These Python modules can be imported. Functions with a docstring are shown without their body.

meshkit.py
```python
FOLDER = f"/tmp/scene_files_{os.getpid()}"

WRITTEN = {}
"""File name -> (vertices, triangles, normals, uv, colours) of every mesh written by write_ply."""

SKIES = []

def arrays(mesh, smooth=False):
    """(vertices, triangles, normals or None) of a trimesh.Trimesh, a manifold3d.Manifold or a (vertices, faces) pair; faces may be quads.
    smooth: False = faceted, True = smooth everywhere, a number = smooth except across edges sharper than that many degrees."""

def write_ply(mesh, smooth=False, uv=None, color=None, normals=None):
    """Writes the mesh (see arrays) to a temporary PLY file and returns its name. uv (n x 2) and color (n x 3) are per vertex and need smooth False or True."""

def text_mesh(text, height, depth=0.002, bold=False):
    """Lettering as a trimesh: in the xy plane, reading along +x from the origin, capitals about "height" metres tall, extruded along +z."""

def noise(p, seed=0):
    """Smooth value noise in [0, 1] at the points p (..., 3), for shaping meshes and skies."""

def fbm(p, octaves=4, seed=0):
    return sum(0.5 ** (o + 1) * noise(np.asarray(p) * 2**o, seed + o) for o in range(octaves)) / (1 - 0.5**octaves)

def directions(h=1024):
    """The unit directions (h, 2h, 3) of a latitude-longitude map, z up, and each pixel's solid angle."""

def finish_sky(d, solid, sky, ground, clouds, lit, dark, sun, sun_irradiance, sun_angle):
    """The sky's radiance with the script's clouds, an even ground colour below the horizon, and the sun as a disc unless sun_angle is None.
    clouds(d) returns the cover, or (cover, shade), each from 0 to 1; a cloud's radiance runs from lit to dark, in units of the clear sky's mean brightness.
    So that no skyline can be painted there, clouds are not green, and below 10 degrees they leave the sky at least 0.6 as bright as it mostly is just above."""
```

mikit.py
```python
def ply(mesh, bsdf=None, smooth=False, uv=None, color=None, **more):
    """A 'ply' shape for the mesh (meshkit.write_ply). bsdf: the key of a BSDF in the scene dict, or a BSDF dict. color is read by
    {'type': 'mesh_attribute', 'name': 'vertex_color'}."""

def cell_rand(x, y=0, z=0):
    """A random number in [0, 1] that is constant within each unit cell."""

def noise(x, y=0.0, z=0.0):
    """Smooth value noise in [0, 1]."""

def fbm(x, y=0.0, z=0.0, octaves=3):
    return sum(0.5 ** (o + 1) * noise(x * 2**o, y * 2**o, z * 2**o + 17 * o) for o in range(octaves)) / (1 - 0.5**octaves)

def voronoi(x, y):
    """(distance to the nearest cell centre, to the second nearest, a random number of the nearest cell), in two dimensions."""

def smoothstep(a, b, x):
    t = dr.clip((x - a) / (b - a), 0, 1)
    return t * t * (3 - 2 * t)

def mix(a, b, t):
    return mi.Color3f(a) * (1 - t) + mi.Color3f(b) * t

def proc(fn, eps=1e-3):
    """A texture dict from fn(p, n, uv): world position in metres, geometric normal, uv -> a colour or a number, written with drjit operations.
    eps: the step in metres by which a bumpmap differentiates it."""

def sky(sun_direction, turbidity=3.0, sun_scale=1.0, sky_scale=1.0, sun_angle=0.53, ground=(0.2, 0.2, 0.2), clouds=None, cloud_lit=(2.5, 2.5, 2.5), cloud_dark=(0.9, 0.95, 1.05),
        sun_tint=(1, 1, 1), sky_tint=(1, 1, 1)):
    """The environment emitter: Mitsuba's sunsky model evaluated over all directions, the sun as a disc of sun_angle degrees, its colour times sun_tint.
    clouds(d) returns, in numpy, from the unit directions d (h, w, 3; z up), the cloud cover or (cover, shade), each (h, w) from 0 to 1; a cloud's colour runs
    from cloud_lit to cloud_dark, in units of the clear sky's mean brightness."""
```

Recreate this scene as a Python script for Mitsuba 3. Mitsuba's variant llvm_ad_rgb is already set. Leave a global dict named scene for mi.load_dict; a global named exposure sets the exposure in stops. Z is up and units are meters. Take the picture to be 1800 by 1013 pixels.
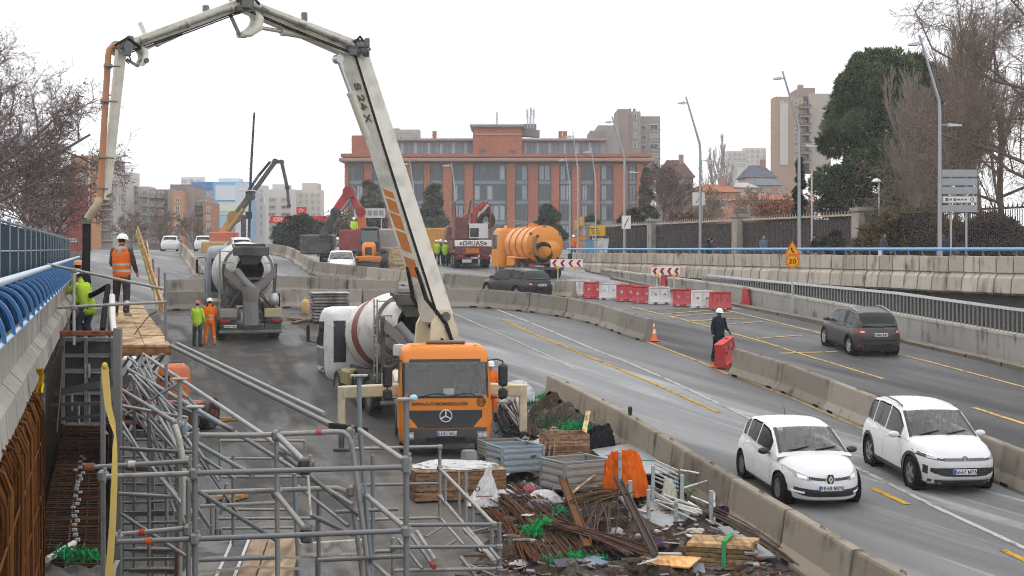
import math, random
import drjit as dr, numpy as np, trimesh, manifold3d as m3, mitsuba as mi
from shapely.geometry import Polygon
import mikit, meshkit
from mikit import proc, noise, fbm, smoothstep, mix, cell_rand

# ---------------------------------------------------------------- camera, sky, exposure
scene, labels = {}, {}
EYE = 6.0                                     # the photographer stands on a footbridge 6 m above the datum
FOC = 2700.0                                  # focal length in pixels of an 1800 px wide frame
scene['camera'] = {'type': 'perspective', 'fov': math.degrees(2 * math.atan(900 / FOC)), 'fov_axis': 'x', 'near_clip': 0.5, 'far_clip': 6000.0,
                   'principal_point_offset_x': 0.0, 'principal_point_offset_y': 0.0676,
                   'to_world': mi.ScalarTransform4f().look_at(origin=[0, 0, EYE], target=[0, 1, EYE], up=[0, 0, 1])}


def cloud_cover(d):
    n = meshkit.fbm(d * np.array([2.2, 2.2, 5.0]) + 3.1, 4, 5)
    return 0.97 * np.ones(d.shape[:2]), np.clip((n - 0.44) * 2.4, 0, 0.8)


scene['sky'] = mikit.sky((-0.35, 0.25, 0.85), turbidity=4, sun_scale=0.12, sun_angle=24, ground=(0.15, 0.15, 0.15), clouds=cloud_cover,
                         cloud_lit=(4.0, 4.0, 4.03), cloud_dark=(2.35, 2.55, 2.85))
exposure = 1.9

# ---------------------------------------------------------------- materials: a paint colour rides in each vertex's uv, few BSDFs
def paint_of(uv):
    """The part's own paint colour, packed by pack()."""
    q = dr.floor(uv.x)
    return mi.Color3f(dr.square(q / 255), dr.square((uv.x - q - 0.02) / 0.96), dr.square(uv.y))


def pack(color, n):
    c = np.sqrt(np.clip(np.broadcast_to(np.asarray(color, float), (n, 3)), 0, 1))
    return np.stack([np.round(c[:, 0] * 255) + 0.02 + 0.96 * c[:, 1], c[:, 2]], 1)


VC = proc(lambda p, n, uv: paint_of(uv))


def two(b):
    return {'type': 'twosided', 'b': b}


def principled(base, **k):
    return {'type': 'principled', 'base_color': base, **k}


def rgb(*c):
    return {'type': 'rgb', 'value': list(c)}


def ref(k):
    return {'type': 'ref', 'id': k}


def f_concrete(p, n, uv):
    """Cast concrete: rain streaks, soot, pitting."""
    s = fbm(p.x * 5, p.y * 5, p.z * 0.7, 3)
    t = fbm(p.x * 1.3 + 7, p.y * 1.3, p.z * 1.9, 3)
    g = noise(p.x * 23, p.y * 23, p.z * 23)
    return mix(paint_of(uv), (0.072, 0.062, 0.052), 0.9 * smoothstep(0.5, 0.85, s * 0.6 + t * 0.42) + 0.14 * g)


def f_work(p, n, uv):
    """Paint under site dust."""
    t = fbm(p.x * 2.3 + 5, p.y * 2.3, p.z * 2.3, 3)
    g = noise(p.x * 14, p.y * 14, p.z * 9)
    return mix(paint_of(uv), (0.17, 0.155, 0.135), 0.45 * smoothstep(0.42, 0.8, t) * (0.5 + 0.5 * g) + 0.04)


def f_steel(p, n, uv):
    """Galvanised tube, worn and splashed with cement."""
    g = fbm(p.x * 9, p.y * 9, p.z * 9, 3)
    return mix(paint_of(uv), (0.20, 0.185, 0.16), smoothstep(0.55, 0.75, g) * 0.7)


def f_rusty(p, n, uv):
    g = fbm(p.x * 9, p.y * 9, p.z * 9, 3)
    return mix(paint_of(uv), (0.15, 0.055, 0.022), smoothstep(0.5, 0.75, g) * 0.7)


scene['m_paint'] = two(principled(VC, roughness=0.32, specular=0.4, clearcoat=0.35, clearcoat_gloss=0.9))
scene['m_plastic'] = two(principled(VC, roughness=0.45, specular=0.5))
scene['m_matte'] = two({'type': 'diffuse', 'reflectance': VC})
scene['m_metal'] = two(principled(VC, roughness=0.42, metallic=0.75))
scene['m_glass'] = two(principled(VC, roughness=0.08, specular=0.42))
scene['m_pane'] = {'type': 'thindielectric', 'int_ior': 1.5, 'specular_transmittance': rgb(.60, .68, .66)}
scene['m_darkglass'] = two(principled(VC, roughness=0.12, specular=0.16))
scene['m_concrete'] = two({'type': 'diffuse', 'reflectance': proc(f_concrete)})
scene['m_work'] = two(principled(proc(f_work), roughness=0.5, specular=0.5))
scene['m_steel'] = two(principled(proc(f_steel), roughness=0.5, metallic=0.3, specular=0.5))
scene['m_rusty'] = two({'type': 'diffuse', 'reflectance': proc(f_rusty)})


def f_wood(p, n, uv):
    g = fbm(p.x * 3, p.y * 3, p.z * 22, 2) * 0.5 + fbm(p.x * 17, p.y * 2, p.z * 17, 2) * 0.5
    return paint_of(uv) * (0.55 + 0.9 * smoothstep(0.25, 0.75, g))


scene['m_wood'] = two({'type': 'diffuse', 'reflectance': proc(f_wood)})


# ---------------------------------------------------------------- geometry: (vertices, faces, normals)
def flat(v, f):
    v, f = np.asarray(v, float), np.asarray(f, int)
    if f.shape[1] == 4:
        f = np.vstack([f[:, [0, 1, 2]], f[:, [0, 2, 3]]])
    t = v[f]
    n = np.cross(t[:, 1] - t[:, 0], t[:, 2] - t[:, 0])
    n /= np.linalg.norm(n, axis=1, keepdims=True) + 1e-20
    return t.reshape(-1, 3), np.arange(3 * len(f)).reshape(-1, 3), np.repeat(n, 3, 0)


def soft(mesh, angle=40):
    return meshkit.arrays(mesh, angle)


def join(*gs):
    gs = [g for x in gs for g in (x if isinstance(x, list) else [x])]
    at = np.cumsum([0] + [len(g[0]) for g in gs])
    return np.vstack([g[0] for g in gs]), np.vstack([g[1] + a for g, a in zip(gs, at)]), np.vstack([g[2] for g in gs])


def xf(m, g):
    v, f, n = g
    r = m[:3, :3]
    n = n @ np.linalg.inv(r)
    n = n / (np.linalg.norm(n, axis=1, keepdims=True) + 1e-20)
    if np.linalg.det(r) < 0:
        f = f[:, ::-1]
    return v @ r.T + m[:3, 3], f, n


def mat(loc=(0, 0, 0), rz=0.0, rx=0.0, ry=0.0, s=1.0):
    a, b, c = np.radians([rx, ry, rz])
    X = np.array([[1, 0, 0], [0, math.cos(a), -math.sin(a)], [0, math.sin(a), math.cos(a)]])
    Y = np.array([[math.cos(b), 0, math.sin(b)], [0, 1, 0], [-math.sin(b), 0, math.cos(b)]])
    Z = np.array([[math.cos(c), -math.sin(c), 0], [math.sin(c), math.cos(c), 0], [0, 0, 1]])
    m = np.eye(4)
    m[:3, :3] = Z @ Y @ X @ np.diag(np.broadcast_to(s, 3))
    m[:3, 3] = loc
    return m


def mv(g, *loc, rz=0.0, rx=0.0, ry=0.0, s=1.0):
    return xf(mat(loc or (0, 0, 0), rz, rx, ry, s), g)


_C = np.array([[sx * (1 - (k == 0) * 1e-3), sy, sz] for sx in (-1, 1) for sy in (-1, 1) for sz in (-1, 1) for k in range(3)], float)
_SG = np.array([[sx, sy, sz] for sx in (-1, 1) for sy in (-1, 1) for sz in (-1, 1)], float)


def _chamfer_template():
    v = np.array([[s[a] * (1.0 if a == k else 0.8) for a in range(3)] for s in _SG for k in range(3)])
    h = trimesh.convex.convex_hull(v)
    d = np.linalg.norm(h.vertices[:, None] - v[None], axis=2).argmin(1)
    return d[h.faces]


_CF = _chamfer_template()
_BF = np.array([[0, 1, 3, 2], [4, 6, 7, 5], [0, 4, 5, 1], [2, 3, 7, 6], [0, 2, 6, 4], [1, 5, 7, 3]])


def box(c, s, ch=0.0, rz=0.0):
    """A box of size s about c, its edges chamfered by ch."""
    h = np.asarray(s, float) / 2
    if ch > 0:
        ch = min(ch, 0.45 * 2 * h.min())
        v = np.array([[sg[a] * (h[a] if a == k else h[a] - ch) for a in range(3)] for sg in _SG for k in range(3)])
        g = flat(v, _CF)
    else:
        g = flat(_SG * h, _BF)
    return mv(g, *c, rz=rz)


def hexa(p8):
    """A solid of eight corners, ordered as (x,y,z) signs --- --+ -+- -++ +-- +-+ ++- +++."""
    return flat(np.asarray(p8, float), _BF)


def frame(p, q, up=(0, 0, 1)):
    p, q = np.asarray(p, float), np.asarray(q, float)
    z = q - p
    L = np.linalg.norm(z)
    z = z / L
    up = np.asarray(up, float)
    if abs(z @ up) > 0.97 * np.linalg.norm(up):
        up = np.array([0.0, 1, 0]) if abs(z[1]) < 0.9 else np.array([1.0, 0, 0])
    x = np.cross(up, z)
    x /= np.linalg.norm(x)
    m = np.eye(4)
    m[:3, 0], m[:3, 1], m[:3, 2], m[:3, 3] = x, np.cross(z, x), z, p
    return m, L


def bar(p, q, w, h=None, ch=0.0, up=(0, 0, 1)):
    """A square bar from p to q: w across, h along up."""
    m, L = frame(p, q, up)
    return xf(m, box((0, 0, L / 2), (w, h or w, L), ch))


def ring(r, n):
    a = np.arange(n) * 2 * np.pi / n
    return np.stack([np.cos(a) * r, np.sin(a) * r], 1)


def lathe(prof, n=16, sharp=35, close=False):
    """A profile [(r, z)...] turned about z. Normals split where the profile bends by more than sharp degrees."""
    p = np.asarray(prof, float)
    a = np.arange(n + 1) * 2 * np.pi / n
    cs = np.stack([np.cos(a), np.sin(a)], 1)
    seg = p[1:] - p[:-1]
    nn = np.stack([seg[:, 1], -seg[:, 0]], 1)
    nn /= np.linalg.norm(nn, axis=1, keepdims=True) + 1e-12
    V, F, N, at = [], [], [], 0
    for i in range(len(seg)):
        for k, (j, o) in enumerate(((i, i - 1), (i + 1, i + 1))):
            nk = nn[i]
            if 0 <= o < len(seg) and nn[i] @ nn[o] > math.cos(math.radians(sharp)):
                nk = nn[i] + nn[o]
                nk = nk / np.linalg.norm(nk)
            V.append(np.column_stack([cs * p[j, 0], np.full(n + 1, p[j, 1])]))
            N.append(np.column_stack([cs * nk[0], np.full(n + 1, nk[1])]))
        k = np.arange(n)
        F.append(np.vstack([np.stack([at + k, at + k + 1, at + n + 2 + k], 1), np.stack([at + k, at + n + 2 + k, at + n + 1 + k], 1)]))
        at += 2 * (n + 1)
    return np.vstack(V), np.vstack(F), np.vstack(N)


def tube(p, q, r, n=8, r2=None, caps=True):
    m, L = frame(p, q)
    r2 = r if r2 is None else r2
    prof = [(0, 0), (r, 0), (r2, L), (0, L)] if caps else [(r, 0), (r2, L)]
    return xf(m, lathe(prof, n))


def sweep(pts, r, n=6, caps=True):
    """A round tube along a polyline, r a number or one per point."""
    p = np.asarray(pts, float)
    r = np.broadcast_to(np.asarray(r, float), (len(p),))
    t = np.gradient(p, axis=0)
    t /= np.linalg.norm(t, axis=1, keepdims=True) + 1e-12
    x = np.zeros_like(p)
    up = np.array([0, 0, 1.0]) if abs(t[0, 2]) < 0.9 else np.array([1.0, 0, 0])
    x[0] = np.cross(t[0], up)
    for i in range(1, len(p)):
        x[i] = x[i - 1] - t[i] * (x[i - 1] @ t[i])
    x /= np.linalg.norm(x, axis=1, keepdims=True) + 1e-12
    x[0] /= np.linalg.norm(x[0])
    y = np.cross(t, x)
    c = ring(1, n)
    nv = (x[:, None] * c[None, :, :1] + y[:, None] * c[None, :, 1:]).reshape(-1, 3)
    v = np.repeat(p, n, 0) + nv * np.repeat(r, n)[:, None]
    i, j = np.meshgrid(np.arange(len(p) - 1), np.arange(n), indexing='ij')
    a, b = i * n + j, i * n + (j + 1) % n
    f = np.vstack([np.stack([a, b, b + n], -1).reshape(-1, 3), np.stack([a, b + n, a + n], -1).reshape(-1, 3)])
    g = (v, f, nv)
    if caps:
        k = np.arange(1, n - 1)
        e = len(v) - n
        g = join(g, (v[:n], np.stack([0 * k, k + 1, k], 1), np.repeat(-t[:1], n, 0)), (v[e:], np.stack([0 * k, k, k + 1], 1), np.repeat(t[-1:], n, 0)))
    return g


def prism(poly, d, m=None, holes=None):
    """A polygon in local xy pushed d along local z (from -d/2 to d/2)."""
    P = Polygon(poly, holes)
    if not P.is_valid:
        P = P.buffer(0)
        P = max(getattr(P, 'geoms', [P]), key=lambda q: q.area)
    t = trimesh.creation.extrude_polygon(P, d, engine='earcut')
    g = flat(t.vertices - [0, 0, d / 2], t.faces)
    return g if m is None else xf(m, g)


# local x,y,z of a prism sent to world axes: side = drawn in (y, z), thickness along x; front = drawn in (x, z), thickness along y
SIDE = np.array([[0, 0, 1, 0], [1, 0, 0, 0], [0, 1, 0, 0], [0, 0, 0, 1.0]])
FRONT = np.array([[1, 0, 0, 0], [0, 0, -1, 0], [0, 1, 0, 0], [0, 0, 0, 1.0]])


def side(poly, d, x=0.0, holes=None):
    return mv(prism(poly, d, SIDE, holes), x, 0, 0)


def front(poly, d, y=0.0, holes=None):
    return mv(prism(poly, d, FRONT, holes), 0, y, 0)


def loft(rings, caps=True, angle=40):
    R = np.asarray(rings, float)
    k, n = R.shape[:2]
    i, j = np.meshgrid(np.arange(k - 1), np.arange(n), indexing='ij')
    a, b = i * n + j, i * n + (j + 1) % n
    f = np.vstack([np.stack([a, b, b + n], -1).reshape(-1, 3), np.stack([a, b + n, a + n], -1).reshape(-1, 3)])
    if caps:
        q = np.arange(1, n - 1)
        e = (k - 1) * n
        f = np.vstack([f, np.stack([0 * q, q + 1, q], 1), np.stack([e + 0 * q, e + q, e + q + 1], 1)])
    return trimesh.Trimesh(R.reshape(-1, 3), f, process=False)


def patch(P, thick=0.0):
    """A grid of points (a, b, 3) as a smooth sheet; with thick, a closed slab pushed back along its normals."""
    P = np.asarray(P, float)
    a, b = P.shape[:2]
    du, dv = np.gradient(P, axis=0), np.gradient(P, axis=1)
    n = np.cross(du, dv).reshape(-1, 3)
    n /= np.linalg.norm(n, axis=1, keepdims=True) + 1e-12
    i, j = np.meshgrid(np.arange(a - 1), np.arange(b - 1), indexing='ij')
    q = i * b + j
    f = np.vstack([np.stack([q, q + b, q + b + 1], -1).reshape(-1, 3), np.stack([q, q + b + 1, q + 1], -1).reshape(-1, 3)])
    g = (P.reshape(-1, 3), f, n)
    if thick:
        v = P.reshape(-1, 3)
        e = np.concatenate([np.arange(b), b - 1 + b * np.arange(1, a), (a - 1) * b + np.arange(b - 2, -1, -1), b * np.arange(a - 2, 0, -1)])
        m = len(e)
        w = np.vstack([v[e], v[e] - n[e] * thick])
        k = np.arange(m)
        rim = flat(w, np.stack([k, k + m, (k + 1) % m + m, (k + 1) % m], 1))
        g = join(g, (v - n * thick, f[:, ::-1], -n), rim)
    return g


def ball(c, r, sub=1):
    t = trimesh.creation.icosphere(sub)
    return np.array(t.vertices) * r + np.asarray(c), np.array(t.faces), np.array(t.vertices) / np.broadcast_to(r, 3) / np.linalg.norm(np.array(t.vertices) / np.broadcast_to(r, 3), axis=1, keepdims=True)


def torus(R, r, n=20, k=6, m=None):
    a = np.arange(n + 1) * 2 * np.pi / n
    g = sweep(np.stack([np.cos(a) * R, np.sin(a) * R, 0 * a], 1), r, k, False)
    return g if m is None else xf(m, g)


def text(s, h, depth=0.004, bold=True):
    """Raised lettering centred on the origin, drawn in (x, z) and facing -y."""
    t = meshkit.text_mesh(s, h, depth, bold)
    v = t.vertices - [(t.bounds[0, 0] + t.bounds[1, 0]) / 2, h / 2, 0]
    return mv(xf(FRONT, flat(v, t.faces)), 0, 0, 0)


# ---------------------------------------------------------------- scene entries
def numbered(key, table=None):
    table = scene if table is None else table
    if key not in table:
        return key
    k = 1
    while f'{key}_{k:03d}' in table:
        k += 1
    return f'{key}_{k:03d}'


def shape(g, m, color=(0.5, 0.5, 0.5)):
    v, f, n = g
    return {'type': 'ply', 'filename': meshkit.write_ply((v, f), False, pack(color, len(v)), None, normals=n), 'face_normals': False, 'bsdf': ref('m_' + m)}


ROOTS = {}


class Thing:
    """One top-level object; parts are added in its own frame."""

    def __init__(s, name, label=None, cat=None, group=None, m=None, kind=None):
        s.key = numbered(name, ROOTS)
        s.m = np.eye(4) if m is None else m
        ROOTS[s.key] = s
        labels[s.key] = {k: v for k, v in (('label', label), ('category', cat), ('group', group), ('kind', kind)) if v}

    def add(s, part, g, m, color=(0.5, 0.5, 0.5), label=None, kind=None, under=None):
        k = numbered((under or s.key) + ('__' + part if part else ''))
        d = shape(g, m, color) if not isinstance(g, dict) else dict(g)
        d['to_world'] = mi.ScalarTransform4f(s.m)
        scene[k] = d
        if label or kind:
            labels[k] = {a: b for a, b in (('label', label), ('kind', kind)) if b}
        return k

    def copy(s, m, label=None, group=None):
        t = Thing(s.key.rstrip('0123456789').rstrip('_'), label or labels[s.key].get('label'), labels[s.key].get('category'), group or labels[s.key].get('group'), m)
        for k in [k for k in scene if k == s.key or k.startswith(s.key + '__')]:
            n = t.key + k[len(s.key):]
            scene[n] = {**scene[k], 'to_world': mi.ScalarTransform4f(m @ np.linalg.inv(s.m) @ np.array(scene[k]['to_world'].matrix))}
            if k in labels and k != s.key:
                labels[n] = dict(labels[k])
        return t


def struct(name, g, m, color=(0.5, 0.5, 0.5)):
    t = Thing(name, None, None, None, None, 'structure')
    t.add('', g, m, color)
    return t


def rnd(seed):
    return np.random.default_rng(seed)


# ---------------------------------------------------------------- the lie of the land
_HD = np.array([[0, 7.0], [10, 6.75], [20, 6.1], [26.5, 5.68], [33.75, 5.3], [40, 4.97], [48, 4.3], [53, 3.88], [58.7, 3.5], [66, 3.05], [75, 2.55], [85, 2.08], [96, 1.65], [110, 1.05], [122, 0.6], [135, 0.35], [150, 0.2], [200, 0.1], [400, 0.3], [4000, 0.3]])
YN = np.concatenate([np.arange(4, 130, 1.0), np.arange(130, 220, 5.0), np.array([220, 260, 320, 400, 600, 1000, 2000, 4000])])
XBAR = np.array([[19, 7.4], [23.5, 6.0], [26.5, 5.35], [29, 4.83], [34, 3.85], [40, 2.7], [45, 1.1], [52, -1.6], [60, -4.5], [71, -9.0], [90, -16]])


def xbar(y):
    return np.interp(y, XBAR[:, 0], XBAR[:, 1])


def zg(x, y):
    """Ground height: the carriageways climb out of the underpass; the works floor lies a little lower in the middle."""
    x, y = np.asarray(x, float), np.asarray(y, float)
    h = np.interp(np.interp(y, YN, YN), _HD[:, 0], _HD[:, 1])
    t = np.clip((xbar(y) - 0.3 - x) / 2.5, 0, 1)
    t = t * t * (3 - 2 * t)
    return EYE - h - 0.70 * np.exp(-((y - 47.0) / 7.5) ** 2) * t


def at(px, py, d):
    """The point that stands d metres off along the street, seen at this place of the 1800 x 1013 frame."""
    return np.array([(px - 900) / FOC * d, d, EYE - (py - 438) / FOC * d])


def gp(px, py, dz=0.0):
    """The ground point seen there (dz above the ground)."""
    d = np.arange(8, 200, 0.05)
    x = (px - 900) / FOC * d
    i = np.argmax(EYE - (py - 438) / FOC * d <= zg(x, d) + dz)
    d = d[i]
    return np.array([(px - 900) / FOC * d, d, float(zg((px - 900) / FOC * d, d))])


def curve(px):
    """Ground points of a drawn line as arrays (y sorted, x)."""
    p = np.array([gp(*a) for a in px])
    p = p[np.argsort(p[:, 1])]
    return p[:, 1], p[:, 0]


def ribbon(y0, y1, xl, xr, dz, nx=1):
    """A sheet dz above the ground between two edges x(y)."""
    ys = np.unique(np.concatenate([[y0, y1], YN[(YN > y0) & (YN < y1)]]))
    t = np.linspace(0, 1, nx + 1)
    X = xl(ys)[:, None] * (1 - t) + xr(ys)[:, None] * t
    Y = np.repeat(ys[:, None], nx + 1, 1)
    P = np.stack([X, Y, zg(X, Y) + dz], -1)
    g = patch(P)
    return g if g[2][:, 2].mean() > 0 else (g[0], g[1][:, ::-1], -g[2])


def stripe(px, w, dz=0.012):
    y, x = curve(px)
    return ribbon(y[0], y[-1], lambda s: np.interp(s, y, x) - w / 2, lambda s: np.interp(s, y, x) + w / 2, dz)

# ================================================================ ground, roads, walls
ORD = ['first', 'second', 'third', 'fourth', 'fifth', 'sixth', 'seventh', 'eighth', 'ninth', 'tenth', 'eleventh', 'twelfth', 'thirteenth', 'fourteenth', 'fifteenth', 'sixteenth', 'seventeenth', 'eighteenth', 'nineteenth', 'twentieth',
       *['twenty-' + w for w in ('first', 'second', 'third', 'fourth', 'fifth', 'sixth', 'seventh', 'eighth', 'ninth')], 'thirtieth', *['thirty-' + w for w in ('first', 'second', 'third', 'fourth', 'fifth', 'sixth', 'seventh', 'eighth', 'ninth')], 'fortieth']


def f_asphalt(p, n, uv):
    """Worn wet asphalt: aggregate, tyre tracks and drying streaks run with the lanes."""
    u = p.x + 0.47 * p.y
    g = noise(p.x * 70, p.y * 70)
    m = fbm(u * 0.55, p.y * 0.05, 0.0, 3)
    w = fbm(u * 4.5 + 4, p.y * 0.16, 3.0, 4)
    f = fbm(p.x * 6, p.y * 6, 9.0, 3)
    b = 0.074 + 0.036 * g + 0.065 * smoothstep(0.42, 0.7, m) + 0.10 * smoothstep(0.54, 0.8, w) * smoothstep(0.35, 0.6, m) * (0.4 + f)
    return mi.Color3f(b * 0.98, b, b * 1.03)


def f_asphalt_rough(p, n, uv):
    u = p.x + 0.47 * p.y
    return 0.5 + 0.35 * smoothstep(0.35, 0.65, fbm(u * 0.8, p.y * 0.06, 2.0, 3)) + 0.1 * noise(p.x * 50, p.y * 50)


def f_dark_asphalt(p, n, uv):
    u = p.x + 0.43 * p.y
    g = noise(p.x * 70, p.y * 70)
    m = fbm(u * 0.9, p.y * 0.07, 5.0, 4)
    b = 0.032 + 0.018 * g + 0.03 * smoothstep(0.42, 0.75, m)
    return mi.Color3f(b, b, b * 1.06)


def f_site(p, n, uv):
    """Trampled works floor: cement slurry, wet tracks, mud."""
    g = noise(p.x * 40, p.y * 40)
    v = p.x + 0.26 * p.y
    m = fbm(v * 0.9, p.y * 0.10, 1.0, 4)
    t = fbm(v * 3.2, p.y * 0.22, 6.0, 4)
    f = fbm(p.x * 2.0, p.y * 2.0, 2.0, 3)
    c = mix((0.042, 0.041, 0.041), (0.095, 0.087, 0.076), smoothstep(0.46, 0.74, m * 0.45 + t * 0.3 + f * 0.3))
    return c * (0.8 + 0.4 * g)


def f_site_rough(p, n, uv):
    return 0.5 + 0.35 * smoothstep(0.38, 0.62, fbm((p.x + 0.26 * p.y) * 1.6, p.y * 0.3, 4.0, 4))


def f_land(p, n, uv):
    m = fbm(p.x * 0.03, p.y * 0.03, 1.0, 4)
    g = fbm(p.x * 0.8, p.y * 0.8, 2.0, 3)
    return mix((0.06, 0.055, 0.045), (0.13, 0.12, 0.105), m) * (0.6 + 0.8 * g)


def f_pave(p, n, uv):
    g = fbm(p.x * 0.6, p.y * 0.6, 2.0, 3)
    return mix((0.16, 0.1, 0.075), (0.26, 0.17, 0.13), g)


def f_marking(p, n, uv):
    g = fbm(p.x * 9, p.y * 5, 1.0, 3)
    return mix(paint_of(uv), (0.06, 0.06, 0.06), 0.6 * smoothstep(0.5, 0.8, g) + 0.06)


scene['m_asphalt'] = two(principled(proc(f_asphalt), roughness=proc(f_asphalt_rough), specular=0.5))
scene['m_dark_asphalt'] = two(principled(proc(f_dark_asphalt), roughness=proc(f_asphalt_rough), specular=0.5))
scene['m_site'] = two(principled(proc(f_site), roughness=proc(f_site_rough), specular=0.35))
scene['m_land'] = two({'type': 'diffuse', 'reflectance': proc(f_land)})
scene['m_pave'] = two({'type': 'diffuse', 'reflectance': proc(f_pave)})
scene['m_marking'] = two({'type': 'diffuse', 'reflectance': proc(f_marking)})

XL = lambda y, o=0.0: o - 0.2667 * np.asarray(y, float)      # a line along the street, o metres right of the camera's
XR2 = lambda y: np.interp(y, [20, 52, 74, 106, 130], [26.9, 17.3, 10.7, 3.4, -2.0])    # foot of the ramp wall
mid_r = [(1293, 613), (1350, 628), (1470, 671), (1713, 759), (1800, 793), (1900, 830)]
mid_l = [(290, 513), (475, 509), (640, 509), (787, 506), (900, 511), (1033, 528), (1140, 561)]
HB = 0.86


def barrier_line(px):
    return np.array([gp(x, y, HB) for x, y in px])


LINE_R, LINE_L = barrier_line(mid_r), barrier_line(mid_l)
_ml = np.vstack([LINE_L[3:], LINE_R])
_ml = _ml[np.argsort(_ml[:, 1])]
xmid = lambda y: np.interp(y, _ml[:, 1], _ml[:, 0])

# one sheet to the horizon, a hand below everything laid on it
xs = np.concatenate([[-1500, -600, -250, -120, -60, -40], np.arange(-32, 25, 2.0), [30, 45, 70, 120, 250, 600, 1500]])
X, Y = np.meshgrid(xs, YN[4:-2], indexing='ij')
struct('ground', patch(np.stack([X, Y, zg(X, Y) - 0.15 - 0.5 * (X < -1.2 - 0.2667 * Y) * 0], -1)), 'land')
struct('works_floor', ribbon(8, 71, lambda y: XL(y, -1.4), lambda y: xbar(y) + 0.1, 0.0, 24), 'site')
struct('road', ribbon(20, 71, lambda y: xbar(y) + 0.1, lambda y: np.maximum(xmid(y), xbar(y) + 0.2), 0.0, 2), 'asphalt')
struct('road_002', ribbon(20, 71, lambda y: np.maximum(xmid(y), xbar(y) + 0.2), XR2, 0.0, 2), 'dark_asphalt')
struct('road_003', ribbon(71, 400, lambda y: XL(y, -1.4), lambda y: XR2(np.minimum(y, 130)) + 0.25 * np.maximum(y - 100, 0), 0.0, 4), 'asphalt')

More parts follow.
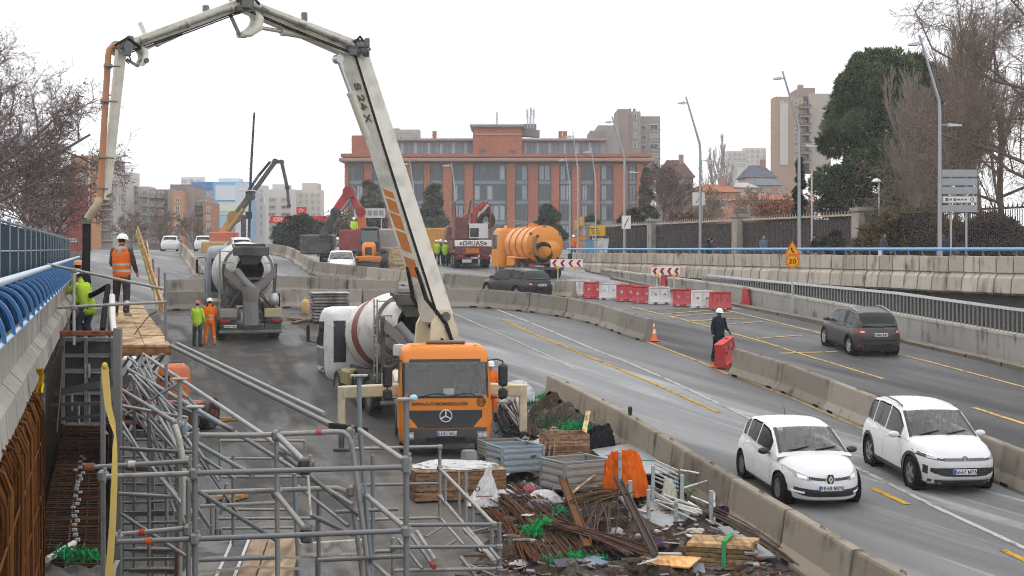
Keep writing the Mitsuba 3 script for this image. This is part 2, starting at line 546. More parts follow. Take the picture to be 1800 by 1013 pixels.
WHITE, YELLOW = (0.42, 0.42, 0.41), (0.55, 0.31, 0.05)
mk = Thing('lane_marking', kind='structure')
mk.add('white_line', stripe([(872, 544), (1042, 614), (1180, 671), (1310, 733), (1507, 823), (1650, 895), (1800, 965), (1880, 1003)], 0.14), 'marking', WHITE)
mk.add('white_line', stripe([(800, 553), (870, 584), (943, 617), (1010, 650)], 0.10), 'marking', (0.4, 0.39, 0.36))
mk.add('yellow_line', stripe([(880, 561), (943, 590), (1060, 638), (1140, 671), (1265, 727)], 0.12), 'marking', YELLOW)
mk.add('yellow_dash', stripe([(1533, 859), (1596, 888)], 0.16), 'marking', YELLOW)
mk.add('yellow_dash', stripe([(1762, 968), (1815, 993)], 0.16), 'marking', YELLOW)
mk.add('yellow_line', stripe([(960, 545), (1000, 556), (1130, 598), (1283, 660), (1380, 695)], 0.12), 'marking', (0.5, 0.33, 0.12))
mk.add('yellow_line', stripe([(1380, 695), (1510, 752), (1650, 808), (1810, 872)], 0.12), 'marking', (0.4, 0.3, 0.16))
mk.add('yellow_line', stripe([(1110, 540), (1200, 562), (1350, 604), (1430, 630), (1553, 667)], 0.12), 'marking', (0.62, 0.42, 0.13))
mk.add('yellow_dash', stripe([(1710, 717), (1800, 746), (1840, 759)], 0.16), 'marking', (0.62, 0.42, 0.13))
mk.add('yellow_line', stripe([(1265, 543), (1350, 563), (1440, 586), (1577, 623), (1780, 676), (1850, 694)], 0.12), 'marking', (0.6, 0.44, 0.18))
for a, b in (((1180, 557), (1290, 549)), ((1160, 553), (1250, 546)), ((1250, 573), (1340, 566)), ((1330, 596), (1410, 590)), ((1370, 622), (1470, 619)), ((1215, 565), (1310, 560))):
    p, q = gp(*a), gp(*b)
    d = (q - p)[[1, 0]] * [1, -1]
    d = d / np.linalg.norm(d) * 0.09
    P = np.array([[[*(p[:2] + d), 0], [*(q[:2] + d), 0]], [[*(p[:2] - d), 0], [*(q[:2] - d), 0]]])
    P = np.stack([P[0] * (1 - t) + P[1] * t for t in (0, 1)])
    P = np.stack([P[:, 0] * (1 - t) + P[:, 1] * t for t in np.linspace(0, 1, 12)], 1)
    P[..., 2] = zg(P[..., 0], P[..., 1]) + 0.016
    mk.add('hatch_line', patch(P), 'marking', (0.55, 0.42, 0.2))

# strip of old kerb and drain along the foot of the ramp wall
kb = Thing('kerb', kind='structure')
for i, y0 in enumerate(np.arange(44, 92, 2.0)):
    o = 0.02 * math.sin(i * 7.1)
    kb.add('kerb_stone', ribbon(y0 + 0.03, y0 + 1.97, lambda y: XR2(y) - 0.75 + o, lambda y: XR2(y) - 0.25, 0.13 + o), 'concrete', (0.25, 0.22, 0.19))
    f = ribbon(y0 + 0.03, y0 + 1.97, lambda y: XR2(y) - 0.75 + o, lambda y: XR2(y) - 0.74 + o, 0.13 + o)
    v = f[0].copy()
    v[::2, 2] -= 0.14
    kb.add('kerb_face', flat(v, f[1]), 'concrete', (0.16, 0.14, 0.12))

# ---------------------------------------------------------------- concrete barrier blocks, each a thing
NJ = [(-.30, 0), (.30, 0), (.30, .07), (.17, .27), (.105, .82), (.085, .86), (-.085, .86), (-.105, .82), (-.17, .27), (-.30, .07)]


def barrier_block(L):
    g = prism(NJ, L - 0.05, np.array([[0, 0, 1, 0], [1, 0, 0, 0], [0, 1, 0, 0], [0, 0, 0, 1.0]]))
    lug = [box((s * (L / 2 - 0.45), o, 0.035), (0.42, 0.16, 0.075)) for s in (-1, 1) for o in (-0.24, 0.24)]
    return g, lug


def barrier_run(line, step, label, group, tone=(0.33, 0.29, 0.24), seed=1, rev=False):
    r = rnd(seed)
    line = line[::-1] if rev else line
    d = np.concatenate([[0], np.cumsum(np.linalg.norm(np.diff(line[:, :2], axis=0), axis=1))])
    n = max(1, round(d[-1] / step))
    s = np.linspace(0, d[-1], n + 1)
    P = np.stack([np.interp(s, d, line[:, k]) for k in (0, 1)], 1)
    for i in range(n):
        p, q = P[i], P[i + 1]
        a, b = (np.array([*w, float(zg(*w))]) for w in (p, q))
        L = np.linalg.norm(b - a)
        m = mat((a + b) / 2, math.degrees(math.atan2(b[1] - a[1], b[0] - a[0])) + r.normal(0, 0.7), 0, -math.degrees(math.asin((b[2] - a[2]) / L)))
        m[:3, 3] += [0, 0, 0.005]
        t = Thing('concrete_barrier', label % ORD[i], 'barrier', group, m)
        c = np.array(tone) * (0.72 + 0.5 * r.random())
        g, lug = barrier_block(L)
        t.add('body', g, 'concrete', c)
        t.add('lifting_hook', sweep([(-.09, 0, .85), (-.07, 0, .9), (.07, 0, .9), (.09, 0, .85)], 0.012, 5), 'rusty', (.2, .13, .09))
        for x in (-L / 2 + .5, L / 2 - .5):
            for y in (-.245, .245):
                t.add('foot_slot', box((x, y * 1.225, .045), (.34, .012, .07)), 'matte', (.012, .011, .01))


near_line = np.array([[xbar(y), y, 0] for y in (45, 40, 34, 29, 26.5, 23.5, 19.5)])
barrier_run(near_line, 3.0, '%s concrete barrier block beside the debris, counted from the pump truck', 'barrier blocks between debris and road', (0.29, 0.255, 0.21), 1)
barrier_run(LINE_R, 3.0, '%s concrete median block counted from the tipped red barrier near the man in navy', 'median barrier blocks', (0.30, 0.27, 0.23), 2)
barrier_run(LINE_L, 3.0, '%s concrete block of the curved row, counted from the orange cone', 'curved median barrier blocks', (0.285, 0.26, 0.225), 3, True)
up = barrier_line([(290, 492), (475, 484), (545, 486), (620, 491), (700, 493)])
barrier_run(up, 3.0, '%s concrete block from the left in the row just behind the grey mixer', 'barrier blocks behind the mixer', (0.3, 0.27, 0.23), 4)
far = np.vstack([[[(x - 900) / FOC * d, d, 0] for x, d in ((455, 135), (480, 129), (512, 118))], barrier_line([(556, 461), (590, 464), (630, 468), (727, 477), (790, 481), (868, 487)])])
barrier_run(far, 4.0, '%s concrete block of the far row, counted from its left end', 'barrier blocks of the far row', (0.31, 0.28, 0.24), 5)
barrier_run(np.array([[(318 - 900) / FOC * 134, 134, 0], *barrier_line([(342, 453), (366, 482)])]), 4.0, '%s concrete block of the short slanting row between the two ramp lanes', 'barrier blocks between the ramp lanes', (0.35, 0.32, 0.28), 6)
barrier_run(barrier_line([(975, 492), (1010, 494)]), 2.0, '%s stray concrete block between black estate car and white water barrier', None, (0.33, 0.29, 0.24), 7)

# ---------------------------------------------------------------- right: ramp wall, its fence, the parapet above, the pavement
rw = Thing('ramp_wall', 'low grey concrete wall along the ramp with a slatted metal fence on it', 'wall')
ys = np.arange(44, 98, 1.5)
wt = lambda y: np.interp(y, [30, 52, 74, 100], [2.2, 2.98, 4.16, 4.75])      # top of the wall
for i in range(len(ys) - 1):
    a, b = ys[i] + 0.012, ys[i + 1] - 0.012
    P = [[float(XR2(y)) + w, y, z] for y in (a, b) for w in (0, 0.3) for z in (float(zg(XR2(y), y)) - 0.2, float(wt(y)))]
    P = [P[k] for k in (0, 1, 2, 3, 4, 5, 6, 7)]
    g = hexa([P[0], P[1], P[4], P[5], P[2], P[3], P[6], P[7]])
    rw.add('wall_panel', g, 'concrete', np.array([0.34, 0.33, 0.31]) * (0.88 + 0.2 * rnd(i).random()))
rw.add('coping', join([hexa([[float(XR2(y)) - .03 + w, y, float(wt(y)) + z] for w in (0, .38) for y in (ys[k], ys[k + 1]) for z in (0.004, .1)]) for k in range(len(ys) - 1)]), 'concrete', (0.48, 0.46, 0.42))
fe = Thing('slatted_fence', 'pale grey metal slat fence on top of the ramp wall', 'fence')
ft = lambda y: np.interp(y, [30, 52.5, 60, 75, 80], [3.4, 3.93, 4.28, 4.62, 4.7])
fx = lambda y: XR2(y) + 0.12
fy = np.arange(44, 79, 0.25)
fe.add('top_rail', join([bar((float(fx(a)), a, float(ft(a))), (float(fx(b)), b, float(ft(b))), .07, .1) for a, b in zip(fy[:-4:4], fy[4::4])]), 'metal', (.75, .76, .77))
for y in fy:
    z0, z1 = float(wt(y)) + .06, float(ft(y)) - .04
    if z1 - z0 > .05:
        fe.add('slat', box((float(fx(y)), y, (z0 + z1) / 2), (.05, .03, z1 - z0)), 'metal', (.30, .31, .32))

XRP = lambda y: XL(y, 33.0)
struct('retaining_wall', flat([[float(XRP(y)) + .3, y, z] for y in (40, 140) for z in (-1.5, 4.6)], [[0, 2, 3, 1]]), 'concrete', (0.10, 0.095, 0.085))
pv = np.array([[[float(XRP(y)) + .1, y, 5.0], [float(XRP(y)) + 11.2, y, 5.0]] for y in (38, 145)])
struct('pavement', patch(pv), 'pave')
pv2 = np.array([[[float(XRP(y)) + 11.2, y, 5.15], [float(XRP(y)) + 150, y, 6.5]] for y in (38, 145, 420)])
struct('park_ground', patch(pv2), 'land')

PANEL = [(0.05, -.02), (0.05, .62), (-.10, .60), (-.10, .02), (-.02, -.02), (-.16, -.20), (-.22, -.72), (-.1, -.80), (0.3, -.80), (.3, -.6), (.1, -.4)]


def parapet(xl, y0, y1, z0, name, label, tone, mirror=1, seed=3):
    """Precast two-tier panels, one part each, along the street."""
    t = Thing(name, label, 'parapet wall')
    ys_ = np.arange(y0, y1, 1.1 / 1.035)
    r = rnd(seed)
    for y in ys_:
        a, b = np.array([float(xl(y)), y]), np.array([float(xl(y + 1.06)), y + 1.06])
        d = (b - a) / np.linalg.norm(b - a)
        m = np.eye(4)
        m[:3, 0] = [d[1] * mirror, -d[0] * mirror, 0]
        m[:3, 1] = [0, 0, 1]
        m[:3, 2] = [d[0], d[1], 0]
        m[:3, 3] = [*(a + b) / 2, z0 + r.normal(0, .006)]
        m[:3, 3] += m[:3, 0] * r.normal(0, .008)
        t.add('panel', xf(m, prism(PANEL, 1.06 - .05)), 'concrete', np.array(tone) * (0.82 + .32 * r.random()))
    return t


parapet(XRP, 47, 107, 5.12, 'street_parapet', 'pale weathered parapet of precast concrete panels under the blue rail across the road', (0.46, 0.42, 0.36))
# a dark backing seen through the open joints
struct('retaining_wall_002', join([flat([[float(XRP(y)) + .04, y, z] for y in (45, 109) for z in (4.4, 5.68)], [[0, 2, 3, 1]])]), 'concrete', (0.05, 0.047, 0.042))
BLUE = (0.10, 0.27, 0.50)
rl = Thing('railing', 'light blue tube railing on slanted brackets along the far pavement', 'railing')
ry = np.arange(47, 108, 1.1 / 1.035)
rl.add('rail', tube((float(XRP(46)), 46, 6.0), (float(XRP(109)), 109, 6.0), .065, 10), 'paint', (.13, .33, .58))
for y in ry:
    x = float(XRP(y))
    rl.add('bracket', sweep([(x + .2, y + .15, 5.66), (x + .06, y + .1, 5.78), (x, y - .1, 5.94)], [.035, .035, .025], 6), 'paint', (.12, .31, .56))
cl = Thing('concrete_curb', 'low terracotta coloured plinth behind the blue railing', 'plinth')
cl.add('', hexa([[float(XRP(y)) + w, y, z] for w in (1.6, 1.9) for y in (47, 108) for z in (5.004, 5.3)]), 'concrete', (.33, .15, .09))

# ---------------------------------------------------------------- left: parapet, blue railing, mesh fence, street
XLP = lambda y: XL(y, -0.92)
LP = Thing('street_parapet', 'pale concrete panel wall dropping under the blue bracket railing beside the works', 'parapet wall')
LPANEL = [(0.0, 0), (0.10, 0), (0.12, -.04), (.12, -.42), (.22, -.52), (.24, -.75), (.16, -.82), (-.1, -.82), (-.1, 0)]
r = rnd(8)
for y in np.arange(9, 62, 1.06):
    a, b = np.array([float(XLP(y)), y]), np.array([float(XLP(y + 1.06)), y + 1.06])
    d = (b - a) / np.linalg.norm(b - a)
    m = np.eye(4)
    m[:3, 0], m[:3, 1], m[:3, 2] = [d[1], -d[0], 0], [0, 0, 1], [d[0], d[1], 0]
    m[:3, 3] = [*(a + b) / 2, 5.36 + r.normal(0, .004)]
    LP.add('panel', xf(m, prism(LPANEL, 1.075)), 'concrete', np.array([.40, .38, .345]) * (.75 + .4 * r.random()))
struct('retaining_wall_003', flat([[float(XLP(y)) - .08, y, z] for y in (6, 75) for z in (-1.5, 4.9)], [[0, 2, 3, 1]]), 'concrete', (0.13, 0.12, 0.11))
struct('street', patch(np.array([[[float(XLP(y)) - 60, y, 4.7], [float(XLP(y)) - .1, y, 4.7]] for y in (6, 75, 150)])), 'asphalt')
LR = Thing('railing', 'deep blue railing of curved plate brackets under a pale blue tube beside the works', 'railing')
LR.add('rail', tube((float(XLP(9)) - .02, 9, 5.69), (float(XLP(62)) - .02, 62, 5.69), .042, 10), 'paint', (.38, .45, .54))
BM = np.array([[1, 0, 0, 0], [0, 0, -1, 0], [0, 1, 0, 0], [0, 0, 0, 1.0]])
th = np.linspace(0, math.pi / 2, 9)
arc = lambda a, b: [(.015 + a * math.sin(q), b * math.cos(q)) for q in th]
for y in np.arange(9.2, 62, 1.1):
    LR.add('bracket', mv(prism(arc(.25, .31) + arc(.222, .282)[::-1], .06, BM), float(XLP(y)), y, 5.36, rz=14.9), 'paint', (.04, .15, .36))
    LR.add('back_plate', mv(prism([(.0, .29), (.03, .29), (.15, -.03), (.0, -.03)], 1.0, BM), float(XLP(y + .55)), y + .55, 5.36, rz=14.9), 'matte', (.012, .035, .08))
LR.add('lower_rail', tube((float(XLP(9)) + .24, 9, 5.35), (float(XLP(62)) + .24, 62, 5.35), .022, 8), 'paint', (.30, .38, .46))
MF = Thing('mesh_fence', 'tall blue grey mesh panel fence above the blue railing on the street edge', 'fence')
XF = lambda y: XL(y, -1.35)
for y in np.arange(9, 62, 2.2):
    a, b = np.array([float(XF(y)), y, 4.72]), np.array([float(XF(y + 2.2)), y + 2.2, 4.72])
    MF.add('post', tube(a, a + [0, 0, 1.72], .03, 6), 'metal', (.22, .26, .30))
    MF.add('top_rail', tube(a + [0, 0, 1.66], b + [0, 0, 1.66], .02, 5), 'metal', (.22, .26, .30))
    MF.add('middle_rail', tube(a + [0, 0, 1.25], b + [0, 0, 1.25], .018, 5), 'metal', (.28, .32, .37))
    u = (b - a) / np.linalg.norm(b - a)
    n_ = 11
    MF.add('infill_bar', join([box(tuple(a + (b - a) * (k + .5) / n_ + [0, 0, .85]), (.012, .155, 1.55), 0, 14.9) for k in range(n_)]), 'matte', (.055, .075, .095), kind='stuff')

# ================================================================ buildings
def f_brick(p, n, uv):
    row = dr.floor(p.z / 0.09)
    u = (p.x + p.y * 0.3) / 0.26 + 0.5 * (row - 2 * dr.floor(row / 2))
    r_ = cell_rand(dr.floor(u), row)
    m = fbm(p.x * 0.25, p.y * 0.25, p.z * 0.12, 3)
    return mix((0.30, 0.105, 0.065), (0.39, 0.155, 0.095), r_) * (0.8 + 0.4 * m)


scene['m_brick'] = two({'type': 'diffuse', 'reflectance': proc(f_brick)})


class Block:
    """A building drawn on its street front: px, pz run in picture pixels at distance d, so that sizes come out in metres."""

    def __init__(s, name, label, x0, x1, ytop, d, depth=14, wall=(.4, .38, .35), m='matte', cat='building', group=None, ybot=446, turn=0.0):
        s.t = Thing(name, label, cat, group)
        s.d, s.x0, s.x1 = d, x0, x1
        s.w(x0, x1, ytop, ybot, depth, wall, m, 'wall')

    def X(s, px):
        return (px - 900) / FOC * s.d

    def Z(s, py):
        return EYE - (py - 438) / FOC * s.d

    def w(s, x0, x1, y0, y1, depth, color, m='matte', part='wall', off=0.0, under=None):
        a, b = s.X(x0), s.X(x1)
        z1, z0 = s.Z(y0), s.Z(y1)
        return s.t.add(part, box(((a + b) / 2, s.d + off + depth / 2, (z0 + z1) / 2), (b - a, depth, z1 - z0)), m, color, under=under)

    def window(s, x0, x1, y0, y1, frame_c=(.5, .5, .48), glass=(.05, .06, .075), mull=1, off=0.0, part='window'):
        """A recessed-looking opening: dark reveal frame with a glossy pane and its bars."""
        a, b, z1, z0 = s.X(x0), s.X(x1), s.Z(y0), s.Z(y1)
        y = s.d + off
        f = .06 * s.d / 200
        g = [box(((a + b) / 2, y - f, z), (b - a + 2 * f, 2 * f, f * 2)) for z in (z0, z1)] + [box((x, y - f, (z0 + z1) / 2), (f * 2, 2 * f, z1 - z0 - 2 * f - .004)) for x in (a, b)]
        g += [box((a + (b - a) * k / (mull + 1), y - f * .8, (z0 + z1) / 2), (f, f * 1.2, z1 - z0 - 2 * f - .004)) for k in range(1, mull + 1)]
        k = s.t.add(part, join(g), 'matte', frame_c)
        s.t.add('pane', box(((a + b) / 2, y - .015, (z0 + z1) / 2), (b - a - f, .03, z1 - z0 - f)), 'glass', glass, under=k)

    def balcony(s, x0, x1, y1, h=6, proud=1.1, color=(.4, .38, .36), rail=(.2, .19, .18)):
        a, b, z = s.X(x0), s.X(x1), s.Z(y1)
        H = h / FOC * s.d
        k = s.t.add('balcony', box(((a + b) / 2, s.d - proud / 2, z), (b - a, proud, .2)), 'matte', color)
        s.t.add('railing', join(box(((a + b) / 2, s.d - proud + .04, z + .1 + H / 2), (b - a, .06, H)), *[box((x, s.d - proud / 2 + .06, z + .1 + H / 2), (.06, proud - .14, H)) for x in (a + .03, b - .03)]), 'matte', rail, under=k)


# ---- the brick office block
B = Block('brick_office', 'long brick office block with grey window bays and a glazed upper storey behind the plaza', 606, 1130, 287, 270, 16, m='brick', ybot=446)
t = B.t
t.add('eaves', box(((B.X(598) + B.X(1148)) / 2, 270 + 7, B.Z(282)), (B.X(1148) - B.X(598), 18.5, .6), .1), 'matte', (.36, .22, .17))
t.add('fascia', box(((B.X(598) + B.X(1148)) / 2, 270 + 7.1, B.Z(274)), (B.X(1145) - B.X(601), 17.8, .55)), 'brick')
B.w(615, 690, 236, 272, 10, 0, 'brick', 'upper_storey', 3)
B.w(690, 1066, 245, 272, 10, (.30, .32, .35), 'matte', 'upper_storey', 4)
B.w(831, 918, 222, 272, 11, 0, 'brick', 'stair_tower', 1.5)
B.w(826, 922, 218, 222, 13, (.3, .26, .23), 'matte', 'tower_cap', .8)
B.w(831, 918, 234, 236.4, 11.4, (.48, .26, .18), 'matte', 'string_course', 1.3)
B.w(694, 1070, 241.5, 245, 13, (.33, .30, .28), 'matte', 'roof_edge', 2.5)
for x in (844, 897):
    B.window(x, x + 8, 263, 269, (.2, .15, .13), off=1.46, mull=0)
for a, b, n in ((700, 764, 8), (770, 828, 8), (921, 985, 9), (990, 1058, 9)):
    for k in range(n):
        w_ = (b - a) / n
        c = (.16, .20, .26) if (k * 7) % 3 else (.42, .45, .48)
        B.window(a + k * w_ + .8, a + (k + 1) * w_ - .8, 248, 270, (.22, .24, .27), c, 0, 3.98)
bays = [(616, 640), (655, 677), (693, 712), (725, 745), (757, 778), (795, 816), (906, 928), (946, 968), (983, 1005), (1021, 1043), (1055, 1077), (1104, 1118)]
r = rnd(4)
for a, b in [(614, 640)] + bays[1:] + [(832, 890)]:
    B.w(a, b, 289, 446, .5, (.095, .115, .135), 'plastic', 'window_bay', -.35)
    for i, (y0, y1) in enumerate(((291, 317), (326, 352), (361, 388), (396, 420))):
        n = 5 if b - a > 40 else 2
        for k in range(n):
            w_ = (b - a - 3) / n
            blind = r.random() < .4
            B.window(a + 1.5 + k * w_ + .4, a + 1.5 + (k + 1) * w_ - .4, y0, y1, (.10, .12, .14), (.30, .33, .35) if blind else (.055, .07, .09), 1 if n == 2 else 0, -.37)
        B.w(a + .5, b - .5, y1 + 1.2, y1 + 6.6, .16, (.17, .205, .23), 'plastic', 'spandrel', -.5)
for a, b in [(606, 614), (640, 655), (677, 693), (712, 725), (745, 757), (778, 795), (816, 832), (890, 906), (928, 946), (968, 983), (1005, 1021), (1043, 1055), (1077, 1104), (1118, 1130)]:
    B.w(a + .6, b - .6, 288.5, 446, .8, 0, 'brick', 'pier', -.8)
for x in (757, 984, 992):
    B.w(x, x + 7, 226, 244, 1.2, 0, 'brick', 'chimney', 6)
t.add('antenna', join(tube((B.X(873), 275, B.Z(220)), (B.X(873), 275, B.Z(193)), .12, 5)), 'matte', (.25, .25, .26))
t.add('mast', join([tube((B.X(x), 276, B.Z(221)), (B.X(x), 276, B.Z(y)), .1, 5) for x, y in ((928, 190), (933, 187), (938, 190))] + [box((B.X(x), 275.7, B.Z(y)), (.35, .2, 1.5)) for x, y in ((927.5, 195), (934, 192), (939, 195), (933, 207))]), 'matte', (.5, .5, .52))
t.add('roof_plant', join([box((B.X(x), 279, B.Z(y)), (w_, 3, h)) for x, y, w_, h in ((870, 221, 7.5, 1.4), (852, 220, 3, .9), (932, 223, 2.4, 2.2), (922, 226, 1.5, 1.5), (942, 229, 1.6, 1.2))]), 'matte', (.22, .20, .19))

# ---- the tiers of flats behind and beside it
def flats(label, x0, x1, ytop, d, wall, cols, rows, y0, dy, wc=(.08, .09, .1), frame_c=(.5, .48, .45), balc=None, roof=None, wfrac=.5, m='matte', ybot=446, seed=0, name='apartment_block', group='apartment blocks beyond the works', rail=(.24, .22, .2), bfrac=.9):
    b = Block(name, label, x0, x1, ytop, d, 5, wall, m, 'building', group, ybot)
    r = rnd(seed + int(x0))
    w_ = (x1 - x0) / cols
    for i in range(rows):
        for k in range(cols):
            a = x0 + k * w_
            y = y0 + i * dy
            hh = dy * .5
            c = np.array(wc) * (.6 + r.random()) if r.random() > .25 else np.array([.3, .3, .29])
            b.window(a + w_ * (1 - wfrac) / 2, a + w_ * (1 + wfrac) / 2, y, y + hh, frame_c, c, 1 if w_ > 9 else 0)
            if balc is not None and (k + int(x0)) % 2 == balc % 2 or balc == 2:
                b.balcony(a + w_ * (1 - bfrac) / 2, a + w_ * (1 + bfrac) / 2, y + hh + dy * .1, dy * .28, 1.2, np.array(wall) * .9 + .03, rail)
    if roof:
        b.w(x0 - 1, x1 + 1, ytop - 3, ytop - .02, 15, roof, 'matte', 'roof_edge', -.5)
    return b


b = flats('stepped grey brown apartment tower rising behind the right end of the brick office', 1085, 1126, 196, 330, (.33, .30, .27), 2, 4, 200, 17, seed=1, wfrac=.28)
b.w(1085, 1104, 193, 290, 12, (.30, .24, .22), 'matte', 'stair_tower', -1.5)
b.w(1106, 1122, 196, 206, 6, (.22, .2, .19), 'matte', 'roof_room', 2)
b.w(1125, 1162, 203, 300, 14, (.30, .28, .26), 'matte', 'wing', 2)
for i in range(5):
    b.window(1144, 1158, 218 + i * 17, 228 + i * 17, (.5, .48, .45), (.35, .35, .35) if i % 2 else (.03, .03, .035), 1, 2)
    b.balcony(1143, 1160, 231 + i * 17, 3, 1.0)
    b.window(1128, 1137, 220 + i * 17, 228 + i * 17, (.4, .38, .36), off=2, mull=0)
b.w(1050, 1088, 222, 300, 14, (.31, .29, .28), 'matte', 'wing', -2.5)
b.w(1036, 1062, 232, 300, 14, (.26, .235, .225), 'matte', 'wing', -3.5)
for x in (1108, 1116):
    b.w(x, x + 4, 188, 197, 1.5, (.3, .2, .17), 'matte', 'chimney', 4)
b = flats('low tan apartment block whose top shows over the brick office near the boom', 686, 737, 228, 330, (.42, .36, .29), 4, 2, 232, 8, seed=2)
b.w(690, 700, 224, 229, 3, (.3, .24, .2), 'matte', 'chimney', 3)
# right side
b = flats('tan brick apartment tower with a column of dark balconies beside the big pine', 1362, 1412, 170, 300, (.40, .29, .22), 2, 7, 178, 16, seed=3, wfrac=.2)
b.w(1404, 1424, 168, 300, 12, (.10, .09, .09), 'matte', 'balcony_shaft', 2)
b.w(1424, 1462, 164, 300, 14, (.43, .38, .33), 'matte', 'wing', .6)
for i in range(7):
    b.window(1407, 1420, 178 + i * 16, 186 + i * 16, (.5, .5, .5), (.08, .09, .11), 1, 2)
    b.balcony(1404, 1424, 190 + i * 16, 4, 1.6, (.32, .27, .23), (.12, .11, .11))
b.w(1371, 1385, 181, 290, .3, (.55, .52, .48), 'matte', 'stair_window', -.2)
b.w(1409, 1438, 152, 172, 9, (.30, .24, .21), 'matte', 'roof_room', 3)
b.w(1413, 1421, 144, 153, 2, (.4, .22, .18), 'matte', 'chimney', 5)
for x0, x1, yt, d, wall, lab in ((1279, 1312, 265, 520, (.55, .53, .50), 'distant pale grey apartment block with a flat roof left of the tan tower'), (1308, 1347, 260, 540, (.60, .57, .54), 'distant whitish stepped apartment block next to the tan tower')):
    flats(lab, x0, x1, yt, d, wall, 4, 3, yt + 4, 9, (.3, .31, .33), seed=4)


def house(label, x0, x1, yeave, yridge, d, wall, roof, n=3, seed=0, hip=True, chim=True):
    t = Thing('house', label, 'house', 'houses behind the park fence')
    X = lambda p: (p - 900) / FOC * d
    Z = lambda p: EYE - (p - 438) / FOC * d
    a, b_, z = X(x0), X(x1), Z(yeave)
    w_ = b_ - a
    t.add('wall', box(((a + b_) / 2, d + 5, (z + 3) / 2), (w_, 10, z - 3)), 'matte', wall)
    o, k = .5, (w_ * .25 if hip else 0)
    zr = Z(yridge)
    e = [(a - o, d - o), (b_ + o, d - o), (b_ + o, d + 10 + o), (a - o, d + 10 + o)]
    v = [(*q, z + .02) for q in e] + [(a + k, d + 5, zr), (b_ - k, d + 5, zr)]
    R = t.add('roof', flat(v, [[0, 1, 5], [0, 5, 4], [2, 3, 4], [2, 4, 5], [1, 2, 5], [3, 0, 4], [0, 2, 1], [0, 3, 2]]), 'matte', roof)
    if chim:
        t.add('chimney', box((a + w_ * .7, d + 4, zr - .1), (.9, .9, 2.2)), 'matte', (.34, .2, .15), under=R)
    r = rnd(seed)
    s = (yeave - 446) * -1
    for i in range(n):
        c = a + w_ * (i + .5) / n
        zz = z - 1.9
        f = t.add('window', box((c, d - .02, zz), (1.5, .1, 1.5)), 'matte', (.5, .48, .45))
        t.add('pane', box((c, d - .04, zz), (1.25, .1, 1.25)), 'glass', (.06, .07, .09) if r.random() > .4 else (.3, .3, .3), under=f)
    return t


house('house with a steep dark red hipped roof right behind the office corner', 1162, 1218, 312, 279, 300, (.30, .27, .25), (.10, .055, .055), 4, 1)
house('terracotta coloured villa with pale window frames behind the white road sign', 1218, 1300, 338, 322, 250, (.47, .22, .13), (.36, .15, .09), 5, 2)
house('grey slate roofed house under the tan apartment tower', 1312, 1362, 312, 288, 280, (.42, .39, .36), (.10, .11, .14), 3, 3)
house('bluish slate roofed long house in front of the slate roofed one', 1330, 1372, 326, 312, 265, (.40, .35, .30), (.15, .18, .21), 3, 4, chim=False)
house('orange rendered house half hidden by red autumn leaves', 1296, 1402, 352, 338, 230, (.46, .24, .15), (.33, .16, .11), 5, 5)
house('pale roofed little house between the villa and the slate roofs', 1292, 1330, 330, 319, 260, (.5, .46, .42), (.45, .42, .4), 2, 6, chim=False)

# ---- the left part of the skyline
flats('dark red apartment block with rows of white windows behind the left bare tree', 40, 118, 322, 190, (.20, .095, .075), 7, 4, 330, 22, (.3, .3, .3), seed=11)
flats('plain maroon gable wall standing beside the dark red block', 116, 141, 325, 188, (.26, .06, .05), 1, 1, 420, 10, seed=12)
b = flats('ochre apartment block with a brown pitched top behind the hose pole', 112, 162, 298, 230, (.46, .25, .12), 4, 5, 305, 20, seed=13, roof=(.3, .15, .1))
b.w(118, 160, 272, 295, 10, (.36, .18, .11), 'matte', 'roof_room', 2)
flats('white framed apartment block with grey balconies seen between boom pipe and hose pole', 160, 199, 316, 240, (.42, .39, .36), 3, 6, 322, 18, balc=2, seed=14)
b = flats('pale stepped apartment block with a plant filled roof terrace', 198, 222, 322, 260, (.50, .47, .44), 2, 6, 330, 17, balc=1, seed=15)
b.w(184, 218, 300, 324, 8, (.58, .56, .54), 'matte', 'roof_room', 3)
b.w(186, 196, 280, 301, 4, (.30, .22, .2), 'matte', 'roof_room', 5)
flats('grey white apartment block with one column of wide balconies', 218, 262, 328, 270, (.48, .46, .45), 3, 6, 336, 16, balc=0, seed=16, rail=(.32, .33, .34))
flats('brown apartment block with overgrown dark balconies left of the orange tower', 262, 291, 333, 262, (.30, .23, .19), 2, 6, 338, 16, balc=2, seed=17)
b = flats('slim orange brick tower with six small square windows and grey flanks', 303, 322, 335, 255, (.48, .27, .16), 1, 6, 348, 15, (.05, .05, .05), seed=18, wfrac=.35)
b.w(290, 303, 332, 446, 10, (.33, .28, .26), 'matte', 'wing', 2)
b.w(322, 335, 328, 446, 10, (.30, .25, .24), 'matte', 'wing', 2.5)
b.w(292, 334, 323, 334, 8, (.22, .21, .22), 'matte', 'roof_room', 3)
flats('brick apartment block with tiers of brown balconies right of the orange tower', 335, 366, 346, 260, (.36, .29, .25), 3, 6, 352, 15, balc=2, seed=19)
flats('narrow orange brown brick block beside the brown balconies', 357, 376, 357, 257, (.38, .20, .13), 1, 5, 364, 15, seed=20, wfrac=.3)
b = flats('office block with a bright blue top storey behind the brown balconies', 338, 378, 321, 330, (.40, .44, .5), 4, 5, 340, 12, (.2, .25, .3), seed=21)
b.w(337, 379, 320, 333, 15, (.08, .22, .52), 'matte', 'blue_storey', -.4)
b = flats('building wrapped in pale blue scaffold sheets with white poster panels', 374, 440, 320, 320, (.22, .42, .62), 3, 1, 430, 8, seed=22)
b.w(379, 414, 326, 352, .3, (.62, .68, .72), 'matte', 'poster', -.3)
b.w(384, 416, 355, 378, .3, (.50, .60, .62), 'matte', 'poster', -.3)
